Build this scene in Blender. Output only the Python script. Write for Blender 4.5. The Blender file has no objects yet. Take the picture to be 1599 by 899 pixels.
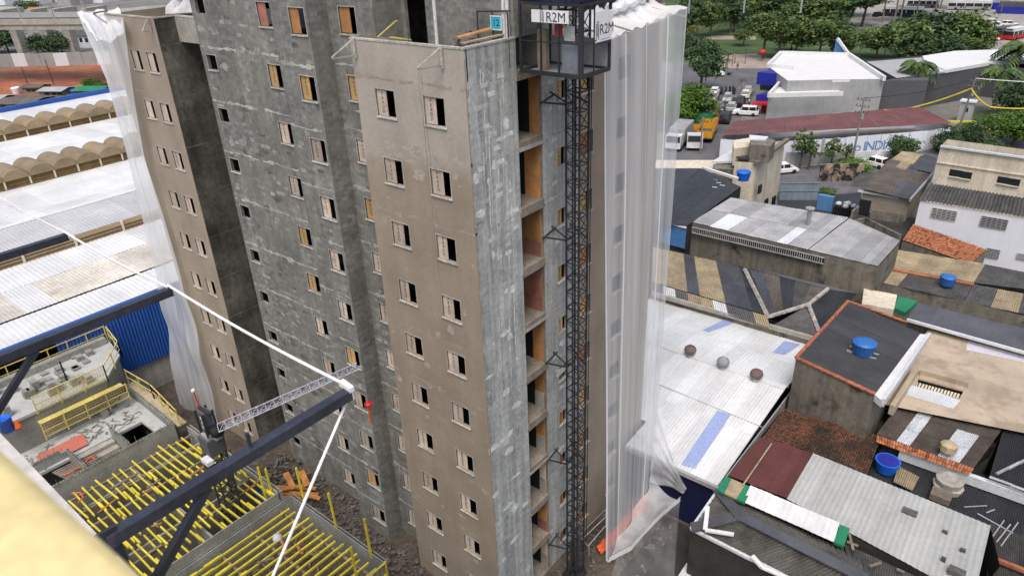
import bpy, math, random
from mathutils import Vector, Matrix
random.seed(7)
R = math.radians
S = bpy.context.scene
COL = S.collection

# ------------------------------------------------------------------ camera
CP = Vector((17.535, -18.740, 33.081))
YAW, PITCH, ROLL, F = 2.2707, -0.4749, -0.0420, 1111.76
_d = Vector((math.cos(PITCH)*math.cos(YAW), math.cos(PITCH)*math.sin(YAW), math.sin(PITCH)))
_r = _d.cross(Vector((0, 0, 1))).normalized(); _u = _r.cross(_d)
_c, _s = math.cos(ROLL), math.sin(ROLL)
CR, CU, CD = _c*_r+_s*_u, -_s*_r+_c*_u, _d
cam = bpy.data.cameras.new('camera'); co = bpy.data.objects.new('camera', cam); COL.objects.link(co)
m = Matrix((CR, CU, -CD)).transposed().to_4x4(); m.translation = CP
co.matrix_world = m
cam.sensor_width = 36; cam.lens = 36*F/1599.0
cam.clip_start = 0.05; cam.clip_end = 8000
cam.dof.use_dof = True; cam.dof.focus_distance = 34; cam.dof.aperture_fstop = 5.0
S.camera = co
# ------------------------------------------------------------------ light
w = bpy.data.worlds.new('World'); S.world = w; w.use_nodes = True
nt = w.node_tree; bg = nt.nodes['Background']
sk = nt.nodes.new('ShaderNodeTexSky'); sk.sky_type = 'NISHITA'; sk.sun_disc = False
sk.sun_elevation = R(62); sk.sun_rotation = R(150); sk.dust_density = 6; sk.air_density = 1.2; sk.ozone_density = 1.0
nt.links.new(sk.outputs[0], bg.inputs[0]); bg.inputs[1].default_value = 0.14
sl = bpy.data.lights.new('sun', 'SUN'); sl.energy = 1.1; sl.angle = R(25); sl.color = (1, .97, .93)
so = bpy.data.objects.new('sun', sl); COL.objects.link(so)
sd = Vector((math.sin(R(150))*math.cos(R(62)), math.cos(R(150))*math.cos(R(62)), math.sin(R(62))))
so.rotation_euler = sd.to_track_quat('Z', 'Y').to_euler(); so.location = (0, 0, 80)
S.view_settings.view_transform = 'Standard'; S.view_settings.look = 'None'
S.view_settings.exposure = 0.32; S.view_settings.gamma = 1
S.render.engine = 'CYCLES'
S.cycles.use_denoising = True; S.cycles.transparent_max_bounces = 16; S.cycles.max_bounces = 6
S.cycles.caustics_reflective = False; S.cycles.caustics_refractive = False

# ------------------------------------------------------------------ sight lines measured in the photograph -> places in the world
def ray(x, y): return CD*F + CR*(x-799.5) - CU*(y-449.5)
def at(x, y, z=0.0):
    d = ray(x, y); return CP + d*((z-CP.z)/d.z)
def aty(x, y, Y):
    d = ray(x, y); return CP + d*((Y-CP.y)/d.y)
def atx(x, y, X):
    d = ray(x, y); return CP + d*((X-CP.x)/d.x)
def depth(p): return (p-CP).dot(CD)
def prj(p):
    v = Vector(p)-CP; z = v.dot(CD)
    return 799.5+F*v.dot(CR)/z, 449.5-F*v.dot(CU)/z
def hgt(base, ytop):                       # height over base whose top shows at ytop
    lo, hi = 0.0, 60.0
    for _ in range(40):
        mid = (lo+hi)/2
        if prj(base+Vector((0, 0, mid)))[1] > ytop: lo = mid
        else: hi = mid
    return lo
V = Vector
rnd = random.random
def ru(a, b): return random.uniform(a, b)

# ------------------------------------------------------------------ materials
MATS = {}
def _n(t, k, **kw):
    n = t.nodes.new(k)
    for a, b in kw.items(): setattr(n, a, b)
    return n
def surf(name, col, var=.25, sc=.6, fine=.15, fsc=8, rough=.85, bump=.3, bdist=.02, streak=0, ssc=2.5, spots=None, spot_sc=1.2, spot_lo=.55, spot_hi=.7, metal=0, objcol=False, spec=.4, brick=None, zband=None):
    m = bpy.data.materials.new(name); m.use_nodes = True; t = m.node_tree; L = t.links.new
    p = t.nodes['Principled BSDF']; p.inputs['Roughness'].default_value = rough; p.inputs['Metallic'].default_value = metal
    p.inputs['Specular IOR Level'].default_value = spec
    g = _n(t, 'ShaderNodeNewGeometry'); pos = g.outputs['Position']
    if objcol:
        oi = _n(t, 'ShaderNodeObjectInfo'); base = oi.outputs['Color']
    else:
        rg = _n(t, 'ShaderNodeRGB'); rg.outputs[0].default_value = (*col, 1); base = rg.outputs[0]
    def mul(c, fac_socket, lo, hi):
        mr = _n(t, 'ShaderNodeMapRange'); L(fac_socket, mr.inputs[0])
        mr.inputs[1].default_value = .3; mr.inputs[2].default_value = .7; mr.inputs[3].default_value = lo; mr.inputs[4].default_value = hi
        mx = _n(t, 'ShaderNodeVectorMath', operation='SCALE'); L(c, mx.inputs[0]); L(mr.outputs[0], mx.inputs['Scale']); return mx.outputs[0]
    if brick:
        bw, bh, c1, c2, cm, mort, amt = brick
        sx = _n(t, 'ShaderNodeSeparateXYZ'); L(pos, sx.inputs[0])
        ad = _n(t, 'ShaderNodeMath', operation='ADD'); L(sx.outputs[0], ad.inputs[0]); L(sx.outputs[1], ad.inputs[1])
        cb = _n(t, 'ShaderNodeCombineXYZ'); L(ad.outputs[0], cb.inputs[0]); L(sx.outputs[2], cb.inputs[1])
        bt = _n(t, 'ShaderNodeTexBrick'); L(cb.outputs[0], bt.inputs[0])
        bt.inputs['Color1'].default_value = (*c1, 1); bt.inputs['Color2'].default_value = (*c2, 1); bt.inputs['Mortar'].default_value = (*cm, 1)
        bt.inputs['Scale'].default_value = 1; bt.inputs['Brick Width'].default_value = bw; bt.inputs['Row Height'].default_value = bh
        bt.inputs['Mortar Size'].default_value = mort; bt.inputs['Bias'].default_value = -.25
        nz = _n(t, 'ShaderNodeTexNoise'); nz.inputs['Scale'].default_value = .55; nz.inputs['Detail'].default_value = 5; L(pos, nz.inputs[0])
        mr = _n(t, 'ShaderNodeMapRange'); L(nz.outputs[0], mr.inputs[0]); mr.inputs[1].default_value = .36; mr.inputs[2].default_value = .58; mr.inputs[4].default_value = amt
        mx = _n(t, 'ShaderNodeMix', data_type='RGBA'); L(mr.outputs[0], mx.inputs[0]); L(base, mx.inputs[6]); L(bt.outputs[0], mx.inputs[7]); base = mx.outputs[2]
    if zband:
        zl, zh, zc = zband; sx2 = _n(t, 'ShaderNodeSeparateXYZ'); L(pos, sx2.inputs[0])
        nz = _n(t, 'ShaderNodeTexNoise'); nz.inputs['Scale'].default_value = .7; nz.inputs['Detail'].default_value = 6; L(pos, nz.inputs[0])
        ma = _n(t, 'ShaderNodeMath', operation='MULTIPLY_ADD'); L(nz.outputs[0], ma.inputs[0]); ma.inputs[1].default_value = 2.0; L(sx2.outputs[2], ma.inputs[2])
        mr = _n(t, 'ShaderNodeMapRange'); L(ma.outputs[0], mr.inputs[0]); mr.inputs[1].default_value = zl+1; mr.inputs[2].default_value = zh+1
        mx = _n(t, 'ShaderNodeMix', data_type='RGBA'); L(mr.outputs[0], mx.inputs[0]); L(base, mx.inputs[6]); mx.inputs[7].default_value = (*zc, 1); base = mx.outputs[2]
    n1 = _n(t, 'ShaderNodeTexNoise'); n1.inputs['Scale'].default_value = sc; n1.inputs['Detail'].default_value = 6; n1.inputs['Roughness'].default_value = .6; L(pos, n1.inputs[0])
    c = mul(base, n1.outputs[0], 1-var, 1+var)
    ov = next((v for k_, v in (('plywood', .22), ('leaf', .16), ('timber', .2), ('weathered_sheet', .18), ('sheet', .09), ('tile', .15), ('block', .2), ('yellow_paint', .14), ('brown', .1)) if k_ in name), 0)
    if ov and not objcol:
        ob_ = _n(t, 'ShaderNodeObjectInfo'); mr = _n(t, 'ShaderNodeMapRange'); L(ob_.outputs['Random'], mr.inputs[0]); mr.inputs[3].default_value = 1-ov; mr.inputs[4].default_value = 1+ov
        mx = _n(t, 'ShaderNodeVectorMath', operation='SCALE'); L(c, mx.inputs[0]); L(mr.outputs[0], mx.inputs['Scale']); c = mx.outputs[0]
    n2 = _n(t, 'ShaderNodeTexNoise'); n2.inputs['Scale'].default_value = fsc; n2.inputs['Detail'].default_value = 4; L(pos, n2.inputs[0])
    c = mul(c, n2.outputs[0], 1-fine, 1+fine)
    if streak:
        mp = _n(t, 'ShaderNodeMapping'); mp.inputs['Scale'].default_value = (ssc, ssc, .12); L(pos, mp.inputs[0])
        n3 = _n(t, 'ShaderNodeTexNoise'); n3.inputs['Scale'].default_value = 1; n3.inputs['Detail'].default_value = 5; L(mp.outputs[0], n3.inputs[0])
        c = mul(c, n3.outputs[0], 1-streak, 1+streak*.6)
    if spots:
        n4 = _n(t, 'ShaderNodeTexNoise'); n4.inputs['Scale'].default_value = spot_sc; n4.inputs['Detail'].default_value = 8; n4.inputs['Roughness'].default_value = .7; L(pos, n4.inputs[0])
        mr = _n(t, 'ShaderNodeMapRange'); L(n4.outputs[0], mr.inputs[0]); mr.inputs[1].default_value = spot_lo; mr.inputs[2].default_value = spot_hi
        mx = _n(t, 'ShaderNodeMix', data_type='RGBA'); L(mr.outputs[0], mx.inputs[0]); L(c, mx.inputs[6]); mx.inputs[7].default_value = (*spots, 1); c = mx.outputs[2]
    L(c, p.inputs['Base Color'])
    if bump:
        b = _n(t, 'ShaderNodeBump'); b.inputs['Strength'].default_value = bump; b.inputs['Distance'].default_value = bdist
        L(n2.outputs[0], b.inputs['Height']); L(b.outputs[0], p.inputs['Normal'])
    MATS[name] = m; return m
def flat(name, col, rough=.6, metal=0, emit=0):
    m = surf(name, col, var=.08, fine=.06, rough=rough, bump=0, metal=metal)
    if emit:
        p = m.node_tree.nodes['Principled BSDF']; p.inputs['Emission Color'].default_value = (*col, 1); p.inputs['Emission Strength'].default_value = emit
    return m
G_parge = surf('grey_parge', (.212, .212, .195), var=.26, sc=.38, fine=.18, fsc=5, streak=.22, ssc=1.6, spots=(.34, .345, .33), spot_sc=1.9, spot_lo=.62, spot_hi=.78, bump=.5,
               brick=(.39, .19, (.172, .174, .165), (.325, .325, .31), (.215, .22, .21), .013, .85))
G_beigeF = surf('beige_render_front', (.325, .272, .212), var=.15, sc=.4, fine=.07, fsc=6, streak=.08, ssc=1.2, spots=(.43, .39, .345), spot_sc=.8, spot_lo=.62, spot_hi=.74, bump=.25, zband=(24.3, 25.0, (.405, .368, .325)))
G_dark = surf('shaded_parge', (.105, .102, .088), var=.65, sc=.5, fine=.28, fsc=5, streak=.3, spots=(.24, .24, .22), spot_sc=1.3, spot_lo=.66, spot_hi=.75, bump=.5)  # parge with the shade of the left slot put into its colour
G_beige = surf('beige_render', (.330, .280, .222), var=.16, sc=.35, fine=.07, fsc=6, streak=.07, ssc=1.2, spots=(.42, .385, .34), spot_sc=.9, spot_lo=.64, spot_hi=.76, bump=.25)
G_light = surf('washed_parge', (.43, .445, .44), var=.24, sc=.5, fine=.16, fsc=5, streak=.34, ssc=3.2, spots=(.22, .23, .225), spot_sc=1.2, spot_lo=.56, spot_hi=.72, bump=.5,
                brick=(.39, .19, (.35, .365, .36), (.50, .515, .51), (.40, .41, .40), .01, .6))
G_core = surf('blue_grey_wall', (.22, .25, .29), var=.15)
M_mortar = surf('mortar', (.42, .415, .39), var=.3, fine=.3, fsc=9, bump=.6)
M_block = surf('light_block', (.27, .275, .265), var=.4, sc=1.4, fine=.3)
M_conc = surf('concrete', (.36, .345, .31), var=.22, sc=.8, streak=.12, spots=(.22, .21, .19), spot_lo=.6, spot_hi=.75)
M_slab = surf('site_slab', (.40, .415, .41), var=.18, sc=.5, fine=.12, spots=(.27, .275, .27), spot_sc=.9, spot_lo=.55, spot_hi=.68)
M_sitewall = surf('site_block_wall', (.25, .255, .235), var=.25, fine=.2)
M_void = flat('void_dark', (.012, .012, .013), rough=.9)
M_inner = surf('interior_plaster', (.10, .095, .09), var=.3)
M_plyO = surf('plywood_orange', (.42, .205, .075), var=.25, sc=1.1, fine=.12, fsc=14, streak=.15)
M_plyY = surf('plywood_ochre', (.55, .36, .16), var=.2, sc=.9, fine=.12, streak=.15)
M_plyP = surf('plywood_pale', (.56, .475, .40), var=.25, sc=.9, fine=.12, streak=.22, spots=(.25, .17, .13), spot_sc=1.1, spot_lo=.62, spot_hi=.75)
M_plyR = surf('plywood_red_brown', (.30, .13, .10), var=.3, sc=1.1, fine=.12)
M_ink = flat('stencil_ink', (.06, .045, .04), rough=.8)
M_black = surf('black_steel', (.030, .032, .040), var=.3, rough=.5, spots=(.10, .07, .05), spot_sc=2.5, spot_lo=.66, spot_hi=.74, bump=.1)
M_davit = surf('navy_steel', (.036, .038, .054), var=.35, sc=3, fine=.25, fsc=30, rough=.36, bump=.25, bdist=.003, spots=(.13, .085, .06), spot_sc=6, spot_lo=.66, spot_hi=.74)
M_white = surf('white_paint', (.66, .665, .67), var=.06, rough=.6)
M_sign = flat('sign_white', (.80, .80, .81), rough=.45)
M_navyink = flat('sign_navy', (.03, .035, .10), rough=.5)
M_cyan = flat('sign_cyan', (.04, .42, .58), rough=.5)
M_rope = surf('white_rope', (.80, .80, .80), fsc=60, fine=.1)
M_yel = surf('yellow_paint', (.62, .52, .045), var=.2, sc=1.2, fine=.12, rough=.6, spots=(.55, .28, .04), spot_sc=1.6, spot_lo=.60, spot_hi=.72)
M_yelP = surf('pale_yellow_rail', (.60, .50, .16), var=.2, rough=.6, spots=(.40, .28, .10), spot_sc=3)
M_rail = surf('foreground_yellow', (.70, .585, .29), var=.14, sc=16, fine=.08, fsc=70, rough=.65, spots=(.24, .12, .03), spot_sc=12, spot_lo=.56, spot_hi=.64, bump=.1, bdist=.003)
M_wood = surf('orange_timber', (.40, .18, .055), var=.3, sc=1.5, fine=.2, streak=.1)
M_woodG = surf('grey_timber', (.20, .165, .14), var=.3, sc=1.5, fine=.2)
M_soil = surf('site_soil', (.085, .070, .055), var=.45, sc=.5, fine=.3, fsc=3, bump=1, bdist=.15, spots=(.20, .185, .17), spot_sc=.8, spot_lo=.58, spot_hi=.7)
M_rubble = surf('rubble', (.115, .105, .10), var=.6, sc=2.5, fine=.3)
M_ground = surf('town_ground', (.17, .165, .155), var=.3, sc=.08, fine=.15, fsc=.7, bump=0)
M_asph = surf('asphalt', (.115, .115, .125), var=.25, sc=.15, fine=.15, fsc=2, bump=.2, spots=(.19, .18, .18), spot_sc=.12, spot_lo=.55, spot_hi=.7)
M_pave = surf('pavement', (.30, .28, .26), var=.2, sc=.4)
M_lawn = surf('lawn', (.055, .092, .028), var=.35, sc=.12, fine=.3, fsc=1.2, bump=0, spots=(.20, .17, .10), spot_sc=.06, spot_lo=.58, spot_hi=.7)
M_path = surf('park_path', (.32, .26, .22), var=.2, sc=.2)
M_red = surf('red_earth', (.30, .105, .055), var=.35, sc=.10, fine=.25, fsc=.5, spots=(.38, .20, .11), spot_sc=.09, spot_lo=.5, spot_hi=.64, bump=.3, bdist=.3)
M_cwhite = surf('white_sheet', (.65, .665, .675), var=.13, sc=.25, fine=.05, fsc=4, streak=0, rough=.45, spots=(.55, .54, .51), spot_sc=.35, spot_lo=.60, spot_hi=.76)
M_cdirty = surf('stained_white_sheet', (.55, .525, .475), var=.2, sc=.35, fine=.12, fsc=3, spots=(.42, .37, .31), spot_sc=.5, spot_lo=.55, spot_hi=.72)
M_cgrey = surf('grey_sheet', (.37, .38, .37), var=.10, sc=.4, fine=.07, fsc=4, rough=.55, spots=(.38, .39, .385), spot_sc=.6, spot_lo=.55, spot_hi=.7)
M_cgreyL = surf('weathered_sheet', (.33, .335, .345), var=.2, sc=.6, fine=.12, rough=.6)
M_cdark = surf('dark_sheet', (.085, .084, .082), var=.35, sc=.7, fine=.25, fsc=4, rough=.6, spots=(.14, .135, .115), spot_sc=.8, spot_lo=.58, spot_hi=.74)
M_cslate = surf('slate_sheet', (.085, .088, .10), var=.25, sc=.5, fine=.15, rough=.5)
M_cblack = surf('black_sheet', (.042, .045, .052), var=.25, sc=.6, fine=.15, rough=.5)
M_ctan = surf('tan_sheet', (.34, .28, .185), var=.28, sc=.6, fine=.15, fsc=4, spots=(.17, .14, .10), spot_sc=.9, spot_lo=.58, spot_hi=.72)
M_cbrown = surf('brown_sheet', (.115, .098, .085), var=.35, sc=.7, fine=.2, spots=(.24, .22, .19), spot_sc=1.2, spot_lo=.62, spot_hi=.74)
M_cmar = surf('maroon_sheet', (.155, .062, .060), var=.2, sc=.4, fine=.12, rough=.55)
M_clear = surf('translucent_sheet', (.60, .63, .66), var=.1, rough=.4)
M_blueS = surf('skylight_blue', (.30, .37, .62), var=.08, rough=.4)
M_tile = surf('clay_tile', (.36, .135, .062), var=.3, sc=.8, fine=.2, spots=(.20, .08, .045), spot_sc=1.2, spot_lo=.55, spot_hi=.68)
M_moss = surf('mossy_tile', (.12, .054, .036), var=.4, sc=.6, fine=.3, spots=(.035, .034, .022), spot_sc=.45, spot_lo=.46, spot_hi=.60)
M_terra = surf('ridge_tile', (.36, .13, .075), var=.3, sc=2)
M_blue = surf('blue_cladding', (.020, .085, .33), var=.15, sc=.3, fine=.08, rough=.5)
M_royal = surf('royal_blue', (.02, .025, .28), var=.1, rough=.5)
M_navy = surf('navy_wall', (.008, .013, .06), var=.2, sc=.4, rough=.6)
M_steelblue = surf('blue_gate', (.10, .24, .50), var=.2, rough=.5)
M_greyblue = surf('grey_blue_gate', (.21, .27, .34), var=.15, rough=.5)
M_tank = surf('tank_blue', (.03, .14, .42), var=.12, rough=.4)
M_tub = surf('tub_blue', (.015, .13, .62), var=.1, rough=.35)
M_cream = surf('cream_wall', (.62, .56, .45), var=.12, sc=.5, streak=.16, spots=(.30, .26, .19), spot_sc=.6, spot_lo=.6, spot_hi=.78)
M_wwall = surf('white_wall', (.70, .73, .80), var=.04, sc=.3, fine=.02, streak=.04, bump=0)
M_gwall = surf('grey_wall', (.34, .35, .36), var=.12, sc=.4, streak=.08)
M_dwall = surf('damp_wall', (.20, .185, .155), var=.4, sc=.5, streak=.32, spots=(.04, .038, .033), spot_sc=.5, spot_lo=.5, spot_hi=.66)
M_blackwall = surf('black_wall', (.034, .033, .031), var=.5, sc=.5)  # near-black colour for walls and floors under the dark roofs
M_charc = surf('charcoal_wall', (.085, .088, .10), var=.1)
M_patio = surf('patio_screed', (.44, .365, .28), var=.16, sc=.35, fine=.08, spots=(.31, .25, .185), spot_sc=.30, spot_lo=.5, spot_hi=.6)
M_lav = surf('lavender_screed', (.50, .50, .56), var=.12)
M_brown = surf('brown_brick', (.26, .12, .07), var=.3, sc=1)
M_sky = surf('skylight_brown', (.26, .195, .115), var=.2, sc=.5, fine=.15, rough=.4)
M_sky2 = surf('skylight_louvre', (.19, .125, .05), var=.25, sc=.8)
M_glass = flat('dark_glass', (.02, .022, .027), rough=.15)
M_rub = flat('rubber', (.015, .015, .016), rough=.8)
M_paint = surf('car_paint', (1, 1, 1), var=.03, fine=.02, rough=.3, bump=0, objcol=True)
M_redp = flat('red_paint', (.50, .02, .02), rough=.4)
M_green = surf('green_plastic', (.02, .20, .10), var=.2)
M_amber = flat('amber_paint', (.60, .30, .02), rough=.5)
M_orange = surf('orange_mesh', (.75, .13, .04), var=.25, sc=2, fine=.2)
M_salmon = surf('red_form_plate', (.48, .15, .11), var=.12)
M_bark = surf('bark', (.095, .075, .055), var=.3, sc=3)
M_palmbark = surf('palm_bark', (.24, .22, .18), var=.2, sc=3)
M_pole = surf('utility_pole', (.22, .20, .18), var=.2, sc=3)
M_skin = flat('skin', (.30, .18, .12))
M_lamp = flat('beacon_white', (.85, .72, .62), rough=.4)
LEAF = {}
def leafmat(name, a):
    m = surf(name, a, var=.3, sc=.8, fine=.3, fsc=3, rough=.6, bump=0, spec=.25)
    p = m.node_tree.nodes['Principled BSDF']; p.inputs['Subsurface Weight'].default_value = 0
    LEAF[name] = m; return m
lf_d = [leafmat('leaf_dark', (.034, .066, .028)), leafmat('leaf_deep', (.052, .094, .037)), leafmat('leaf_mid', (.080, .128, .048))]
lf_g = [leafmat('leaf_green', (.060, .105, .030)), leafmat('leaf_fresh', (.098, .150, .042)), leafmat('leaf_light', (.14, .19, .058))]
lf_b = [leafmat('leaf_bright', (.055, .125, .018)), leafmat('leaf_lime', (.085, .165, .022)), leafmat('leaf_pale_lime', (.115, .19, .03))]  # green tones mixed at random over the leaf clumps
lf_y = [leafmat('leaf_olive', (.085, .115, .028)), leafmat('leaf_yellowish', (.13, .15, .035)), leafmat('leaf_straw', (.16, .16, .05))]
def netmat(name, lo, hi, col=(.80, .82, .86)):
    m = bpy.data.materials.new(name); m.use_nodes = True; t = m.node_tree; L = t.links.new
    t.nodes.remove(t.nodes['Principled BSDF']); out = t.nodes['Material Output']
    tr = _n(t, 'ShaderNodeBsdfTransparent'); df = _n(t, 'ShaderNodeBsdfDiffuse'); tl = _n(t, 'ShaderNodeBsdfTranslucent')
    df.inputs[0].default_value = (*col, 1); tl.inputs[0].default_value = (*col, 1)
    a = _n(t, 'ShaderNodeMixShader'); a.inputs[0].default_value = .22; L(df.outputs[0], a.inputs[1]); L(tl.outputs[0], a.inputs[2])
    g = _n(t, 'ShaderNodeNewGeometry'); mp = _n(t, 'ShaderNodeMapping'); mp.inputs['Scale'].default_value = (.9, .9, .04); L(g.outputs['Position'], mp.inputs[0])
    nz = _n(t, 'ShaderNodeTexNoise'); nz.inputs['Scale'].default_value = 1.3; nz.inputs['Detail'].default_value = 5; L(mp.outputs[0], nz.inputs[0])
    mr = _n(t, 'ShaderNodeMapRange'); L(nz.outputs[0], mr.inputs[0]); mr.inputs[1].default_value = .3; mr.inputs[2].default_value = .72; mr.inputs[3].default_value = lo; mr.inputs[4].default_value = hi
    x = _n(t, 'ShaderNodeMixShader'); L(mr.outputs[0], x.inputs[0]); L(tr.outputs[0], x.inputs[1]); L(a.outputs[0], x.inputs[2]); L(x.outputs[0], out.inputs[0])
    MATS[name] = m; return m
M_net = netmat('veil_net', .30, .56, (.92, .95, 1.0))
M_net2 = netmat('veil_net_double', .70, .94, (.90, .92, .96))
M_net3 = netmat('veil_net_loose', .04, .17)
M_mesh = netmat('cage_mesh', .10, .18, (.05, .05, .06))

# ------------------------------------------------------------------ mesh helpers
ORG = {}
def tagset(o, label=None, cat=None, group=None, kind=None):
    if label: o['label'] = label
    if cat: o['category'] = cat
    if group: o['group'] = group
    if kind: o['kind'] = kind
    return o
def thing(name, label, cat, loc=(0, 0, 0), group=None):
    o = bpy.data.objects.new(name, None); COL.objects.link(o); o.location = loc; o.empty_display_size = .3
    ORG[o.name] = V(loc); return tagset(o, label, cat, group)
class MB:
    def __init__(s): s.v = []; s.f = []; s.mi = []; s.k = 0
    def face(s, *p):
        i = len(s.v); s.v += [V(q) for q in p]; s.f.append(tuple(range(i, i+len(p)))); s.mi.append(s.k); return s
    def grid(s, rows):
        i = len(s.v); nc = len(rows[0])
        for r_ in rows: s.v += [V(q) for q in r_]
        for a in range(len(rows)-1):
            for b in range(nc-1):
                s.f.append((i+a*nc+b, i+a*nc+b+1, i+(a+1)*nc+b+1, i+(a+1)*nc+b)); s.mi.append(s.k)
        return s
    def hexa(s, p):                                   # 4 bottom, 4 top
        i = len(s.v); s.v += [V(q) for q in p]
        for f in ((3, 2, 1, 0), (4, 5, 6, 7), (0, 1, 5, 4), (1, 2, 6, 5), (2, 3, 7, 6), (3, 0, 4, 7)):
            s.f.append(tuple(i+k for k in f)); s.mi.append(s.k)
        return s
    def box(s, x0, x1, y0, y1, z0, z1):
        return s.hexa([(x0, y0, z0), (x1, y0, z0), (x1, y1, z0), (x0, y1, z0), (x0, y0, z1), (x1, y0, z1), (x1, y1, z1), (x0, y1, z1)])
    def bar(s, p, q, wd, h=None, up=V((0, 0, 1))):
        p, q = V(p), V(q); h = h or wd; d = (q-p).normalized(); a = d.cross(up)
        if a.length < 1e-4: a = d.cross(V((1, 0, 0)))
        a.normalize(); b = a.cross(d); a = a*wd/2; b = b*h/2
        return s.hexa([p-a-b, p+a-b, q+a-b, q-a-b, p-a+b, p+a+b, q+a+b, q-a+b])
    def tube(s, p, q, r, n=8, r2=None, caps=True):
        p, q = V(p), V(q); r2 = r if r2 is None else r2; d = (q-p).normalized(); a = d.orthogonal().normalized(); b = d.cross(a); i = len(s.v)
        for k in range(n):
            t = 2*math.pi*k/n; e = a*math.cos(t)+b*math.sin(t); s.v += [p+e*r, q+e*r2]
        for k in range(n):
            j = (k+1) % n; s.f.append((i+2*k, i+2*j, i+2*j+1, i+2*k+1)); s.mi.append(s.k)
        if caps:
            s.f.append(tuple(i+2*k for k in reversed(range(n)))); s.f.append(tuple(i+2*k+1 for k in range(n))); s.mi += [s.k]*2
        return s
    def lathe(s, c, prof, n=12):                      # prof (r, z)
        i = len(s.v); c = V(c)
        for r_, z in prof:
            for k in range(n):
                t = 2*math.pi*k/n; s.v.append(c+V((r_*math.cos(t), r_*math.sin(t), z)))
        for a in range(len(prof)-1):
            for k in range(n):
                j = (k+1) % n; s.f.append((i+a*n+k, i+a*n+j, i+(a+1)*n+j, i+(a+1)*n+k)); s.mi.append(s.k)
        s.f.append(tuple(i+k for k in reversed(range(n)))); s.f.append(tuple(i+(len(prof)-1)*n+k for k in range(n))); s.mi += [s.k]*2
        return s
    def prism(s, pts, z0, z1=None):                   # outline (ccw or cw) extruded from own z (or z1) down to z0
        top = [V((p[0], p[1], p[2] if z1 is None else z1)) for p in pts]; bot = [V((p[0], p[1], z0)) for p in pts]; n = len(pts)
        s.face(*top); s.face(*reversed(bot))
        for k in range(n):
            j = (k+1) % n; s.face(bot[k], bot[j], top[j], top[k])
        return s
    def build(s, name, mat, parent=None, label=None, cat=None, group=None, kind=None, smooth=False, loc=None, fix=True):
        me = bpy.data.meshes.new(name)
        if parent is not None: org = ORG[parent.name]
        elif loc is not None: org = V(loc)
        else: org = V((0, 0, 0))
        me.from_pydata([tuple(q-org) for q in s.v], [], s.f)
        for mm in (mat if isinstance(mat, (list, tuple)) else [mat]): me.materials.append(mm)
        if isinstance(mat, (list, tuple)): me.polygons.foreach_set('material_index', s.mi)
        if smooth: me.polygons.foreach_set('use_smooth', [True]*len(me.polygons))
        me.update()
        o = bpy.data.objects.new(name, me); COL.objects.link(o)
        if parent is not None: o.parent = parent
        else: o.location = org
        ORG[o.name] = org
        return tagset(o, label, cat, group, kind)
def inst(name, mesh, parent=None, loc=(0, 0, 0), rz=0):
    o = bpy.data.objects.new(name, mesh); COL.objects.link(o); o.location = loc; o.rotation_euler = (0, 0, rz)
    if parent is not None: o.parent = parent
    ORG[o.name] = ORG.get(parent.name, V((0, 0, 0))) if parent is not None else V(loc)
    return o
def copy_tree(o, loc=None, rz=None, sc=None, label=None, group=None, parent=None):
    c = o.copy(); COL.objects.link(c)
    if parent is not None: c.parent = parent
    if loc is not None: c.location = loc
    if rz is not None: c.rotation_euler = (0, 0, rz)
    if sc is not None: c.scale = sc if hasattr(sc, '__len__') else (sc, sc, sc)
    if label: c['label'] = label
    if group: c['group'] = group
    for ch in o.children: copy_tree(ch, parent=c)
    return c
def place(o, loc, rz=0, sc=1, label=None, group=None):
    o.location = loc; o.rotation_euler = (0, 0, rz); o.scale = sc if hasattr(sc, '__len__') else (sc, sc, sc)
    if label: o['label'] = label
    if group: o['group'] = group
    return o
def text_mesh(body, size, ext=.003, spacing=1.0, mat=None, line=1.0):
    cu = bpy.data.curves.new('lettering', 'FONT'); cu.body = body; cu.size = size; cu.align_x = 'CENTER'; cu.align_y = 'CENTER'; cu.extrude = ext
    cu.space_character = spacing; cu.space_line = line; cu.resolution_u = 2; cu.offset = 0
    o = bpy.data.objects.new('lettering', cu); COL.objects.link(o)
    me = bpy.data.meshes.new_from_object(o.evaluated_get(bpy.context.evaluated_depsgraph_get()))
    bpy.data.objects.remove(o); me.name = 'lettering'; me.transform(Matrix.Rotation(R(90), 4, 'X'))
    me.materials.clear(); me.materials.append(mat or M_ink); return me
def lerp(a, b, t): return a+(b-a)*t
def bil(a, b, c, d, u, v): return lerp(lerp(a, b, u), lerp(d, c, u), v)
def roof(parent, a, b, c, d, n, waves=5, amp=.03, mats=M_cgrey, rows=1, name='roof_sheet', jit=.012, lap=.012):
    """corrugated sheets between edge a-b and edge d-c, ribs running from a-b to d-c; every sheet is a part"""
    a, b, c, d = V(a), V(b), V(c), V(d)
    nrm = (b-a).cross(d-a).normalized()
    if nrm.z < 0: nrm = -nrm
    for r_ in range(rows):
        for i in range(n):
            k = waves*4; rowsv = []; off = ru(0, jit)+lap*((i % 2)+(rows-1-r_)*1.3); tilt = ru(-jit, jit)
            for vv, o2 in ((r_/rows, off+tilt), (min(1, (r_+1)/rows+(.04/rows if rows > 1 else 0)), off-tilt+ (lap if rows > 1 else 0))):
                rowsv.append([bil(a, b, c, d, (i+j/k)/n, vv)+nrm*(amp*math.cos(2*math.pi*j/4)+o2) for j in range(k+1)])
            mb = MB(); mb.grid(rowsv)
            mb.build(name, mats(i, r_) if callable(mats) else mats, parent, smooth=False)
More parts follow.
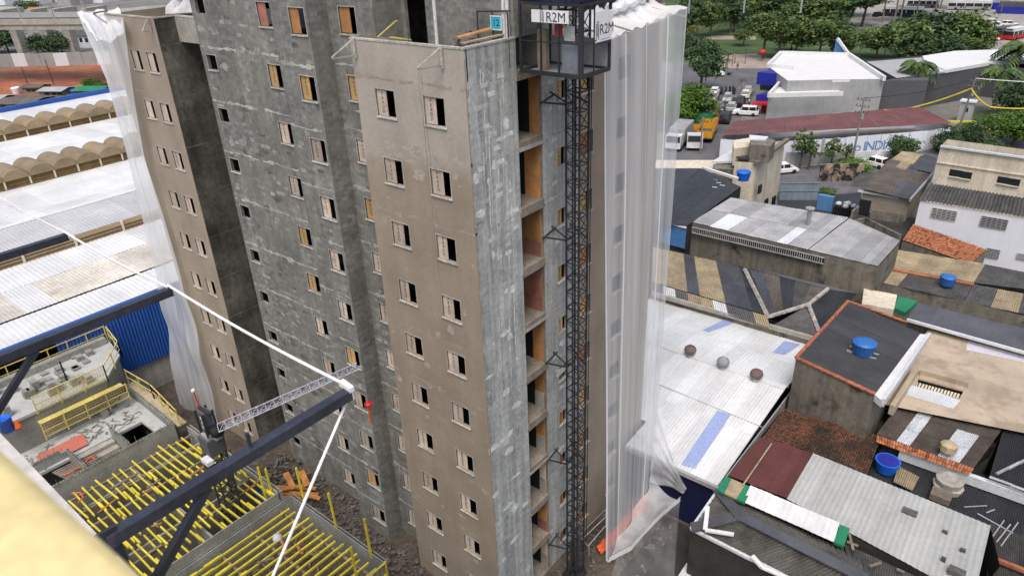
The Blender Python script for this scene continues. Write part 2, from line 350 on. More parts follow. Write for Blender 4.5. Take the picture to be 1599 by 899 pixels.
def house(name, label, cat, pts, zb, wallmat, group=None, top=.05):
    c = V((0, 0, 0))
    for p in pts: c += V(p)
    c /= len(pts); c.z = zb
    root = thing(name, label, cat, c, group)
    mb = MB(); n = len(pts)
    for k in range(n):
        p, q = V(pts[k]), V(pts[(k+1) % n])
        mb.face((p.x, p.y, zb), (q.x, q.y, zb), (q.x, q.y, q.z-top), (p.x, p.y, p.z-top))
    mb.build('wall', wallmat, root)
    return root
def structure(name, mb, mat): return mb.build(name, mat, kind='structure')
def sheet(pts, z=None): return MB().face(*[(p[0], p[1], p[2] if z is None else z) for p in pts])
def pxs(lst, z): return [at(x, y, z) for x, y in lst]

# ================================================================== SETTING
structure('ground', MB().face((-4000, -2500, 0), (2500, -2500, 0), (2500, 5000, 0), (-4000, 5000, 0)), M_ground)
structure('site_ground', sheet([(-60, -16, .004), (9, -16, .004), (9, 22, .004), (-60, 22, .004)]), M_soil)
structure('street', sheet(pxs([(1035, 300), (1105, 275), (1160, 180), (1195, 120), (1320, 82), (1050, 96), (1060, 150), (1035, 220)], .008)), M_asph)
structure('crossing_road', sheet(pxs([(1035, 150), (1060, 104), (1330, 98), (1330, 125), (1190, 128), (1035, 175)], .012)), M_asph)
structure('side_street', sheet(pxs([(1090, 300), (1225, 262), (1480, 228), (1620, 200), (1620, 250), (1450, 300), (1320, 305), (1200, 330)], .016)), M_asph)
structure('side_pavement', sheet(pxs([(1225, 266), (1225, 254), (1480, 214), (1480, 228)], .12)), M_pave)
structure('park_lawn', sheet(pxs([(1035, 97), (1035, -30), (1700, -30), (1700, 40), (1480, 60), (1560, 80), (1330, 100)], .02)), M_lawn)
structure('park_path', sheet(pxs([(1085, 88), (1180, 84), (1225, 100), (1235, 107), (1085, 107)], .028)), M_path)
structure('park_walk', sheet(pxs([(1070, 64), (1110, 56), (1180, 57), (1180, 62), (1112, 62), (1075, 70)], .032)), M_path)
structure('bus_terminal_road', sheet(pxs([(1320, 45), (1340, 10), (1470, -20), (1750, -20), (1750, 130), (1560, 90), (1500, 30), (1420, 20), (1370, 45)], .036)), M_pave)
structure('yard_lawn', sheet(pxs([(1480, 205), (1520, 175), (1620, 165), (1620, 220)], .03)), M_lawn)
structure('red_earth', sheet(pxs([(-120, 175), (-120, 112), (160, 99), (220, 99), (230, 140), (60, 150)], .02)), M_red)

# ================================================================== TOWER
tower = thing('apartment_tower', 'tall unfinished concrete block apartment tower with beige corner blocks and boarded windows', 'apartment building')
ZT = [27.4-2.8*k for k in range(-3, 11)]           # window tops
def zt(k): return 27.4-2.8*k
def facade(axis, c, u0, u1, z0, z1, holes, mat, dep=.16, name='wall'):
    us = sorted({u0, u1, *[h[0] for h in holes], *[h[1] for h in holes]}); zs = sorted({z0, z1, *[h[2] for h in holes], *[h[3] for h in holes]})
    us = [u for u in us if u0 <= u <= u1]; zs = [z for z in zs if z0 <= z <= z1]
    P = (lambda u, z, d=0: (u, c+d, z)) if axis == 'y' else (lambda u, z, d=0: (c-d, u, z))
    mb = MB()
    for i in range(len(us)-1):
        for j in range(len(zs)-1):
            um, zm = (us[i]+us[i+1])/2, (zs[j]+zs[j+1])/2
            if any(h[0] < um < h[1] and h[2] < zm < h[3] for h in holes): continue
            mb.face(P(us[i], zs[j]), P(us[i+1], zs[j]), P(us[i+1], zs[j+1]), P(us[i], zs[j+1]))
    for a, b, e, f in holes:
        mb.face(P(a, e), P(a, f), P(a, f, dep), P(a, e, dep)); mb.face(P(b, e), P(b, e, dep), P(b, f, dep), P(b, f))
        mb.face(P(a, e), P(a, e, dep), P(b, e, dep), P(b, e)); mb.face(P(a, f), P(b, f), P(b, f, dep), P(a, f, dep))
    return mb.build(name, mat, tower)
TEXT_PRADO = text_mesh('P\nR\nA\nD\nO', .185, line=.92)
_wm = {}
def window_meshes(wd, h):
    key = (round(wd, 2), round(h, 2))
    if key in _wm: return _wm[key]
    fr = MB(); t = .035
    for x0, x1, z0, z1 in ((-t, 0, -h-t, t), (wd, wd+t, -h-t, t), (0, wd, 0, t)): fr.box(x0, x1, -.010, .03, z0, z1)
    sill = MB().hexa([(-.06, -.055, -h-.07), (wd+.06, -.055, -h-.07), (wd+.06, .10, -h-.05), (-.06, .10, -h-.05), (-.06, -.055, -h-.02), (wd+.06, -.055, -h-.02), (wd+.06, .10, -h), (-.06, .10, -h)])
    pn = MB().box(.015, wd*.56, .055, .075, -h+.005, -.005)
    def mk(mb, nm, mt):
        o = mb.build(nm, mt); me = o.data; bpy.data.objects.remove(o); return me
    _wm[key] = (mk(fr, 'window', M_mortar), mk(sill, 'sill', M_mortar), {q: mk(pn, 'plywood_panel', q) for q in (M_plyO, M_plyY, M_plyP, M_plyR)}, wd, h)
    return _wm[key]
def window(axis, c, u, ztop, wd=1.07, h=1.07, panel=M_plyP, letters=True, sill=True):
    fr, sm, pn, wd, h = window_meshes(wd, h)
    loc, rz = ((u, c, ztop), 0) if axis == 'y' else ((c, u, ztop), R(90))
    o = inst('window', fr, tower, loc, rz)
    if sill: inst('sill', sm, o, (ru(-.02, .02), 0, 0))
    if panel is not None:
        inst('plywood_panel', pn[panel], o).scale = (ru(.90, 1.12), 1, ru(.97, 1.0))
        if letters: inst('lettering', TEXT_PRADO, o, (wd*.30, .052, -h*.46+ru(-.03, .03)))
    return o
def ply(k):
    if k <= -1: return M_plyO
    if k == 0: return M_plyY
    return M_plyP if rnd() < .88 else M_plyY
def bands(axis, c, u0, u1, ks, mat=M_mortar):
    for k in ks:
        z = zt(k)+.42; n = max(3, int((u1-u0)/.22)); mb = MB(); rows = [[], []]
        for i in range(n+1):
            u = u0+(u1-u0)*i/n; t = .03+.12*rnd()**2; zz = z+.03*math.sin(u*2.1+k)+ru(-.015, .015)
            P = (u, c-.006, zz+t) if axis == 'y' else (c+.006, u, zz+t); Q = (u, c-.006, zz-t*ru(.3, 1)) if axis == 'y' else (c+.006, u, zz-t*ru(.3, 1))
            rows[0].append(Q); rows[1].append(P)
        for i in range(n):
            if math.sin(i*.7+k*3.1)+math.sin(i*.23+k)+rnd()*2.2 > -.35: mb.face(rows[0][i], rows[0][i+1], rows[1][i+1], rows[1][i])
        if mb.f: mb.build('mortar_band', mat, tower, kind='stuff')
H_ = 1.07
K10 = range(0, 10); KU = range(-3, 10)
ROOF = 29.22; TOP = 37.5
# front block
hA = [(-4.89, -3.82, zt(k)-H_, zt(k)) for k in K10]+[(-2.20, -1.13, zt(k)-H_, zt(k)) for k in K10]
facade('y', 0, -6.05, 0, 0, ROOF, hA, G_beigeF)
for k in K10:
    window('y', 0, -4.89, zt(k), panel=M_plyP if k > 1 else M_plyP); window('y', 0, -2.20, zt(k), panel=M_plyP)
# inner corner wall, stair wing, recessed wall
facade('y', 1.3, -8.95, -6.0, 0, TOP, [(-8.2, -7.15, zt(k)-H_, zt(k)) for k in KU], G_parge)
for k in KU: window('y', 1.3, -8.2, zt(k), panel=ply(k), letters=k >= 0)
facade('y', .25, -11.55, -8.95, 0, TOP, [(-10.2, -9.13, zt(k)-H_, zt(k)) for k in KU], G_parge)
for k in KU: window('y', .25, -10.2, zt(k), panel=ply(k), letters=k >= 0)
hC = [(-19.75, -18.85, zt(k)-.72, zt(k)+.05) for k in KU]+[(-14.2, -13.13, zt(k)-H_, zt(k)) for k in KU]+[(-12.68, -12.40, zt(k)-.95, zt(k)+.02) for k in KU]
facade('y', 1.3, -20.2, -11.5, 0, TOP, hC, G_parge)
for k in KU:
    window('y', 1.3, -19.75, zt(k)+.05, wd=.9, h=.77, panel=None, letters=False, sill=k % 2 == 0)
    window('y', 1.3, -14.2, zt(k), panel=(M_plyR if k == -1 else ply(k)), letters=k >= 0)
# side faces
def side(x, y0, y1, z0, z1, mat): MB().face((x, y0, z0), (x, y1, z0), (x, y1, z1), (x, y0, z1)).build('wall', mat, tower)
side(-8.95, .25, 1.3, 0, TOP, G_parge); side(-6.0, 1.3, 2.8, ROOF-1.2, TOP, G_parge); side(-11.55, .25, 1.3, 0, TOP, G_parge)
side(-6.05, 0, 1.3, 0, ROOF, G_beige)
# wall behind the roof terrace with its tall door opening
facade('y', 2.8, -6.0, 0, ROOF-1.2, TOP, [(-5.75, -4.55, ROOF-1.1, 31.6)], G_parge)
# left block
hH = [(-24.35, -23.28, zt(k)-H_, zt(k)) for k in K10]+[(-26.2, -25.13, zt(k)-H_, zt(k)) for k in K10]
facade('y', .3, -28.3, -22.5, 0, ROOF, hH, G_beige)
for k in K10: window('y', .3, -24.35, zt(k), panel=M_plyP, letters=k > 1); window('y', .3, -26.2, zt(k), panel=M_plyP, letters=False)
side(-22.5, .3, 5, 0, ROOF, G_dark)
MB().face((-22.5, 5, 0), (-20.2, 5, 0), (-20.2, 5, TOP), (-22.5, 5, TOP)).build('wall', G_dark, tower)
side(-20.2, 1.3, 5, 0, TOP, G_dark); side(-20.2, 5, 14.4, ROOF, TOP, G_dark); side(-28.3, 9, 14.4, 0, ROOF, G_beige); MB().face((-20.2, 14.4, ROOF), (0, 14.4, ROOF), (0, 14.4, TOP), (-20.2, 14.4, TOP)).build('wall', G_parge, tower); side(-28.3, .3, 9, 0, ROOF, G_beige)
MB().box(-22.5, -20.2, 1.45, 1.75, 27.9, ROOF).build('lintel_beam', M_conc, tower)
# right side, facing the hoist
facade('x', 0, 0, 2.88, 0, ROOF, [], G_light)
facade('x', 0, 4.45, 7.05, 0, TOP, [(5.45, 6.15, zt(k)-H_, zt(k)-.25) for k in KU], G_light)
for k in K10: window('x', 0, 5.45, zt(k)-.25, wd=.7, h=.82, panel=M_plyY if k < 5 else M_plyO, sill=k % 3 != 1)
hR = [(7.25, 8.25, zt(k)-H_, zt(k)) for k in K10]+[(10.3, 11.37, zt(k)-H_, zt(k)) for k in K10]
facade('x', 0, 7.05, 14.4, 0, ROOF, hR, G_beige)
for k in K10: window('x', 0, 7.25, zt(k), wd=1.0, panel=M_plyY if k % 2 == 0 else M_plyO, letters=False); window('x', 0, 10.3, zt(k), panel=None)
MB().face((-28.3, 14.4, 0), (0, 14.4, 0), (0, 14.4, ROOF), (-28.3, 14.4, ROOF)).build('wall', G_beige, tower)
facade('x', 0, 2.8, 4.45, ROOF, TOP, [], G_parge)
M_lslab = surf('loggia_concrete', (.22, .195, .16), var=.3, sc=1.0, streak=.2, spots=(.38, .36, .32), spot_sc=1.2, spot_lo=.62, spot_hi=.74)
# loggia column: slabs, back wall, jambs and orange doors
for k in range(-1, 10):
    zf = zt(k)-2.2
    MB().box(-1.5, .02, 2.88, 4.45, zf-.20, zf+.02).build('loggia_slab', M_lslab, tower)
    MB().box(-.14, .035, 2.83, 4.5, zf-.36, zf-.20).build('loggia_beam', M_lslab if k % 3 else M_conc, tower)
    if k >= 0:
        dm = [M_plyO, M_plyO, M_plyO, M_plyR, M_plyO, M_plyO, M_plyO, M_plyP, M_plyO, M_plyP][k]
        xd = (-.62, -.95, -1.25, -1.2, -.75, -.7, -.7, -.55, -.75, -.6)[k]
        MB().box(xd, -.14, 4.38, 4.43, zf+.02, zf+2.3).build('door_board', dm, tower)
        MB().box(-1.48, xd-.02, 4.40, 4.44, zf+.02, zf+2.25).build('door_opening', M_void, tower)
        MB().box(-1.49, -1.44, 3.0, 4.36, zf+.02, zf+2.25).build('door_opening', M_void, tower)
        MB().box(-.14, -.02, 4.40, 4.445, zf+.02, zf+2.3).build('door_jamb', M_lslab, tower)
        if k in (2, 3, 8): MB().box(xd, -.14, 4.36, 4.378, zf+.02, zf+.75).build('stained_board', M_plyR, tower)
        if k in (5, 6, 7, 9): MB().box(xd, -.14, 4.36, 4.378, zf+.02, zf+1.0).build('plastered_patch', M_conc, tower)
side_l = MB()
side_l.face((0, 2.88, 0), (-1.5, 2.88, 0), (-1.5, 2.88, ROOF), (0, 2.88, ROOF)); side_l.face((0, 4.45, 0), (0, 4.45, ROOF), (-1.5, 4.45, ROOF), (-1.5, 4.45, 0))
side_l.build('loggia_wall', M_conc, tower)
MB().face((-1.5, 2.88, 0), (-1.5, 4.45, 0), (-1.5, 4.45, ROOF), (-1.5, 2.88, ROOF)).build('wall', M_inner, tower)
# floors and roofs
for k in range(-2, 10):
    z = zt(k)-2.25; mb = MB()
    mb.box(-19.9, -1.6, 3.0, 14.2, z-.1, z)
    if k >= 0: mb.box(-28.1, -22.7, .55, 14.2, z-.1, z); mb.box(-5.8, -1.6, .3, 3.0, z-.1, z)
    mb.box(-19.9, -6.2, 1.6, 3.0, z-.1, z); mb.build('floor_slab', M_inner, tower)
MB().box(-6.0, -.02, .05, 2.8, 27.95, 28.1).build('roof_slab', M_conc, tower)
MB().box(-28.2, -22.55, .4, 9, 27.95, 28.1).build('roof_slab', M_conc, tower)
MB().box(-14, -.03, 7.1, 14.3, 27.95, 28.1).build('roof_slab', M_conc, tower)
MB().face((-28.3, .3, TOP), (0, .3, TOP), (0, 14.4, TOP), (-28.3, 14.4, TOP)).build('roof_slab', M_conc, tower)
facade('y', 7.0, -12, 0, 27.5, TOP, [(-2.4, -1.4, 30.2-H_, 30.2)], G_parge)
MB().face((-12, 7.0, 28), (-12, 14.4, 28), (-12, 14.4, TOP), (-12, 7, TOP)).build('wall', G_parge, tower)
# parapets with their copings
def parapet(x0, x1, y0, y1, m=M_mortar): MB().box(x0, x1, y0, y1, ROOF-.02, ROOF+.05).build('coping', m, tower)
parapet(-6.08, -.14, -.02, .16); parapet(-.16, .03, -.02, 2.86); parapet(-28.3, -22.48, .28, .46); parapet(-22.66, -22.47, .46, 1.5); parapet(-22.47, -20.2, 1.43, 1.62); parapet(-.16, .03, 7.1, 14.4)
MB().box(-6.05, 0, .10, .16, 28.1, ROOF-.02).build('parapet', M_conc, tower); MB().box(-.16, -.10, .16, 2.8, 28.1, ROOF-.02).build('parapet', M_conc, tower)
MB().box(-28.2, -22.6, .40, .46, 28.1, ROOF-.02).build('parapet', M_conc, tower)
# upper core behind the left block
MB().box(-30, -20.2, 9, 16, 26, 38).build('core_wall', G_core, tower)
MB().box(-24.0, -22.4, 8.94, 9.0, 29.7, 30.3).build('core_window', M_void, tower)
# joints at every slab
bands('y', .25, -11.5, -8.97, KU); bands('y', 1.3, -20.1, -11.6, KU); bands('y', 1.3, -8.9, -6.05, KU)
bands('x', 0, .02, 2.84, K10); bands('x', 0, 4.47, 7.0, K10); bands('y', 5, -22.45, -20.25, K10, surf('slot_mortar', (.15, .145, .13), var=.5))
M_faint = surf('beige_joint', (.345, .30, .25), var=.2)
bands('y', 0, -6, -.03, [0, 2, 4, 5, 8], M_faint); bands('y', .3, -28, -22.6, [1, 3, 6], M_faint)
M_bandD = surf('shaded_mortar', (.17, .165, .15), var=.5, fine=.3)  # mortar darkened to sit in the slot's painted shade
for k in range(0, 10):
    mb = MB(); n = 12; z = zt(k)+.42; rows = [[], []]
    for i in range(n+1):
        y = .35+i*.38; t = .012+.035*rnd()**2; rows[0].append((-22.494, y, z-t)); rows[1].append((-22.494, y, z+t))
    mb.grid(rows).build('mortar_band', M_bandD, tower)
# ragged corner of the render against the block wall
cm = MB(); z = .2; rows = [[], []]
while z < 28.9:
    rows[0].append((.006, -.004, z)); rows[1].append((.006, .02+.16*rnd()*rnd(), z)); z += ru(.08, .22)
cm.grid(rows).build('render_edge', G_beige, tower)
# exposed light blocks in patches on the grey walls, each its own piece
bm_ = MB().box(0, .38, -.008, .03, 0, .18); ob = bm_.build('block', M_block); BLK = ob.data; bpy.data.objects.remove(ob)
def blocked(x, z, hs): return any(h[0]-.45 < x < h[1]+.08 and h[2]-.28 < z < h[3]+.10 for h in hs)
BSEEN = set()
hE = [(-10.2, -9.13, zt(k)-H_, zt(k)) for k in KU]; cnt = 0
for _ in range(80):
    if cnt > 210: break
    if rnd() < .6: yy, x0, x1, hs = 1.3, -20.1, -12.0, hC
    else: yy, x0, x1, hs = .25, -11.5, -9.4, hE
    cx, cz = ru(x0, x1), ru(6, 33)
    for i in range(random.randint(1, 4)):
        r_ = round(cz/.19)+random.randint(-2, 2); q = round(cx/.39)+random.randint(-1, 1)
        x, z = q*.39+(.195 if r_ % 2 else 0), r_*.19
        if x0 < x < x1-.4 and not blocked(x, z, hs) and (yy, r_, q) not in BSEEN: BSEEN.add((yy, r_, q)); inst('block', BLK, tower, (x, yy, z+.005)); cnt += 1
ob = MB().box(0, .38, -.008, .03, 0, .18).build('block', surf('pale_block', (.56, .58, .58), var=.35, sc=1.5, fine=.2)); BLK2 = ob.data; bpy.data.objects.remove(ob)
hL = [(5.45, 6.15, zt(k)-H_, zt(k)-.25) for k in KU]
for _ in range(45):
    y, z = (ru(.3, 2.4), ru(20, 28)) if rnd() < .6 else (ru(4.5, 6.5), ru(16, 28))
    r_ = round(z/.19); y = round(y/.39)*.39+(.195 if r_ % 2 else 0)
    if (r_, round(y, 1)) in BSEEN: continue
    BSEEN.add((r_, round(y, 1)))
    if .1 < y < 2.45 or (4.5 < y < 6.6 and not blocked(y, r_*.19, hL)): inst('block', BLK2, tower, (0, y, r_*.19), R(90))
# light mortar smears around the openings
SM = [0]
def smear(axis, c, u, z, su, sz, mat):
    n = 13; pts = []; SM[0] += 1; o_ = .00155+.0001*(SM[0] % 55)
    if axis == 'y' and c == 0 and any(h[0]-su-.03 < u < h[1]+su+.03 and h[2]-sz-.03 < z < h[3]+sz+.03 for h in hA): return
    for k in range(n):
        a = 2*math.pi*k/n; r_ = ru(.6, 1.0); uu, zz = u+su*r_*math.cos(a), z+sz*r_*math.sin(a); pts.append((uu, c-o_, zz) if axis == 'y' else (c+o_, uu, zz))
    MB().face(*pts).build('mortar_smear', mat, tower)
M_smear = surf('mortar_smear', (.30, .305, .285), var=.5, sc=2.5, fine=.35, fsc=7, bump=.6); M_smearB = surf('render_smear', (.40, .36, .31), var=.2, sc=2, fine=.15); M_smearD = surf('damp_smear', (.115, .12, .11), var=.4, sc=2, fine=.3)
for k in range(-2, 9):
    for (c, u0, w_) in ((.25, -10.2, 1.07), (1.3, -14.2, 1.07), (1.3, -19.75, .9), (1.3, -8.2, 1.07)):
        for _ in range(2):
            z = zt(k)-H_-ru(.2, .75) if rnd() < .55 else zt(k)+ru(.2, .7); smear('y', c, u0+w_*ru(0, 1), z, ru(.12, .42), ru(.05, .20), M_smear if rnd() < .8 else M_smearD)
    for _ in range(5):
        x = ru(-18.4, -15.0); smear('y', 1.3, x, zt(k)+ru(-1.9, .8), ru(.15, .6), ru(.06, .3), random.choice((M_smear, M_smearD, M_smearD)))
    if k >= 0:
        for u0 in (-4.89, -2.2):
            if rnd() < .6: smear('y', 0, u0+ru(-.3, 1.4), zt(k)-H_-ru(.25, .7), ru(.1, .4), ru(.04, .16), M_smearB)
for k in range(-2, 10):
    for c, xa, xb in ((1.3, -19.9, -11.8), (.25, -11.4, -9.1), (1.3, -8.8, -6.2)):
        for _ in range(max(2, int((xb-xa)*.8))):
            x, l = ru(xa, xb), ru(.2, 1.1); mb = MB(); rows = [[], []]; w0 = ru(.02, .10); o_ = .0100+.0004*(_ % 8)
            for i in range(6):
                t = i/5; w_ = w0*(1-.8*t)*ru(.6, 1.2); xx = x+.015*math.sin(i*2.1); rows[0].append((xx-w_, c-o_, zt(k)+.42-l*t)); rows[1].append((xx+w_, c-o_, zt(k)+.42-l*t))
            if not any(h[0]-.1 < x < h[1]+.1 for h in (hC+hE+[(-8.2, -7.15, 0, 0)])): mb.grid(rows).build('mortar_run', M_smear, tower)
for _ in range(40): smear('y', 0, ru(-5.6, -.4), ru(23.9, 25.3), ru(.12, .45), ru(.06, .22), M_smearB)
for _ in range(26):
    x, z = ru(-5.8, -.2), ru(3, 28.8)
    if not blocked(x, z, hA): smear('y', 0, x, z, ru(.05, .3), ru(.04, .25), M_smearB)
M_drip = surf('white_drip', (.62, .64, .64), var=.3, sc=3, fine=.2)
for _ in range(22):
    y, z, l = ru(.5, 2.3), ru(15, 28.5), ru(.8, 4.2); mb = MB(); n = 9; rows = [[], []]
    for i in range(n+1):
        t = i/n; w_ = ru(.012, .05)*(1-.7*t); yy = y+.02*math.sin(i*1.3); rows[0].append((.010+.0007*_, yy-w_, z-l*t)); rows[1].append((.010+.0007*_, yy+w_, z-l*t))
    mb.grid(rows).build('paint_drip', M_drip, tower)
M_smearG = surf('grey_smear', (.31, .325, .325), var=.35, sc=2, fine=.3)
for _ in range(14):
    y = ru(.2, 2.6) if rnd() < .65 else ru(4.6, 6.9); z = ru(20, 28.6) if rnd() < .7 else ru(2, 20); smear('x', 0, y, z, ru(.1, .35), ru(.15, .8), M_smearG)
for _ in range(44):
    y = ru(.2, 2.6) if rnd() < .7 else ru(4.6, 6.9); smear('x', 0, y, ru(1, 28), ru(.1, .5), ru(.06, .3), M_drip)
# small brackets of the net at the parapet corners
def bracket(x, y, z, dx, dy, label):
    b = thing('net_bracket', label, 'bracket', (x, y, z), 'steel outrigger brackets on the parapet')
    MB().bar((x, y, z-.02), (x+dx, y+dy, z-.62), .05).build('strut', M_mortar, b)
    MB().bar((x, y-.02, z-.66), (x+dx, y+dy, z-.66), .05).build('arm', M_cgreyL, b)
    MB().bar((x, y-.03, z), (x, y-.03, z-.75), .08).build('plate', M_mortar, b)
bracket(-5.75, -.05, ROOF+.05, -.25, -1.0, 'steel outrigger bracket at the left corner of the front block parapet')
bracket(-1.0, -.05, ROOF+.05, -.25, -1.0, 'steel outrigger bracket with hanging ropes beside the hoist side of the parapet')
bracket(-22.9, .22, ROOF+.05, .1, -.5, 'small steel bracket on the parapet of the left beige block')
for i, dx in enumerate((.0, .12)):
    mb = MB(); mb.tube((-1.25+dx, -1.03, ROOF-.6), (-1.25+dx, -.9, 19+4*i), .008, 5)
    mb.build('hanging_rope', M_woodG, label=['dark rope hanging from the parapet bracket past the windows', 'second shorter dark rope hanging beside the longer rope'][i], cat='rope')
# things lying on the roof terrace
rb = MB()
for _ in range(240):
    x, y = ru(-3.0, -.35), ru(.9, 2.6); z = 28.1+max(0, 1.55*(1-abs(x+1.7)/1.9)*(1-abs(y-2.0)/1.6))*rnd()
    c = V((x, y, z)); rb.bar(c, c+V((ru(-.3, .3), ru(-.3, .3), ru(-.05, .2))), ru(.02, .16), ru(.02, .10))
rb.build('rubble_heap', M_rubble, kind='stuff', label='grey heap of broken material on the roof terrace')
plank_lab = ['pale plank leaning at the door of the roof terrace', 'yellow plank lying along the hoist side parapet', 'brown board on the rubble heap near the number sign', 'short timber on the left of the roof terrace', 'long timber along the front parapet of the terrace', 'yellow plank crossing beside the white pole']
for i, (p, q, wd, mt) in enumerate([((-4.9, .4, 29.25), (-3.9, .6, 29.9), .12, M_yelP), ((-.45, .5, 29.32), (-.35, 2.7, 29.36), .2, M_ctan), ((-1.2, 1.0, 29.4), (-.6, 2.2, 29.6), .3, M_plyO), ((-5.7, .3, 29.3), (-5.0, .35, 29.42), .14, M_woodG), ((-4.9, .25, 29.3), (-2.9, .22, 29.3), .12, M_woodG), ((-4.2, .5, 29.3), (-3.0, .35, 29.28), .16, M_yel)]):
    MB().bar(p, q, wd, .05).build('plank', mt, label=plank_lab[i], cat='plank')
for i, px_ in enumerate((682, 797, 803)):
    p = aty(px_, 60, 2.4 if i == 0 else 2.6)
    p.x = min(p.x, (-.5, -.30, -.12)[i]); MB().tube((p.x, p.y, 28.1), (p.x+.0, p.y, 35), .07, 8).build('white_pipe', M_white, label=['white vertical pipe beside the tall dark door of the terrace', 'left of two white pipes behind the number sign', 'right of two white pipes behind the number sign'][i], cat='pipe', loc=(p.x, p.y, 28.1))
gr = thing('landing_gate', 'black steel landing gate beside the hoist cabin carrying a small blue number sign', 'gate', (-.9, 2.55, 28.1))
for x in (-1.5, -.75, -.02): MB().tube((x, 2.5, 28.2), (x, 2.5, 30.15), .03, 6).build('post', M_black, gr)
MB().tube((-1.5, 2.5, 30.12), (.1, 2.5, 30.2), .03, 6).build('rail', M_black, gr)
ns = MB().box(-.78, -.30, 2.44, 2.47, 29.55, 29.98).build('number_sign', M_cyan, gr)
fr = MB()
for a in ((-.81, -.27, 29.98, 30.02), (-.81, -.27, 29.51, 29.55), (-.81, -.78, 29.55, 29.98), (-.30, -.27, 29.55, 29.98)): fr.box(a[0], a[1], 2.43, 2.47, a[2], a[3])
fr.build('border', M_white, ns)
inst('lettering', text_mesh('12', .34, mat=M_navyink), ns, V((-.54, 2.432, 29.77))-ORG[ns.name])

# ================================================================== HOIST
X0, X1, Y0, Y1 = 1.0, 1.66, 4.72, 5.38
mast = thing('hoist_mast', 'tall black steel lattice mast of the construction hoist standing against the tower', 'hoist mast', (X0, Y0, 0))
mb = MB(); hs = 1.5
for x in (X0, X1):
    for y in (Y0, Y1): mb.bar((x, y, 0), (x, y, hs), .07, .07)
for z in (0.04, .75):
    for p, q in (((X0, Y0), (X1, Y0)), ((X1, Y0), (X1, Y1)), ((X1, Y1), (X0, Y1)), ((X0, Y1), (X0, Y0))):
        mb.bar((*p, z), (*q, z), .044); mb.bar((*p, z+.04), (*q, z+.71), .03)
mb.bar((X0+.33, Y0, 0), (X0+.33, Y0, hs), .06, .05)
ob = mb.build('mast_section', M_black, mast); ME_SEC = ob.data
for i in range(1, 23): inst('mast_section', ME_SEC, mast, (0, 0, i*hs))
for z in (1.9, 8.0, 14.0, 20.6, 26.5):
    mb = MB(); mb.bar((X0, Y0, z), (.0, 4.35, z+.05), .06); mb.bar((X0, Y0+.1, z+.02), (.0, 5.0, z+.35), .05); mb.bar((X1, Y1, z), (.0, 6.4, z), .06); mb.bar((X0-.02, Y0-.05, z), (X0-.02, Y1+.05, z), .08); mb.bar((.03, 4.3, z), (.03, 5.3, z+.2), .06)
    mb.build('wall_tie', M_black, mast)
MB().bar((X0-.5, 5.6, 0), (X0-.5, 5.6, 28), .05).build('cable_guide', M_cgreyL, mast)
MB().tube((1.1, 6.5, .4), (1.1, 6.4, 28), .02, 5).build('supply_cable', M_rub, mast)
cabx0, cabx1, caby0, caby1, cz0, cz1 = .32, 3.0, 2.8, 4.66, 28.02, 30.5
cab = thing('hoist_cabin', 'black framed hoist cabin with mesh sides and white company signs', 'hoist cabin', (1.6, 3.7, cz0))
mb = MB()
for x in (cabx0, cabx1):
    for y in (caby0, caby1): mb.bar((x, y, cz0), (x, y, cz1), .15 if (x == cabx1 and y == caby0) else .09)
for z in (cz0+.05, cz1-.03):
    for p, q in (((cabx0, caby0), (cabx1, caby0)), ((cabx1, caby0), (cabx1, caby1)), ((cabx1, caby1), (cabx0, caby1)), ((cabx0, caby1), (cabx0, caby0))): mb.bar((*p, z), (*q, z), .12, .14)
for x in (1.25, 2.05): mb.bar((x, caby0, cz0), (x, caby0, cz1), .06)
mb.bar((cabx0, caby0-.01, cz0+1.15), (cabx1, caby0-.01, cz0+1.15), .04); mb.bar((cabx0, caby0-.01, cz1-.4), (cabx1, caby0-.01, cz1-.4), .04)
mb.bar((cabx1+.01, caby0, cz0+1.15), (cabx1+.01, 3.7, cz0+1.15), .03); mb.bar((cabx1, 3.62, cz0), (cabx1, 3.62, cz1), .04)
mb.build('frame', M_black, cab)
MB().box(cabx0, cabx1, caby0, caby1, cz0-.02, cz0+.03).build('floor', M_cgreyL, cab)
MB().box(cabx0-.08, cabx1+.08, caby0-.08, caby1+.08, cz1+.06, cz1+.14).build('roof', M_navy, cab)
MB().face((cabx0, caby0+.02, cz0), (cabx1, caby0+.02, cz0), (cabx1, caby0+.02, cz1), (cabx0, caby0+.02, cz1)).build('mesh_panel', M_mesh, cab)
MB().face((cabx1-.02, caby0, cz0), (cabx1-.02, caby1, cz0), (cabx1-.02, caby1, cz1), (cabx1-.02, caby0, cz1)).build('mesh_panel', M_mesh, cab)
MB().box(cabx0, cabx1, caby1-.03, caby1, cz0, cz0+1.1).build('back_panel', M_cgreyL, cab)
MB().box(2.1, 2.8, 2.9, 3.0, cz0+.05, cz0+1.1).build('lower_panel', G_core, cab)
MB().box(1.75, 2.0, 2.95, 3.1, cz0+1.35, cz0+1.75).build('control_box', M_redp, cab)
MB().box(.7, 1.1, 3.3, 3.5, cz0+.03, cz0+1.5).build('notice_panel', M_ctan, cab)
MB().box(2.1, 2.55, 3.05, 3.08, cz0+1.2, cz0+1.7).build('notice_panel', M_clear, cab)
p, q = aty(830, 15, 2.74), aty(888, 38, 2.74)
sg = MB().box(p.x, q.x, 2.725, 2.75, q.z, p.z).build('company_sign', M_sign, cab)
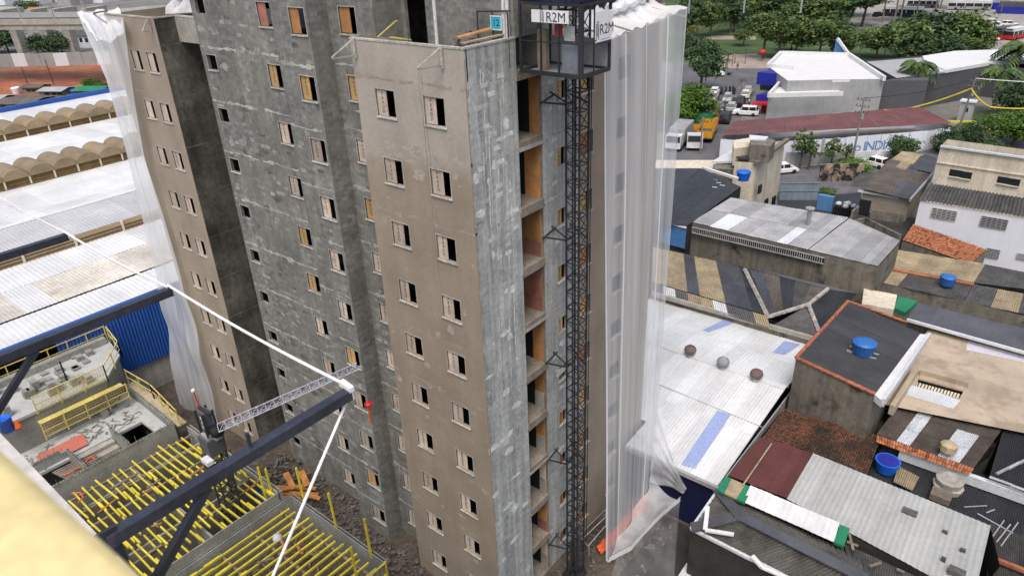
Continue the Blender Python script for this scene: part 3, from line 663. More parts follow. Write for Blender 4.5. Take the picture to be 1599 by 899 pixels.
def mark(size):                                    # two bent strokes standing before the letters
    mb = MB(); s_ = size
    for i, (dx, h0, h1) in enumerate(((0, -.62, .48), (.17, -.40, .62), (.30, -.62, .40))):
        x = dx*s_
        mb.box(x, x+.07*s_, -.004, 0, h0*s_, h1*s_)
        if i == 0: mb.hexa([(x-.16*s_, -.004, h0*s_), (x+.07*s_, -.004, h0*s_-.10*s_), (x+.07*s_, 0, h0*s_-.10*s_), (x-.16*s_, 0, h0*s_), (x-.16*s_, -.004, h0*s_+.05*s_), (x+.07*s_, -.004, h0*s_), (x+.07*s_, 0, h0*s_), (x-.16*s_, 0, h0*s_+.05*s_)])
        if i == 1: mb.box(x+.07*s_, x+.14*s_, -.004, 0, h1*s_-.12*s_, h1*s_)
    o = mb.build('emblem', M_navyink); me = o.data; bpy.data.objects.remove(o); return me
cxs, czs = (p.x+q.x)/2, (p.z+q.z)/2; hh = p.z-q.z
T_R2M = text_mesh('R2M', .46, mat=M_navyink)
inst('lettering', T_R2M, sg, V((cxs+.26, 2.722, czs-.03))-ORG[sg.name]); inst('emblem', mark(.42), sg, V((cxs-.42, 2.722, czs))-ORG[sg.name])
p, q = atx(930, 20, 3.05), atx(955, 59, 3.05)
q2 = atx(928, 68, 3.05)
s2 = MB().box(3.04, 3.065, p.y, p.y+(q.y-p.y), q2.z, p.z).build('company_sign', M_sign, cab)
cy_, cz_ = (p.y+q.y)/2, p.z-.62
def rot_inst(nm, me, par, pos):
    o = inst(nm, me, par, V(pos)-ORG[par.name], R(90)); return o
rot_inst('lettering', text_mesh('R2M', .50, mat=M_navyink), s2, (3.068, cy_+.18, cz_)); rot_inst('emblem', mark(.50), s2, (3.068, cy_-.52, cz_))
MB().box(3.066, 3.070, p.y+.12, q.y-.12, cz_-.50, cz_-.40).build('strip', M_navyink, s2)
MB().box(3.066, 3.070, p.y+.35, q.y-.2, cz_-.33, cz_-.31).build('strip', G_core, s2)

# ================================================================== NETS
def fold(u, z, a, n, ph=0): return a*(math.sin(u*n+ph+.25*math.sin(z*.2))+.45*math.sin(u*n*2.3+1.3*ph+z*.07)+.14*math.sin(u*n*4.9+z*.11))
rn = thing('safety_net', 'white translucent safety net hanging on the right corner of the tower behind the hoist mast', 'safety net', (2.4, 9, 0))
rows = []; NZ, NU = 46, 110
for i in range(NZ+1):
    t = i/NZ; row = []
    for j in range(NU+1):
        u = j/NU; yl = lerp(5.2, 6.55, t); yr = lerp(12.05, 11.75, t)
        zt_ = 28.95+.50*u*u; zb = .35+2.6*u**1.4
        z = lerp(zt_, zb, t); y = lerp(yl, yr, u)
        x = 2.4+fold(u*6.5, z, .085, 2.6)*min(1, .35+t*1.2)-.25*math.sin(math.pi*u)*(1-t)**6
        row.append((x, y, z))
    rows.append(row)
MB().grid(rows).build('net_sheet', M_net, rn, smooth=True)
for u0 in (.0, .285, .53, .78, 1.0):                     # seams and hems: doubled cloth
    rr = []
    for i in range(NZ+1):
        j = min(NU-2, max(1, int(u0*NU))); a, b = V(rows[i][j-1]), V(rows[i][j+1]); c = (a+b)/2; e = (b-a).normalized()*.05
        rr.append([c-e+V((.015, 0, 0)), c+e+V((.015, 0, 0))])
    MB().grid(rr).build('seam', M_net2, rn)
rr = []
for j in range(NU+1):                                     # flap from the outer edge up onto the roof
    u = j/NU; p = V(rows[0][j]); row = []
    for k in range(9):
        t = k/8; q = V((-.5+.3*math.sin(u*9), lerp(7.3, 13.6, u), 29.45+.25*math.sin(u*7)**2))
        r_ = lerp(p, q, t); r_.z -= .55*math.sin(math.pi*t)*(.6+.4*math.sin(u*11)); r_.z += .06*math.sin(u*50+k); row.append(r_)
    rr.append(row)
MB().grid(rr).build('roof_flap', M_net2, rn, smooth=True)
rr = []
for j in range(24):
    t = j/23; c = lerp(V((.2, 9.0, 29.55)), V((-.3, 13.2, 29.75)), t); row = []
    for k in range(10):
        a = 2*math.pi*k/9; s_ = .20+.10*math.sin(j*2.1)+.06*math.sin(j*5.3+k); row.append(c+V((s_*math.cos(a), .05*math.sin(k*3), s_*.9*math.sin(a))))
    rr.append(row)
MB().grid(rr).build('rolled_net', M_net2, rn, smooth=True)
for y in (5.6, 7.2, 11.9): MB().bar((-.2, y+.9, 29.35), (2.4, y, 29.05), .06).build('outrigger', M_mortar, rn)
# lower skirt and bulge tied out to the side
P1 = at(1071, 763, 3.0); hem = [at(951, 876, .5), at(985, 858, 1.0), at(1022, 816, 1.9), at(1062, 781, 2.8)]
def spl(pts, t):
    f = t*(len(pts)-1); i = min(len(pts)-2, int(f)); return lerp(pts[i], pts[i+1], f-i)
rr = [[spl(hem, j/30)+V((0, 0, lerp(.32, -.05, k/3)+.02*math.sin(j*1.7))) for j in range(31)] for k in range(4)]
MB().grid(rr).build('hem', M_net2, rn, smooth=True)
rr = []
for k in range(12):
    t = k/11; row = []
    for j in range(31):
        u = j/30; a = V(rows[NZ][int(u*NU)]); q = lerp(a, spl(hem, u), t); q.z -= .35*math.sin(math.pi*t)*(.3+u); q.x += .05*math.sin(u*17+t*3); row.append(q)
    rr.append(row)
MB().grid(rr).build('lower_sheet', M_net, rn, smooth=True)
top = [V(rows[int(NZ*.80)][NU]), P1]; bot = [V(rows[NZ][NU])+V((0, -.4, -.2)), P1+V((-.1, 0, -.35))]
rr = []
for k in range(14):
    t = k/13; a = lerp(top[0], bot[0], t); b = lerp(top[1], bot[1], t); row = []
    for j in range(13):
        u = j/12; q = lerp(a, b, u); q.z -= .9*math.sin(math.pi*u)*(1-t)*.8; q.y += .1*math.sin(k*2.2+j*.6); row.append(q)
    rr.append(row)
MB().grid(rr).build('bulge', M_net, rn, smooth=True)
gb = [at(952, 899, .05), at(1000, 905, .05), at(1054, 905, .05)]
rr = []
for k in range(13):
    t = k/12; row = []
    for j in range(41):
        u = j/40; q = lerp(spl(hem, .12+.88*u), spl(gb, u), t); q += V((.10*math.sin(u*23+t*2)*t, .10*math.sin(u*31)*t, 0)); row.append(q)
    rr.append(row)
MB().grid(rr).build('skirt', M_net3, rn, smooth=True)
# left net
ln = thing('safety_net', 'white translucent safety net draped over the left edge of the beige block', 'safety net', (-29, -.3, 0))
inn = [(193, 28), (206, 130), (224, 247), (251, 335), (281, 440), (310, 540), (335, 635), (352, 700)]
out = [(120, 20), (166, 125), (195, 230), (219, 320), (245, 425), (262, 510), (276, 610), (296, 690)]
rr = []
for i in range(57):
    t = i/56; f = t*7; k = min(6, int(f)); g = f-k
    a = aty(lerp(inn[k][0], inn[k+1][0], g), lerp(inn[k][1], inn[k+1][1], g), -.28); b = aty(lerp(out[k][0], out[k+1][0], g), lerp(out[k][1], out[k+1][1], g), -.28)
    row = []
    for j in range(29):
        u = j/28; q = lerp(a, b, u); q.y += .10*math.sin(u*9+t*3)+.05*math.sin(u*23-t*9)+(.25*math.sin(t*40+u*4)*max(0, .2-abs(t-.72))*3); row.append(q)
    rr.append(row)
MB().grid(rr).build('net_sheet', M_net, ln, smooth=True)
sd_ = [[r_[-1]+V((.15*k/6*math.sin(i*.5), 1.2*k, -.02*k)) for k in range(7)] for i, r_ in enumerate(rr)]
MB().grid(sd_).build('side_sheet', M_net, ln, smooth=True)
t2 = []
for i in range(10):
    a = lerp(aty(120, 20, -.28), aty(150, 62, -.28), i/9); b = lerp(aty(190, 14, 1.0), aty(196, 40, -.1), i/9); row = []
    for j in range(15):
        q = lerp(a, b, j/14); q.z += .10*math.sin(i*1.9+j*1.1)-.45*math.sin(math.pi*j/14)*i/9; q.y += .1*math.sin(j*1.7); row.append(q)
    t2.append(row)
MB().grid(t2).build('top_flap', M_net2, ln, smooth=True)
MB().bar(aty(146, 21, -.1), aty(168, 17, .6), .07).build('outrigger', M_black, ln); MB().bar(aty(146, 22, -.1), aty(168, 38, .2), .07).build('outrigger', M_black, ln); MB().bar(aty(164, 20, .5), aty(167, 36, .2), .07).build('outrigger', M_black, ln)
pr = []
for i in range(9):
    row = []
    for j in range(16):
        c = lerp(V((-26.3, 3.4, 29.0)), V((-22.9, 4.2, 29.2)), j/15); a = math.pi*i/8
        row.append(c+V((.1*math.sin(j*2+i), .55*math.cos(a), .75*math.sin(a)*(.7+.3*math.sin(j*1.3)))))
    pr.append(row)
MB().grid(pr).build('plastic_sheeting', M_net2, label='crumpled white plastic sheeting on the roof of the left beige block', cat='plastic sheet')

# ================================================================== OUTRIGGERS OF THE NEIGHBOURING TOWER (near the camera)
ledge = thing('neighbour_tower', 'edge of the neighbouring tower under the viewer with a pale concrete ledge', 'building', (11, -18.3, 0))
MB().box(-4, 16.3, -19.0, -18.16, 0, 30.42).build('wall', M_conc, ledge)
MB().box(-4, 16.3, -19.0, -18.10, 30.42, 30.5).build('ledge', surf('pale_ledge', (.52, .50, .48), var=.15, sc=2), ledge)
for y_ in (29.2, 26.4): MB().box(-4, 16.3, -18.15, -18.13, y_, y_+.12).build('joint', M_mortar, ledge)
rl = thing('guard_rail', 'peeling yellow guard board with rust patches close to the viewer', 'guard rail', (16.9, -18.66, 32.4))
RZ_ = 32.7
pA, pB, pC, pD = at(-60, 645, RZ_), at(345, 1004, RZ_), at(-330, 640, RZ_), at(-60, 1080, RZ_)
rr = []
for i in range(40):
    t = i/39; row = []
    for j in range(20):
        u = j/19; q = lerp(lerp(pA, pB, t), lerp(pC, pD, t), u); q.z -= .006*(1-min(1, u*8))**2
        row.append(q)
    rr.append(row)
low = [[r_[0]-V((0, 0, .05)), r_[0]] for r_ in rr]
mb = MB(); mb.grid(rr); mb.grid(low); mb.build('board', M_rail, rl, smooth=True)
for x_ in (15.0, 18.6): MB().bar((x_, -18.85, 30.5), (x_, -18.85, 32.62), .05).build('post', M_yel, rl)
DZ = 30.6; tips = []
dav_lab = ['nearest dark steel outrigger beam reaching out over the yellow formwork', 'middle dark steel outrigger beam in front of the blue cladding', 'farthest dark steel outrigger beam over the white warehouse roof']
for i, (tx, nx) in enumerate(((545, 0), (265, 0), (103, 0))):
    ty = (614, 455, 370)[i]; tp = at(tx, ty, DZ); tips.append(tp)
    d_ = thing('outrigger_beam', dav_lab[i], 'steel beam', (tp.x, -18.1, DZ), 'steel outrigger beams of the neighbouring tower')
    MB().bar((tp.x, -18.12, DZ), tp, .064, .064).build('beam', M_davit, d_)
    MB().bar((tp.x, -17.62, DZ-.04), (tp.x, -18.12, DZ-.50), .042, .042).build('brace', M_black, d_)
    MB().bar((tp.x, -18.13, DZ-.62), (tp.x, -18.13, DZ+.06), .13, .02).build('wall_plate', M_black, d_)
    MB().bar(tp, tp+V((0, .01, 0)), .068, .068).build('end_cap', M_white if i == 0 else M_black, d_)
    if i == 0: MB().tube((tp.x, -17.35, DZ+.05), (tp.x, -17.35, DZ+.13), .012, 6).build('bolt', M_black, d_)
def rope(pts, r, label, sag=.0):
    mb = MB()
    for a, b in zip(pts, pts[1:]):
        n = 10
        for k in range(n):
            p = lerp(V(a), V(b), k/n)-V((0, 0, sag*math.sin(math.pi*k/n))); q = lerp(V(a), V(b), (k+1)/n)-V((0, 0, sag*math.sin(math.pi*(k+1)/n))); mb.tube(p, q, r, 7, caps=False)
    return mb.build('rope', M_rope, label=label, cat='rope', group='white ropes between the outrigger beams')
e = V((0, 0, .055))
rope([tips[0]+e, tips[1]+e], .0105, 'white rope from the nearest outrigger beam to the middle one', .03)
rope([tips[1]+e-V((0, 0, .02)), tips[2]+e], .010, 'white rope crossing the warehouse roof to the farthest outrigger beam', .03)
rope([tips[2]+e, tips[2]+V((-2.2, .02, .08))], .007, 'thin white rope leaving the farthest outrigger beam to the left', .03)
rope([tips[0]-V((0, .03, .05)), atx(400, 960, tips[0].x+.25)], .009, 'white rope dropping steeply from the tip of the nearest outrigger beam')
MB().bar(tips[0]+e-V((.075, -.01, .01)), tips[0]+e+V((.035, 0, -.015)), .035, .035).build('rope_knot', M_rope, label='thick white rope knot at the tip of the nearest outrigger beam', cat='knot')

# ================================================================== BUILDING SITE IN FRONT OF THE TOWER
random.seed(11)
def wallbar(mb, x0, x1, y0, y1, z0, z1): mb.box(min(x0, x1), max(x0, x1), min(y0, y1), max(y0, y1), z0, z1)
# right bay: beams run away from the viewer
bx0, bx1, by0, by1 = -13.98, -5.72, -9.4, -2.72
bay = thing('formwork_bay', 'right formwork bay with parallel yellow joists between grey wall forms', 'formwork', (-10, -6, 0))
for a in ((bx0, bx1, by1, by1+.05), (bx0, bx1, by1+.16, by1+.21), (bx0, bx0+.05, by0-4, by1), (bx0-.16, bx0-.11, by0-4, by1), (bx1, bx1+.05, by0-4, by1+.2), (bx0+.05, bx1, by0-4.1, by0-4)):
    mb = MB(); wallbar(mb, *a, .2, 3.0); mb.build('wall_form', M_sitewall, bay)
for a in ((bx0, bx1, by1+.05, by1+.16), (bx0-.11, bx0, by0-4, by1)):
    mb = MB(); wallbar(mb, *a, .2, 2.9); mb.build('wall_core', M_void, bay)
MB().box(bx0, bx1, by0-4, by1, .1, .2).build('floor', M_soil, bay)
n = 15
for i in range(n):
    x = bx0+.45+i*(bx1-bx0-.8)/(n-1)
    ys = [(by0-3.9, by0+.2+ru(-.6, .9)), (by0-.5+ru(-.5, .5), by1-.25-ru(0, .3))]
    for j, (a, b) in enumerate(ys): MB().bar((x+(.07 if j else -.0), a, 2.66), (x+(.07 if j else 0)+ru(-.05, .05), b, 2.66), .085, .13).build('joist', M_yel, bay)
    c = by0+ru(-.6, 1.6); MB().bar((x+.035, c, 2.68), (x+.035, c+ru(.8, 1.5), 2.68), .13, .15).build('joist_sleeve', M_yel, bay)
for y in (-11.6, -9.9, -7.6, -5.6, -3.6): MB().bar((bx0+.1, y, 2.42), (bx1-.1, y+ru(-.2, .2), 2.42), .14, .16).build('purlin', M_woodG, bay)
for _ in range(26):
    x, y = ru(bx0+.5, bx1-.5), ru(by0-3, by1-.6); MB().tube((x, y, .2), (x+ru(-.1, .1), y, 2.4), .03, 6).build('prop', M_woodG, bay)
mb = MB()
for _ in range(150):
    x, y = ru(bx0+.3, bx1-.3), ru(by0-3.5, by1-.3); c = V((x, y, .25)); mb.bar(c, c+V((ru(-.7, .7), ru(-.7, .7), ru(0, .1))), ru(.05, .2), .05)
mb.build('scrap', M_woodG, bay, kind='stuff')
for _ in range(9):
    x, y = ru(bx0+.8, bx1-1.0), ru(by0-2, by1-1.5); MB().bar((x, y, 2.76), (x+ru(.4, 1.2), y+ru(-.4, .8), 2.76), ru(.08, .18), .04).build('loose_plank', M_woodG if rnd() < .6 else M_wood, bay)
# left bay: beams run across
ax0, ax1, ay0, ay1 = -24.7, bx0-.17, -10.9, -3.35
bay2 = thing('formwork_bay', 'left formwork bay around the concrete pump mast with scattered yellow joists', 'formwork', (-20, -7, 0))
for a in ((ax0, ax1, ay1, ay1+.06), (ax0, ax1, ay1+.2, ay1+.26), (ax1-.06, ax1, ay0, ay1+.2), (ax0, ax1, ay0-1.5, ay0-1.44)):
    mb = MB(); wallbar(mb, *a, .2, 3.6); mb.build('wall_form', M_sitewall, bay2)
for a, zt2 in (((-23.2, -23.06, ay0, ay1), 3.0), ((-20.0, -19.86, ay0, ay1), 3.0), ((-17.4, -17.26, ay0, ay1), 3.0), ((ax0, ax1, -7.4, -7.26), 2.9)):
    mb = MB(); wallbar(mb, *a, .2, zt2); mb.build('partition', M_sitewall, bay2)
MB().box(ax0, ax1, ay0-1.5, ay1, .1, .2).build('floor', M_soil, bay2)
for i in range(20):
    y = ay0-1.2+i*(ay1-ay0+.95)/19; x = ax0+ru(.1, .8)
    while x < ax1-.9:
        l = ru(2.2, 4.2); x2 = min(ax1-.1, x+l)
        if rnd() < .93:
            MB().bar((x, y+ru(-.07, .07), 3.36), (x2, y+ru(-.09, .09), 3.36+ru(-.03, .08)), .085, .13).build('joist', M_yel, bay2)
            if rnd() < .55: MB().bar((x2-.7, y+.09, 3.38), (min(x2+.35, ax1-.12), y+.09, 3.38), .11, .14).build('joist_sleeve', M_yel, bay2)
        x = x2+ru(.05, .5)
for x in (-24.2, -22.6, -21, -18.9, -16.3): MB().bar((x, ay0-1.2, 3.14), (x+ru(-.1, .1), ay1-.1, 3.14), .12, .15).build('purlin', M_woodG, bay2)
for _ in range(34):
    x, y = ru(ax0+.4, ax1-.4), ru(ay0-1, ay1-.4); MB().tube((x, y, .2), (x, y, 3.1), .03, 6).build('prop', M_woodG, bay2)
mb = MB()
for _ in range(240):
    x, y = ru(ax0+.3, ax1-.3), ru(ay0-1, ay1-.3); c = V((x, y, ru(.22, .5))); mb.bar(c, c+V((ru(-.8, .8), ru(-.8, .8), ru(0, .3))), ru(.04, .2), .05)
mb.build('scrap', M_woodG, bay2, kind='stuff')
for _ in range(16):
    x, y = ru(ax0+.8, ax1-1.5), ru(ay0-.6, ay1-.8); MB().bar((x, y, 3.47), (x+ru(-.3, .3), y+ru(.5, 2.0), 3.47), ru(.08, .2), .04).build('loose_plank', M_woodG if rnd() < .6 else M_wood, bay2)
MB().box(-19.3, -18.2, -6.5, -5.6, .2, 1.7).build('shutter_panel', M_tub, bay2); MB().box(-17.2, -16.2, -3.4, -3.33, 1.6, 2.9).build('shutter_panel', M_tub, bay2)
MB().box(-24.2, -23.6, -10.4, -9.9, .2, 1.4).build('shutter_panel', M_tub, bay2)
# guard posts on the wall forms
for i, (x, y, t) in enumerate(((415, 777, 729), (426, 776, 732), (476, 785, 731), (525, 822, 771), (579, 864, 810), (557, 899, 854), (520, 790, 769))[:6]):
    p = at(x, y, 3.0); h = hgt(p, t)
    MB().bar(p-V((0, 0, .3)), p+V((ru(-.12, .0), 0, h)), .10, .10).build('guard_post', M_yel, label=['first', 'second', 'third', 'fourth', 'fifth', 'sixth'][i]+' yellow guard post from the left along the back of the right formwork bay', cat='post', group='yellow guard posts on the formwork', loc=p)
yg = thing('mesh_guard', 'yellow mesh guard panel at the right end of the right formwork bay', 'guard panel', (bx1+.1, -3.4, 3))
for z in (2.2, 3.0): MB().bar((bx1+.12, -2.7, z), (bx1+.12, -6.0, z), .06).build('rail', M_yel, yg)
for i in range(12): MB().bar((bx1+.12, -2.7-i*.3, 2.2), (bx1+.12, -2.7-i*.3, 3.0), .025).build('bar', M_yel, yg)
MB().bar((bx1+.12, -2.7, 1.6), (bx1+.12, -2.7, 3.1), .09).build('post', M_yel, yg)
tb = at(434, 842, 2.6); MB().lathe(tb, [(.26, 0), (.28, .12), (.24, .28), (.12, .37), (.03, .40)], 14).build('round_tub', M_lav, label='pale lavender upturned tub among the yellow joists', cat='tub', smooth=True, loc=tb)
# timber heap between the bays and the tower
tp_ = at(455, 762, 1.2)
tl = ['long orange plank at the front of the timber heap', 'orange plank lying behind the front plank of the timber heap', 'orange plank across the top of the timber heap', 'steep orange plank leaning on the timber heap', 'second steep orange plank leaning against the rubble', 'short pale ended plank at the right of the timber heap', 'low orange plank under the timber heap']
for i, (a, b, wd) in enumerate((((424, 768), (497, 772), .35), ((428, 760), (494, 762), .3), ((440, 764), (488, 755), .3), ((446, 738), (458, 762), .4), ((470, 735), (480, 758), .4), ((478, 772), (500, 778), .3), ((430, 776), (470, 778), .3))):
    MB().bar(at(*a, .9+.12*i), at(*b, .8+.1*i), wd, .07).build('timber', M_wood, label=tl[i], cat='plank', group='orange planks in the timber heap')
mb = MB()
for _ in range(1500):
    x, y = ru(-21, -5.6), ru(-2.4, 1.1)
    if y > .1 and x > -12: y = ru(-2.4, .1)
    s_ = ru(.03, .13)*(.7 if rnd() < .7 else 1.5); h = max(0, .9*(1-abs(x+18.5)/3.0)) if x < -15.5 else .25*rnd()
    c = V((x, y, h*rnd()+.03)); mb.bar(c, c+V((ru(-1, 1)*s_*2.4, ru(-1, 1)*s_*2.4, ru(0, .4)*s_)), s_, s_*ru(.3, .9))
mb.build('rubble', M_rubble, kind='stuff', label='grey rubble and scraps along the foot of the tower')
mb = MB()
for _ in range(300):
    x, y = ru(.2, 4.5), ru(-4, 12)
    s_ = ru(.03, .16); c = V((x, y, .04)); mb.bar(c, c+V((ru(-1, 1)*s_*4, ru(-1, 1)*s_*4, ru(0, .3)*s_)), s_, s_*.5)
mb.build('debris', M_rubble, kind='stuff', label='loose scraps on the soil beside the hoist')
mb = MB(); rr = []
om = [at(932, 853, .5), atx(948, 836, 1.75), atx(985, 796, 1.8), atx(1014, 758, 1.8)]; om2 = [at(938, 864, .2), atx(962, 847, 2.05), atx(1000, 815, 2.1), atx(1017, 786, 2.1)]
rr = [[lerp(spl(om, j/30), spl(om2, j/30), k/6)+V((0, 0, .06*math.sin(j*1.3+k*1.7))) for j in range(31)] for k in range(7)]
MB().grid(rr).build('orange_mesh', M_orange, label='orange plastic mesh fence lying behind the right safety net', cat='mesh fence', smooth=True)
sc_ = thing('scaffold_rail', 'grey scaffold rail frame on the soil between mast and right net', 'scaffold rail', at(920, 830, 0))
for a, b in (((905, 835), (945, 795)), ((905, 845), (947, 805)), ((905, 835), (918, 852)), ((945, 795), (950, 812)), ((918, 852), (950, 815))): MB().tube(at(*a, .9), at(*b, .9), .03, 6).build('rail', M_cgreyL, sc_)
for a in ((905, 840), (920, 850), (946, 800)): p = at(*a, .9); MB().tube((p.x, p.y, 0), p, .03, 6).build('post', M_cgreyL, sc_)
p = at(874, 893, 0)
for i, (x, y, r_) in enumerate(((905, 893, .34), (888, 898, .3))):
    c = at(x, y, 0); MB().lathe(c, [(r_, 0), (r_+.06, .1), (r_, .22), (r_*.5, .24), (r_*.5, .1)], 16).build('tyre', M_rub, label=['black tyre on the soil right of the mast foot', 'black tyre directly below the mast foot'][i], cat='tyre', smooth=True, loc=c)

# concrete pump mast with its boom
cb = thing('concrete_boom', 'dark concrete placing mast with a lattice boom reaching to the tower', 'concrete boom', (-16.1, -5.4, 0))
mx, my = -16.1, -5.4; s_ = .42
mb = MB()
for x in (-s_, s_):
    for y in (-s_, s_): mb.bar((mx+x, my+y, 0), (mx+x, my+y, 7.2), .09)
for i in range(12):
    z = i*.6
    for p, q in (((-s_, -s_), (s_, -s_)), ((s_, -s_), (s_, s_)), ((s_, s_), (-s_, s_)), ((-s_, s_), (-s_, -s_))):
        mb.bar((mx+p[0], my+p[1], z), (mx+q[0], my+q[1], z), .05); mb.bar((mx+p[0], my+p[1], z), (mx+q[0], my+q[1], z+.6), .04)
mb.build('lattice_mast', M_black, cb)
MB().box(mx-.5, mx+.5, my-.5, my+.5, 7.2, 8.3).build('slewing_base', M_charc, cb); MB().box(mx-.36, mx+.36, my-.36, my+.36, 8.3, 8.5).build('turntable', M_cgreyL, cb)
mb = MB()
for x in (-.36, .36): mb.bar((mx+x, my-.3, 8.5), (mx+x, my-.3, 10.0), .1); mb.bar((mx+x, my+.3, 8.5), (mx+x, my+.3, 10.0), .1)
mb.bar((mx-.45, my, 10.0), (mx+.75, my, 10.05), .16); mb.build('head_frame', M_black, cb)
MB().box(mx-.28, mx+.28, my-.24, my+.24, 8.6, 9.95).build('head_panel', M_charc, cb)
lg = MB()
for i in range(3): lg.box(mx-.08+.05*(i % 2), mx+.10, my-.255, my-.245, 8.9+.3*i, 9.1+.3*i)
lg.build('lettering', M_white, cb)
MB().box(mx+.05, mx+.75, my-.9, my-.5, 7.0, 7.25).build('cab_roof', M_white, cb); MB().box(mx+.1, mx+.7, my-.85, my-.52, 6.4, 7.0).build('cab_window', M_glass, cb)
MB().tube((mx-.35, my, 10.0), (mx-.55, my, 11.0), .04, 6).build('beacon_pole', M_redp, cb); MB().lathe((mx-.55, my, 10.95), [(.05, 0), (.12, .08), (.12, .16), (.05, .24)], 10).build('beacon', M_lamp, cb, smooth=True)
A_ = V((mx+.9, my+.3, 8.9)); B_ = aty(562, 574, -1.6)
dirv = (B_-A_).normalized(); sdv = dirv.cross(V((0, 0, 1))).normalized(); upv = sdv.cross(dirv)
mb = MB(); n = 16; ch = [sdv*-.22, sdv*.22, upv*.4]
for c in ch: mb.tube(A_+c, B_+c*.7, .035, 6)
for i in range(n):
    for c, d_ in ((0, 1), (1, 2), (2, 0)):
        mb.tube(lerp(A_, B_, i/n)+ch[c]*(1-.3*i/n), lerp(A_, B_, (i+1)/n)+ch[d_]*(1-.3*i/n), .02, 5); mb.tube(lerp(A_, B_, i/n)+ch[c]*(1-.3*i/n), lerp(A_, B_, i/n)+ch[d_]*(1-.3*i/n), .02, 5)
mb.build('boom', surf('boom_grey', (.42, .43, .50), var=.2), cb)
MB().lathe(A_-dirv*.4+V((0, 0, -.2)), [(.1, 0), (.36, .05), (.36, .5), (.1, .55)], 14).build('hose_reel', M_rub, cb, smooth=True); MB().box(A_.x-.5, A_.x-.1, A_.y-.4, A_.y, A_.z-.6, A_.z-.1).build('gearbox', M_cgreyL, cb)
bk = aty(578, 660, -1.7); bt = thing('hose_end', 'red hose end hanging below the lattice boom tip', 'hose end', bk); MB().tube(bk, bk+V((.1, 0, 1.0)), .05, 6).build('hose', M_orange, bt); MB().lathe(bk+V((.1, 0, 1.0)), [(.06, 0), (.2, .1), (.2, .22), (.06, .3)], 10).build('cap', M_redp, bt)
# raised slabs of the next building
dk = thing('site_slab', 'grey concrete floor with block walls and a stair opening in the next building under construction', 'concrete slab', (-29, -8, 0))
MB().box(-32.6, -27.9, -15.5, -3.95, 3.3, 3.5).build('floor', M_slab, dk); MB().box(-27.9, -25.0, -15.5, -12.4, 3.3, 3.5).build('floor', M_slab, dk); MB().box(-27.9, -25.0, -4.9, -3.95, 3.3, 3.5).build('floor', M_slab, dk)
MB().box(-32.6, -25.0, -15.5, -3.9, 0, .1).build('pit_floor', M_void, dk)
HB = MB(); HB.box(0, .38, 0, .14, 0, .19)
for x in (.04, .21): HB.face((x, .03, .1905), (x+.13, .03, .1905), (x+.13, .11, .1905), (x, .11, .1905))
HB.mi = [0]*6+[1]*2
ob = HB.build('hollow_block', [M_sitewall, M_void]); HBM = ob.data; bpy.data.objects.remove(ob)
def blockwall(a, b, z0, z1):
    a, b = V((*a, 0)), V((*b, 0)); d_ = (b-a); L_ = d_.length; d_.normalize(); n_ = V((-d_.y, d_.x, 0)); mb = MB()
    mb.hexa([a+V((0, 0, z0)), b+V((0, 0, z0)), b+n_*.14+V((0, 0, z0)), a+n_*.14+V((0, 0, z0)), a+V((0, 0, z1-.19)), b+V((0, 0, z1-.19)), b+n_*.14+V((0, 0, z1-.19)), a+n_*.14+V((0, 0, z1-.19))]); mb.build('block_wall', M_sitewall, dk)
    for i in range(int(L_/.39)): inst('hollow_block', HBM, dk, a+d_*i*.39+V((0, 0, z1-.19+ru(0, .008)))-ORG[dk.name], math.atan2(d_.y, d_.x))
blockwall((-24.9, -15), (-24.9, -4.0), .1, 4.2); blockwall((-32.7, -3.85), (-25.0, -4.1), .1, 4.2); blockwall((-28.0, -6.9), (-25.0, -6.9), .1, 4.2); blockwall((-28.0, -9.6), (-25.0, -9.6), .1, 4.2); blockwall((-28.1, -15), (-28.1, -9.6), 3.5, 4.2)
for i in range(6): MB().box(-27.9+i*.48, -27.42+i*.48, -9.45, -6.95, .4, 3.4-.26*i).build('stair_step', M_conc, dk)
MB().box(-27.9, -25.1, -12.3, -12.2, .1, 3.4).build('block_wall', M_sitewall, dk)
pp = pxs([(56, 712), (128, 676), (138, 692), (66, 728)], 3.64); MB().prism(pp, 3.56, 3.64).build('form_plate', M_salmon, label='pinkish red form plate lying on the site slab', cat='form plate', loc=pp[0])
for i in range(9):
    a, b = at(82+i*3, 738+i*1.5, 3.6), at(148+i*2, 706+i*3, 3.6); MB().bar(a, b, .12, .08).build('timber', M_woodG, label=['left end', 'second', 'third', 'fourth', 'middle', 'sixth', 'seventh', 'eighth', 'right end'][i]+' grey timber of the nine laid beside the red form plate', cat='timber', group='grey timbers stacked on the site slab')
for i, (x, y) in enumerate(((165, 650), (150, 630), (85, 655), (118, 628))):
    p = at(x, y, 3.5); mb = MB()
    for k in range(5): mb.box(p.x-.3, p.x+.25, p.y-.25, p.y+.2, p.z+.12*k, p.z+.12*k+.11)
    mb.build('block_stack', M_sitewall, label=['small block stack beside the stair opening', 'low block stack near the slab corner post', 'grey scraps heap on the long slab strip', 'block heap beside the yellow rail'][i], cat='block stack', loc=p)
mb = MB()
for _ in range(130):
    x, y = ru(-30.5, -28.3), ru(-14.5, -4.2); c = V((x, y, 3.52)); mb.bar(c, c+V((ru(-.6, .6), ru(-.6, .6), ru(0, .08))), ru(.02, .12), ru(.02, .08))
mb.build('site_litter', M_sitewall, dk, kind='stuff')
q = Q0 = pxs([(62, 672), (110, 645), (165, 640), (120, 662)], 3.53); MB().face(*q).build('green_sheet', M_clear, label='crumpled pale green plastic sheet on the site slab strip', cat='plastic sheet', loc=q[0])
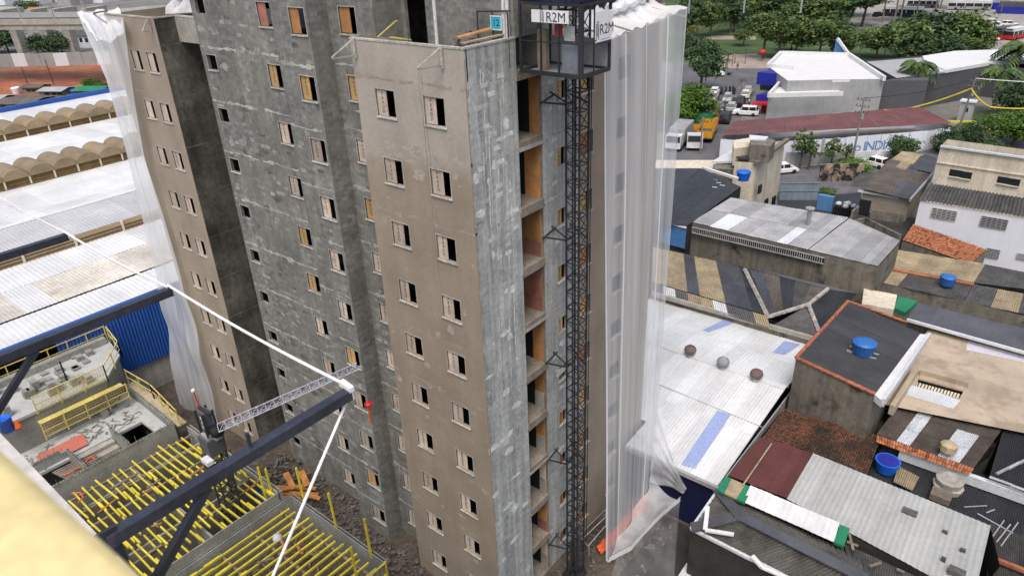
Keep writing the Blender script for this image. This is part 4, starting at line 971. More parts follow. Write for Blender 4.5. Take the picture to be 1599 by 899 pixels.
for i, pts in enumerate((((100, 742), (128, 728), (142, 712), (150, 718)), ((112, 770), (125, 768), (130, 776), (122, 784)))):
    mb = MB(); P_ = [at(x, y, 3.7) for x, y in pts]
    for a, b in zip(P_, P_[1:]): mb.tube(a, b, .04, 6, caps=False)
    mb.build('hose', M_orange, label=['red hose curling over the grey timber stack', 'short red hose by the concrete ledge'][i], cat='hose', loc=P_[0])
for i in range(26):
    x, y = (-24.85, -14.5+i*.8) if i < 13 else (-28.05, -14.6+(i-13)*.4); MB().tube((x, y, 4.15), (x+ru(-.06, .06), y, 4.15+ru(.25, .7)), .012, 5).build('rebar', M_woodG, dk)
Z1 = 6.0
d1 = thing('site_slab', 'far concrete floor strewn with block stacks beside the white warehouse', 'concrete slab', (-34, -8, 0))
MB().prism([(-36.3, -16), (-30.9, -16), (-30.9, -5.2), (-33.3, -3.2), (-36.3, -2.7)], Z1-.2, Z1).build('floor', M_slab, d1)
MB().prism([(-36.2, -15.9), (-31.0, -15.9), (-31.0, -5.3), (-33.4, -3.3), (-36.2, -2.8)], 0, Z1-.2).build('wall', M_sitewall, d1)
mb = MB()
for x0_, y0_, n_ in ((-33.2, -7.5, 4), (-32.4, -7.9, 5), (-32.6, -9.3, 5), (-33.6, -8.6, 4), (-34.6, -7.2, 3), (-32.2, -11.2, 6), (-33.5, -11.8, 5), (-34.8, -10.2, 4), (-35.2, -5.0, 2), (-33.8, -5.6, 2), (-35.4, -12.4, 4), (-31.8, -6.6, 3), (-34.2, -13.2, 6)):
    for q in range(3):
        xx, yy = x0_+ru(-.5, .5), y0_+ru(-.5, .5)
        for k in range(random.randint(1, n_)): mb.box(xx-.3, xx+.2, yy-.22+.02*k, yy+.22, Z1+.19*k, Z1+.19*k+.17)
mb.build('block_stack', M_sitewall, d1, kind='stuff')
MB().box(-36.2, -35.7, -12, -3.0, Z1, Z1+.5).build('block_wall', M_sitewall, d1)
MB().tube((-32.9, -7.0, Z1), (-32.9, -7.0, Z1+1.6), .06, 6).build('column_bar', M_rub, d1)
# yellow guard rails and platforms
def railing(label, pts, z, h=1.1, mesh=True, m=M_yelP):
    g = thing('guard_railing', label, 'railing', (pts[0][0], pts[0][1], z), 'yellow guard railings of the site')
    for a, b in zip(pts, pts[1:]):
        a, b = V((*a, 0)), V((*b, 0)); L_ = (b-a).length
        for hh in ((0.05, .5, h) if mesh else (.5, h)): MB().bar(a+V((0, 0, z+hh)), b+V((0, 0, z+hh)), .06 if hh == h else .045).build('rail', m, g)
        n = max(1, int(L_/1.3))
        for i in range(n+1):
            p = lerp(a, b, i/n); MB().bar(p+V((0, 0, z-.2)), p+V((0, 0, z+h+.05)), .07).build('post', m, g)
        if mesh:
            mb = MB()
            for i in range(int(L_/.16)):
                p = lerp(a, b, i*.16/L_); mb.bar(p+V((0, 0, z+.05)), p+V((0, 0, z+h)), .014)
            for k in range(1, 6): mb.bar(a+V((0, 0, z+h*k/6)), b+V((0, 0, z+h*k/6)), .014)
            mb.build('mesh_infill', m, g, kind='stuff')
    return g
railing('yellow mesh railing along the near edge of the far site slab', [(-30.75, -9.7), (-30.75, -5.2)], Z1)
railing('lower yellow mesh railing under the platform between the two site slabs', [(-30.3, -9.9), (-30.3, -4.4)], 4.2)
railing('yellow railing turning the corner of the far site slab beside the blue cladding', [(-30.75, -5.2), (-33.2, -3.1), (-36.2, -2.6)], Z1, mesh=False)
railing('yellow railing running from the slab corner towards the pump mast', [(-32.4, -3.5), (-29.0, -3.3), (-24.6, -3.75)], 4.1, mesh=False)
railing('thin pale railing along the far edge of the site slab under the warehouse roof', [(-36.4, -16), (-36.4, -2.7)], Z1, mesh=False)
MB().box(-30.85, -30.35, -9.9, -4.5, 5.2, 5.28).build('platform', M_yelP, label='yellow cantilever platform between the two site slabs', cat='platform')
MB().hexa([(-32.5, -3.65, 3.9), (-24.6, -3.9, 3.9), (-24.6, -3.3, 3.9), (-32.5, -3.0, 3.9), (-32.5, -3.65, 4.0), (-24.6, -3.9, 4.0), (-24.6, -3.3, 4.0), (-32.5, -3.0, 4.0)]).build('platform', M_ctan, label='tan walkway platform along the back of the near site slab', cat='platform')
p = at(14, 672, Z1); MB().lathe(p, [(.34, 0), (.40, .95), (.43, .98), (.40, 1.0), (.36, .94)], 18).build('drum', M_tub, label='open bright blue drum at the left edge of the site slab', cat='drum', smooth=True, loc=p)
p = at(30, 668, Z1); MB().lathe(p, [(.15, 0), (.22, .1), (.12, .5), (.04, .55)], 10).build('traffic_cone', M_orange, label='orange cone beside the bright blue drum', cat='cone', loc=p)

# ================================================================== WHITE WAREHOUSE ON THE LEFT
random.seed(21)
wh = thing('warehouse', 'large white roofed warehouse with blue cladding and rows of brown skylights', 'warehouse', (-75, 10, 0))
ye0, ye1 = -24, 30
def wsheet(x0, x1, z0, z1, ya, yb, n, m): roof(wh, (x0, ya, z0), (x0, yb, z0), (x1, yb, z1), (x1, ya, z1), n, 8, .013, m, jit=.006, lap=.006)
wsheet(-41.0, -36.5, 8.12, 8.0, ye0, ye1, 18, M_cwhite)
wsheet(-46.6, -41.05, 8.25, 8.22, ye0, ye1, 24, lambda i, r_: M_cdirty if rnd() < .7 else M_cwhite)
wsheet(-51.3, -46.5, 8.40, 8.26, ye0, ye1, 18, M_cwhite)
wsheet(-58.2, -51.6, 9.6, 9.25, ye0, 34, 20, surf('pale_grey_sheet', (.44, .45, .47), var=.12, sc=.3))
wsheet(-64.3, -58.2, 8.6, 9.55, ye0, 36, 20, M_cwhite)
wsheet(-75.4, -64.4, 8.3, 8.4, ye0, 40, 22, M_cwhite)
wsheet(-88.2, -75.6, 8.9, 8.6, ye0, 44, 22, M_cwhite)
wsheet(-100.6, -88.3, 8.3, 8.6, ye0, 50, 24, M_cwhite)
wsheet(-118.5, -100.8, 8.9, 8.4, ye0, 58, 26, M_cwhite)
MB().box(-58.5, -57.9, ye0, 34, 9.58, 9.72).build('ridge_cap', M_white, wh)
for x, z in ((-41.02, 8.05), (-64.35, 8.3), (-88.25, 8.45)): MB().box(x-.16, x+.16, ye0, 45, z-.3, z+.02).build('gutter', M_rub, wh)
MB().box(-119.2, -118.4, ye0, 60, 8.2, 9.6).build('blue_edge', M_blue, wh)
MB().box(-36.75, -36.35, ye0, ye1, 7.78, 8.25).build('fascia', M_blue, wh)
roof(wh, (-36.45, -6, 7.8), (-36.45, 26, 7.8), (-36.45, 26, 2.6), (-36.45, -6, 2.6), 16, 8, .04, M_blue, name='cladding_sheet', jit=.006, lap=.0)
MB().box(-37.2, -36.7, ye0, ye1, 0, 2.6).build('base_wall', M_conc, wh)
for y in (-2, 1.4, 4.8, 8.2): MB().box(-36.71, -36.6, y, y+.25, 0, 2.6).build('pier', M_mortar, wh)
MB().box(-36.72, -36.64, 2.3, 3.3, 0, 1.9).build('doorway', M_void, wh)
MB().box(-118.4, -36.8, ye0, ye0+.2, 0, 8).build('wall', M_gwall, wh); MB().box(-118.4, -36.8, 29, 29.2, 0, 8).build('wall', M_gwall, wh)
def louvres(x, y0, y1, z0, z1, pitch, barrels, posts_m=M_cream):
    n = int((y1-y0)/pitch)
    for i in range(n):
        a, b = y0+i*pitch, y0+(i+1)*pitch; mb = MB()
        for k in range(3):
            zz = z0+(z1-z0)*k/3; mb.hexa([(x+.22, a+.08, zz), (x+.22, b-.08, zz), (x, b-.08, zz+.05), (x, a+.08, zz+.05), (x+.05, a+.08, zz+(z1-z0)/3-.05), (x+.05, b-.08, zz+(z1-z0)/3-.05), (x-.1, b-.08, zz+(z1-z0)/3), (x-.1, a+.08, zz+(z1-z0)/3)])
        mb.build('louvre', M_sky2 if barrels else M_sky, wh)
        MB().box(x, x+.3, a-.09, a+.09, z0, z1+.1).build('louvre_post', posts_m, wh)
        if barrels:
            rr = []; ln_ = 5.2
            for j in range(9):
                q = math.pi*j/8; rr.append([(x+.35-ln_*k/4, (a+b)/2+(pitch/2)*math.cos(q), z1+pitch*.40*math.sin(q)+.05*(k % 2)) for k in range(5)])
            mb = MB().grid(rr); mb.face(*[(x+.34, (a+b)/2+(pitch/2)*math.cos(math.pi*j/8), z1+pitch*.40*math.sin(math.pi*j/8)) for j in range(9)])
            mb.build('barrel_skylight', M_sky, wh)
louvres(-51.3, ye0, 26, 8.38, 9.3, 4.3, False)
louvres(-75.5, -9, 33, 8.4, 9.3, 2.62, True); louvres(-100.7, -5, 46, 8.3, 9.2, 2.9, True)

# ================================================================== FAR LEFT: VIADUCT, EARTHWORKS, HOUSES
pw = [at(-40, 106, 0), at(220, 100, 0)]
sw = thing('site_wall', 'long pale site wall between the red earth and the viaduct', 'wall', (pw[0]+pw[1])/2)
for i in range(12):
    a, b = lerp(pw[0], pw[1], i/12), lerp(pw[0], pw[1], (i+1)/12-.002); MB().bar(a+V((0, 0, 1.8+.1*(i % 2))), b+V((0, 0, 1.8+.1*(i % 2))), .3, 3.7).build('wall_panel', M_gwall if i % 3 else M_wwall, sw)
VZ = 15.0
va, vb = at(-80, 35, VZ), at(200, 33, VZ); vd = (vb-va).normalized(); vn = V((-vd.y, vd.x, 0))
vi = thing('viaduct', 'long concrete viaduct on tapered piers beyond the red earthworks', 'viaduct', (va+vb)/2*1)
ORG[vi.name] = V(vi.location)
MB().bar(va-vd*200-V((0, 0, .5)), vb+vd*25-V((0, 0, .5)), 11, 1.5).build('deck', M_conc, vi); MB().bar(va-vd*200-vn*5.6+V((0, 0, .6)), vb+vd*25-vn*5.6+V((0, 0, .6)), .4, 1.3).build('parapet', M_conc, vi)
MB().bar(va-vd*200+vn*5.6+V((0, 0, .8)), vb+vd*25+vn*5.6+V((0, 0, .8)), .4, 1.6).build('parapet', M_gwall, vi)
for k in (-2, 1.5): MB().bar(va-vd*200+vn*k+V((0, 0, .5)), vb+vd*25+vn*k+V((0, 0, .5)), .5, .5).build('rail_track', M_charc, vi)
for x, y in ((-45, 84), (37, 83), (83, 83), (118, 83), (165, 82)):
    p = at(x, y, 0); MB().hexa([p+vd*-1.2-vn*1.2, p+vd*1.2-vn*1.2, p+vd*1.2+vn*1.2, p+vd*-1.2+vn*1.2, p+vd*-1.6-vn*1.6+V((0, 0, 12.5)), p+vd*1.6-vn*1.6+V((0, 0, 12.5)), p+vd*1.6+vn*1.6+V((0, 0, 12.5)), p+vd*-1.6+vn*1.6+V((0, 0, 12.5))]).build('pier', M_conc, vi)
    MB().bar(p-vn*4.5+V((0, 0, 13.1)), p+vn*4.5+V((0, 0, 13.1)), 2.6, 1.6).build('pier_cap', M_conc, vi)
for i in range(26):
    p = va+vd*(i*10-40)-vn*5.0+V((0, 0, 1.2)); MB().bar(p, p+V((0, 0, 3.2)), .25).build('catenary_post', M_cgreyL, vi)
far = [('small white house with a red tiled roof beyond the viaduct', 68, 40, 9, 6, M_tile), ('pale house with a flat roof far behind the viaduct', 20, 44, 12, 7, M_cgreyL), ('orange roofed house at the top left edge', 60, 6, 12, 9, M_tile), ('red walled shed with pink roof far beyond the viaduct', 92, 3, 9, 8, M_salmon), ('long pale roofed hall at the top beyond the viaduct', 155, 2, 30, 10, M_clear), ('cream block far beyond the viaduct at top left', 8, 7, 12, 12, M_cgrey), ('grey roofed house far beyond the viaduct between trees', 34, 4, 10, 8, M_cdark), ('small house with brown roof seen beneath the viaduct', 105, 50, 10, 6, M_cbrown), ('house with weathered roof seen right of the viaduct pier', 138, 58, 12, 6, M_cgreyL), ('low dark shed by the last viaduct pier', 140, 72, 10, 4, M_cdark), ('pale shed at the far left under the viaduct', 12, 72, 9, 4, M_clear), ('red brick house at the top behind the viaduct rails', 110, 8, 10, 9, M_brown), ('grey flat roofed house at the top behind the viaduct', 128, 6, 12, 8, M_conc)]
def farhouse(lab, x, y, wd, h, rm, wm=None, rz=.35):
    p = at(x, y, 0); wm = wm or random.choice((M_cream, M_wwall, M_gwall)); g = thing('small_house', lab, 'house', p)
    c, s_ = math.cos(rz), math.sin(rz); q = lambda a, b, z: p+V((a*c-b*s_, a*s_+b*c, z)); L_, W_ = wd/2, wd*.38
    MB().hexa([q(-L_, -W_, 0), q(L_, -W_, 0), q(L_, W_, 0), q(-L_, W_, 0), q(-L_, -W_, h), q(L_, -W_, h), q(L_, W_, h), q(-L_, W_, h)]).build('wall', wm, g)
    e_ = .5; rh = 1.6 if h > 3 else .5; MB().face(q(-L_-e_, -W_-e_, h+.02), q(L_+e_, -W_-e_, h+.02), q(L_+e_, 0, h+rh), q(-L_-e_, 0, h+rh)).face(q(-L_-e_, W_+e_, h+.02), q(-L_-e_, 0, h+rh), q(L_+e_, 0, h+rh), q(L_+e_, W_+e_, h+.02)).build('roof', rm, g)
    for k in (-.5, .1, .6): MB().hexa([q(L_*k, -W_-.03, h*.45), q(L_*k+1.3, -W_-.03, h*.45), q(L_*k+1.3, -W_, h*.45), q(L_*k, -W_, h*.45), q(L_*k, -W_-.03, h*.8), q(L_*k+1.3, -W_-.03, h*.8), q(L_*k+1.3, -W_, h*.8), q(L_*k, -W_, h*.8)]).build('window', M_glass, g)
    return g
for a in far: farhouse(*a)
for lab, x, y, wd, h, rm in (('weathered wooden shack with sagging grey roof beside the blue warehouse edge', 40, 168, 10, 1.7, M_cbrown), ('patched shack with pale tarpaulin beside the red earth', 92, 150, 6, 1.6, M_cgreyL), ('low lean-to with green tarpaulin under the bush', 150, 149, 7, 1.6, M_green), ('dark roofed shack in the middle of the red earth edge', 60, 146, 5, 1.8, M_cbrown), ('cream walled shed at the left edge by the blue roof line', -2, 166, 6, 2.0, M_cgrey)): farhouse(lab, x, y, wd, h, rm, M_woodG, .5)
for lab, x, y, m_ in (('blue plastic drum among the shacks', 119, 149, M_tub), ('white and navy water box among the shacks', 27, 146, M_wwall)):
    p = at(x, y, 0); MB().lathe(p, [(.9, 0), (1.1, 1.2), (1.15, 1.3), (.9, 1.5)], 12).build('water_drum', m_, label=lab, cat='drum', loc=p)
for i, (x, y, t) in enumerate(((46, 138, 104), (84, 132, 92))):
    p = at(x, y, 0); h = hgt(p, t); MB().tube(p, p+V((1.2, -.6, h)), .16, 6, .1).build('leaning_pole', M_bark, label=['left dark leaning pole on the red earth', 'right dark leaning pole on the red earth'][i], cat='pole', loc=p)

# ================================================================== HOUSES ON THE RIGHT
random.seed(31)
def Q(pts): return [at(x, y, z) for x, y, z in pts]
def cyl(name, px_, z, r, h, mat, label, cat, lid=True, group=None):
    p = at(px_[0], px_[1], z)
    o = thing(name, label, cat, p, group)
    MB().lathe(p, [(r*.82, 0), (r, h*.72), (r*1.04, h*.74), (r*1.04, h*.80)], 20).build('body', mat, o, smooth=False)
    if lid: MB().lathe(p, [(r*1.05, h*.80), (r*1.02, h*.88), (r*.55, h*.97), (r*.12, h)], 20).build('lid', mat, o, smooth=True)
    else:
        MB().lathe(p, [(r*.9, h*.805), (r*.01, h*.81)], 20).build('water', M_royal, o)
    return o
def hatch(parent, pts, inset=.0):                              # thin plate on a roof
    return MB().face(*pts)
# --- white warehouse with turbines
WZ = 4.0; wf = at(1035, 468, WZ).y; wn = at(1120, 755, WZ).y; wx = at(1120, 755, WZ).x; wr = at(1130, 573, WZ+.9).y
g = house('white_warehouse', 'long white roofed warehouse with three roof turbines and navy end wall', 'warehouse', [(-8, wf, WZ), (wx+.1, wf, WZ), (wx, wn, WZ), (.4, wn, WZ), (.4, 14.7, WZ), (-8, 14.7, WZ)], 0, M_navy)
rz_ = WZ+.9
roof(g, (-8, wf+.1, WZ-.1), (wx+.1, wf+.1, WZ-.1), (wx+.1, wr, rz_), (-8, wr, rz_), 14, 4, .012, lambda i, r_: M_cwhite, rows=2, jit=.006, lap=.005)
def wslope(y): return rz_+(y-wr)/(wr-wn)*(rz_-WZ)
roof(g, (.3, wr, rz_), (wx+.1, wr, rz_), (wx+.1, wn-.15, WZ+.02), (.3, wn-.15, WZ+.02), 7, 4, .012, M_cwhite, rows=2, jit=.006, lap=.005)
roof(g, (-8, wr, rz_), (.3, wr, rz_), (.3, 14.6, wslope(14.6)), (-8, 14.6, wslope(14.6)), 9, 4, .012, M_cwhite, rows=1, jit=.006, lap=.005)
MB().box(.3, wx+.2, wn-.30, wn-.12, WZ-.28, WZ+.0).build('gutter', M_cgreyL, g); MB().bar((-8, wr, rz_+.03), (wx+.1, wr, rz_+.03), .5, .05).build('ridge_cap', M_cwhite, g)
MB().box(wx+.12, wx+.2, wn, wf, 2.2, WZ+.02).build('side_cladding', M_gwall, g)
def onroof(x, y, dz=.06):
    z = WZ
    for _ in range(9):
        p = at(x, y, z); z = (rz_-(p.y-wr)/(wf-wr)*(rz_-WZ+.1) if p.y > wr else wslope(p.y))
    p.z = z+dz; return p
for q in ([(1097, 516), (1106, 519), (1146, 505), (1132, 499)], [(1120, 641), (1141, 648), (1085, 733), (1063, 726)], [(1224, 533), (1250, 538), (1226, 554), (1206, 551)]):
    MB().face(*[onroof(*k, .05) for k in q]).build('translucent_strip', M_blueS, g)
for a, b in (((1030, 601), (1190, 667)), ((1062, 549), (1232, 605))):
    MB().bar(onroof(*a, .03), onroof(*b, .03), .09, .02).build('seam', M_cgreyL, g)
for i, q in enumerate(((1077, 556), (1128, 575), (1180, 594))):
    p = onroof(*q, 0); t = thing('roof_turbine', ['leftmost of the three grey turbine ventilators on the white roof', 'middle pale turbine ventilator on the white roof', 'rightmost turbine ventilator on the white roof by the tank house'][i], 'ventilator', p, 'turbine ventilators on the white roof')
    MB().lathe(p, [(.26, -.1), (.26, .22), (.22, .24)], 12).build('neck', M_cgreyL, t)
    b = MB(); b.lathe(p, [(.24, .24), (.40, .40), (.44, .56), (.38, .74), (.22, .86)], 18); b.build('vane_drum', M_cgreyL if i == 1 else surf('turbine_brown_%s' % 'ab'[i//2], (.16, .12, .11), var=.2), t, smooth=True)
    MB().lathe(p, [(.22, .855), (.15, .88), (.03, .90)], 14).build('cap', M_cgreyL if i == 1 else M_cmar, t, smooth=True)
# --- house with the dark roof and the round tank
hz = 7.5
P_ = Q([(1324, 471, hz), (1416, 504, hz), (1437, 521, hz), (1366, 616, hz), (1243, 559, hz)])
g = house('tank_house', 'damp grey house with a black corrugated roof trimmed in red tiles', 'house', P_, 0, M_dwall)
roof(g, P_[4], P_[0], P_[2], P_[3], 10, 3, .045, M_cblack, rows=1, jit=.008, lap=.008)
def ridge(parent, a, b, name='ridge_tile', mat=M_terra, r=.13, step=.42):
    a, b = V(a), V(b); n = max(1, int((b-a).length/step))
    for i in range(n):
        p, q = lerp(a, b, i/n), lerp(a, b, (i+1.08)/n); MB().tube(p+V((0, 0, .03)), q+V((0, 0, .07)), r, 6, r*.86).build(name, mat, parent)
ridge(g, P_[0], P_[4]); ridge(g, P_[4], P_[3]); ridge(g, P_[0], P_[1], r=.10)
ga = Q([(1437, 521, hz+.1), (1450, 522, hz+.1), (1378, 626, hz+.1), (1366, 616, hz+.1)])
MB().prism(ga, hz-.35, hz+.1).build('white_parapet', M_white, g)
MB().bar(ga[1]+V((.05, 0, -.1)), ga[2]+V((.05, 0, -.1)), .16, .5).build('gutter', M_clear, g)
t = cyl('water_tank', (1347, 551), hz+.05, .72, .95, M_tank, 'round blue water tank standing on the black corrugated roof', 'water tank')
p = at(1347, 551, hz); mb = MB(); mb.bar(p+V((-.9, -.3, .02)), p+V((.9, -.3, .02)), .12); mb.bar(p+V((-.9, .3, .02)), p+V((.9, .3, .02)), .12); mb.build('stand', M_conc, t)
# --- hip roofed house behind the white warehouse
z0, z1 = 4.6, 5.5
P_ = Q([(1020, 384, z0), (1199, 424, z0), (1338, 458, z0), (1270, 528, z0), (1199, 508, z0), (1020, 455, z0)])
g = house('hip_roof_house', 'low dark house with tan and black roof sheets and pale ridges', 'house', P_, 0, M_dwall)
pat = {0: M_ctan, 1: M_ctan, 2: M_ctan, 3: M_cslate, 4: M_ctan, 5: M_ctan, 6: M_cslate, 7: M_cslate, 8: M_cblack}
A1, B1, C1, D1 = Q([(1020, 386, z0), (1172, 420, z1-.1), (1197, 492, z1-.1), (1018, 440, z1-.3)])
roof(g, A1, B1, C1, D1, 9, 6, .03, lambda i, r_: pat[i], rows=2)
A2, B2, C2, D2 = Q([(1018, 441, z1-.3), (1197, 493, z1-.1), (1204, 512, z0), (1018, 456, z0)])
p2 = [M_cslate, M_clear, M_cslate, M_ctan, M_ctan, M_clear, M_cslate, M_cslate, M_ctan]
roof(g, A2, B2, C2, D2, 9, 6, .03, lambda i, r_: p2[i])
E1 = Q([(1170, 420, z1), (1292, 452, z1), (1262, 476, z1), (1197, 494, z1-.4)])
roof(g, E1[0], E1[1], E1[2], E1[3], 5, 6, .03, lambda i, r_: [M_cslate, M_cbrown, M_cblack, M_cdark, M_cbrown][i])
E2 = Q([(1262, 476, z1), (1262, 476, z1), (1276, 524, z0), (1203, 510, z0)])
roof(g, E2[0], E2[1], E2[2], E2[3], 4, 5, .03, M_cdark)
E3 = Q([(1292, 452, z1), (1338, 458, z0), (1278, 525, z0), (1262, 476, z1)]); roof(g, *E3, 3, 5, .03, M_cblack)
E4 = Q([(1172, 420, z1), (1199, 424, z0+.1), (1338, 458, z0), (1292, 452, z1)]); roof(g, *E4, 5, 5, .03, M_cslate)
M_pale_ridge = surf('pale_ridge', (.34, .32, .30), var=.4, sc=2, fine=.2)
ridge(g, at(1163, 422, z1), at(1197, 492, z1-.1), mat=M_pale_ridge, r=.2, step=.5); ridge(g, at(1262, 476, z1+.03), at(1197, 496, z1-.35), mat=M_pale_ridge, r=.18, step=.5); ridge(g, at(1262, 476, z1+.03), at(1292, 452, z1+.03), mat=M_pale_ridge, r=.18, step=.5); ridge(g, at(1262, 476, z1+.03), at(1280, 522, z0+.05), mat=M_pale_ridge, r=.18, step=.5)
MB().bar(at(1018, 458, z0), at(1275, 530, z0-.1), .25, .35).build('eaves_beam', M_conc, g)
# --- grey metal roofed hall with a vent strip
P_ = Q([(1142, 309, 7.2), (1326, 341, 7.2), (1406, 376, 7.2), (1371, 416, 7.2), (1080, 347, 7.2)])
g = house('grey_roof_hall', 'hall with a light grey corrugated roof and a barred vent strip under its eaves', 'hall', P_, 0, M_dwall)
R_ = Q([(1142, 309, 7.5), (1326, 340, 7.5), (1330, 366, 7.3), (1288, 397, 7.2), (1080, 347, 7.2)])
roof(g, R_[0], R_[1], at(1262, 390, 7.2), R_[4], 12, 4, .035, lambda i, r_: M_clear if i in (2, 3) and r_ == 1 else (M_cgreyL if i != 9 or r_ == 0 else M_clear), rows=2)
roof(g, at(1327, 341, 7.48), at(1406, 376, 7.35), at(1371, 416, 7.2), at(1263, 390, 7.2), 8, 4, .035, M_cgreyL, rows=1)
mb = MB()
a, b = at(1082, 354, 6.95), at(1288, 402, 6.95)
for i in range(64):
    q = lerp(a, b, i/64)+V((0, -.09, 0)); mb.bar(q-V((0, 0, .55)), q, .10, .05)
mb.bar(a+V((0, -.1, 0)), b+V((0, -.1, 0)), .08); mb.bar(a+V((0, -.1, -.55)), b+V((0, -.1, -.55)), .08); mb.build('vent_bars', M_cgreyL, g)
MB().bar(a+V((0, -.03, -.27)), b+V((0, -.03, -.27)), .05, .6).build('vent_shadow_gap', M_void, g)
p = at(1261, 352, 7.35); MB().lathe(p, [(.2, -.1), (.2, 1.6), (.42, 1.62), (.42, 1.72), (.1, 1.8)], 12).build('flue', M_cgreyL, label='grey metal flue pipe standing on the light grey hall roof', cat='flue', loc=p)
# --- black roofed shed with a blue end
g = house('black_roof_shed', 'black flat roofed shed with a blue end wall behind the right net', 'shed', Q([(1030, 264, 7.2), (1096, 263, 7.4), (1157, 292, 7.2), (1072, 354, 7.2), (1025, 344, 7.2)]), 0, M_blackwall)
roof(g, *Q([(1010, 263, 7.2), (1095, 263, 7.6), (1030, 318, 7.6), (1000, 318, 7.3)]), 4, 4, .02, M_cblack); roof(g, *Q([(1096, 263, 7.6), (1157, 292, 7.3), (1072, 354, 7.25), (1000, 341, 7.6)]), 6, 5, .02, M_cblack)
a, b = at(1025, 344, 7.15), at(1072, 356, 7.15); MB().hexa([a+V((0, -.06, -2.1)), b+V((0, -.06, -2.1)), b+V((0, 0, -2.1)), a+V((0, 0, -2.1)), a+V((0, -.06, 0)), b+V((0, -.06, 0)), b, a]).build('blue_wall', surf('mid_blue', (.06, .20, .46), var=.1), g)
MB().bar(at(1098, 262, 7.6), at(1152, 279, 7.5), .35, .25).build('white_flashing', M_white, g); MB().bar(a+V((0, -.08, .05)), b+V((0, -.08, .05)), .2, .12).build('white_flashing', M_white, g)
for q in ((1112, 280), (1118, 285), (1124, 289), (1112, 292)): p = at(*q, 7.45); MB().bar(p, p+V((.5, .15, 0)), .14, .03).build('patch', M_white, g)
c1 = cyl('water_tank', (1160, 281), 7.0, .75, 1.1, M_tub, 'bright blue water tank beside the black roofed shed and cream house', 'water tank')
# --- cream house left of the road
P_ = Q([(1147, 252, 8), (1168, 226, 8), (1226, 219, 8), (1181, 254, 8)])
g = house('cream_house', 'cream sided house with a dark flat roof and rooftop hut left of the side street', 'house', P_, 0, M_cream, top=.02)
MB().prism(Q([(1147, 244, 8.0), (1172, 228, 8.0), (1202, 234, 8.0), (1178, 252, 8.0)]), 7.8, 8.02).build('roof', M_cblack, g)
MB().bar(at(1180, 255, 8.05), at(1230, 218, 8.05), .5, .35).build('coping', M_woodG, g)
q = Q([(1172, 213, 10), (1196, 215, 10), (1211, 219, 10), (1203, 228, 10), (1172, 226, 10)]); MB().prism(q, 8.0, 10.0).build('rooftop_hut', M_dwall, g); MB().prism([p+V((0, 0, .01)) for p in Q([(1170, 212, 10), (1200, 215, 10), (1195, 220, 10), (1170, 219, 10)])], 10, 10.12).build('hut_roof', M_clear, g)
MB().prism(Q([(1145, 219, 9), (1172, 215, 9), (1172, 229, 9), (1146, 232, 9)]), 7, 9).build('rooftop_wall', M_cream, g)
MB().prism(Q([(1112, 252, 7), (1145, 232, 7), (1160, 233, 7), (1146, 252, 7)]), 6.8, 7.0).build('lower_roof', M_clear, g)
MB().prism(Q([(1020, 250, 6.0), (1120, 250, 6.0), (1115, 268, 6.0), (1020, 266, 6.0)]), 0, 6.0).build('yard_wall', M_cream, g)
MB().prism(Q([(1114, 254, 6.8), (1147, 252, 6.8), (1178, 256, 6.8), (1175, 262, 6.8), (1114, 262, 6.8)]), 0, 6.6).build('courtyard_wall', M_dwall, g)
for q in ((1190, 265, 1194, 275), (1200, 286, 1204, 293), (1212, 282, 1215, 292)):
    a = at(q[0], q[1], 7.0); 
    MB().box(a.x-.05, a.x+.12, a.y-.4, a.y+.4, 4.2, 5.2).build('window', M_glass, g)
# --- maroon roofed building with the painted wall
mz = 3.5
P_ = Q([(1126, 212, mz), (1147, 190, mz), (1313, 171, mz), (1434, 167, mz), (1487, 192, mz), (1444, 201, mz), (1319, 210, mz), (1199, 217, mz)])
g = house('maroon_roof_building', 'long building with a faded maroon sheet roof and a wall painted with blue letters', 'building', P_, 0, M_wwall, top=.5)
roof(g, P_[1], at(1434, 167, mz+.6), at(1487, 193, mz-.1), P_[0], 16, 5, .03, M_cmar, rows=3); 
gp = atx
a, b = at(1319, 212, 3.2), at(1446, 202, 3.2)
dn = (b-a).normalized(); fwd_ = V((dn.y, -dn.x, 0))
if fwd_.dot(CP-a) < 0: fwd_ = -fwd_
a, b = a+fwd_*.45, b+fwd_*.45
MB().bar(a+fwd_*.05-V((0, 0, 1.5)), b+fwd_*.05-V((0, 0, 1.5)), .08, 2.8).build('painted_panel', M_wwall, g)
tm = text_mesh('Ao INDIAS', 2.0, mat=M_steelblue, spacing=.85); c = lerp(a, b, .34)+fwd_*.14-V((0, 0, 1.75))
inst('lettering', tm, g, c-ORG[g.name], math.atan2(dn.y, dn.x))
for k in range(9): p = lerp(at(1240, 219, 3.1), at(1440, 204, 3.1), k/9)+fwd_*.3; MB().box(p.x-.15, p.x+.15, p.y-.15, p.y+.15, 0, 3.1).build('pilaster', M_gwall, g)
# yard wall with stains below it
a, b = at(1225, 259, 0), at(1400, 257, 0); yw = thing('yard_wall', 'stained pale yard wall along the side street under the painted wall', 'wall', (a+b)/2)
for i in range(10): MB().bar(lerp(a, b, i/10)+V((0, 0, 1.0)), lerp(a, b, (i+.985)/10)+V((0, 0, 1.0+.06*(i % 2))), .25, 2.0).build('wall_panel', M_clear if i > 5 else M_gwall, yw)
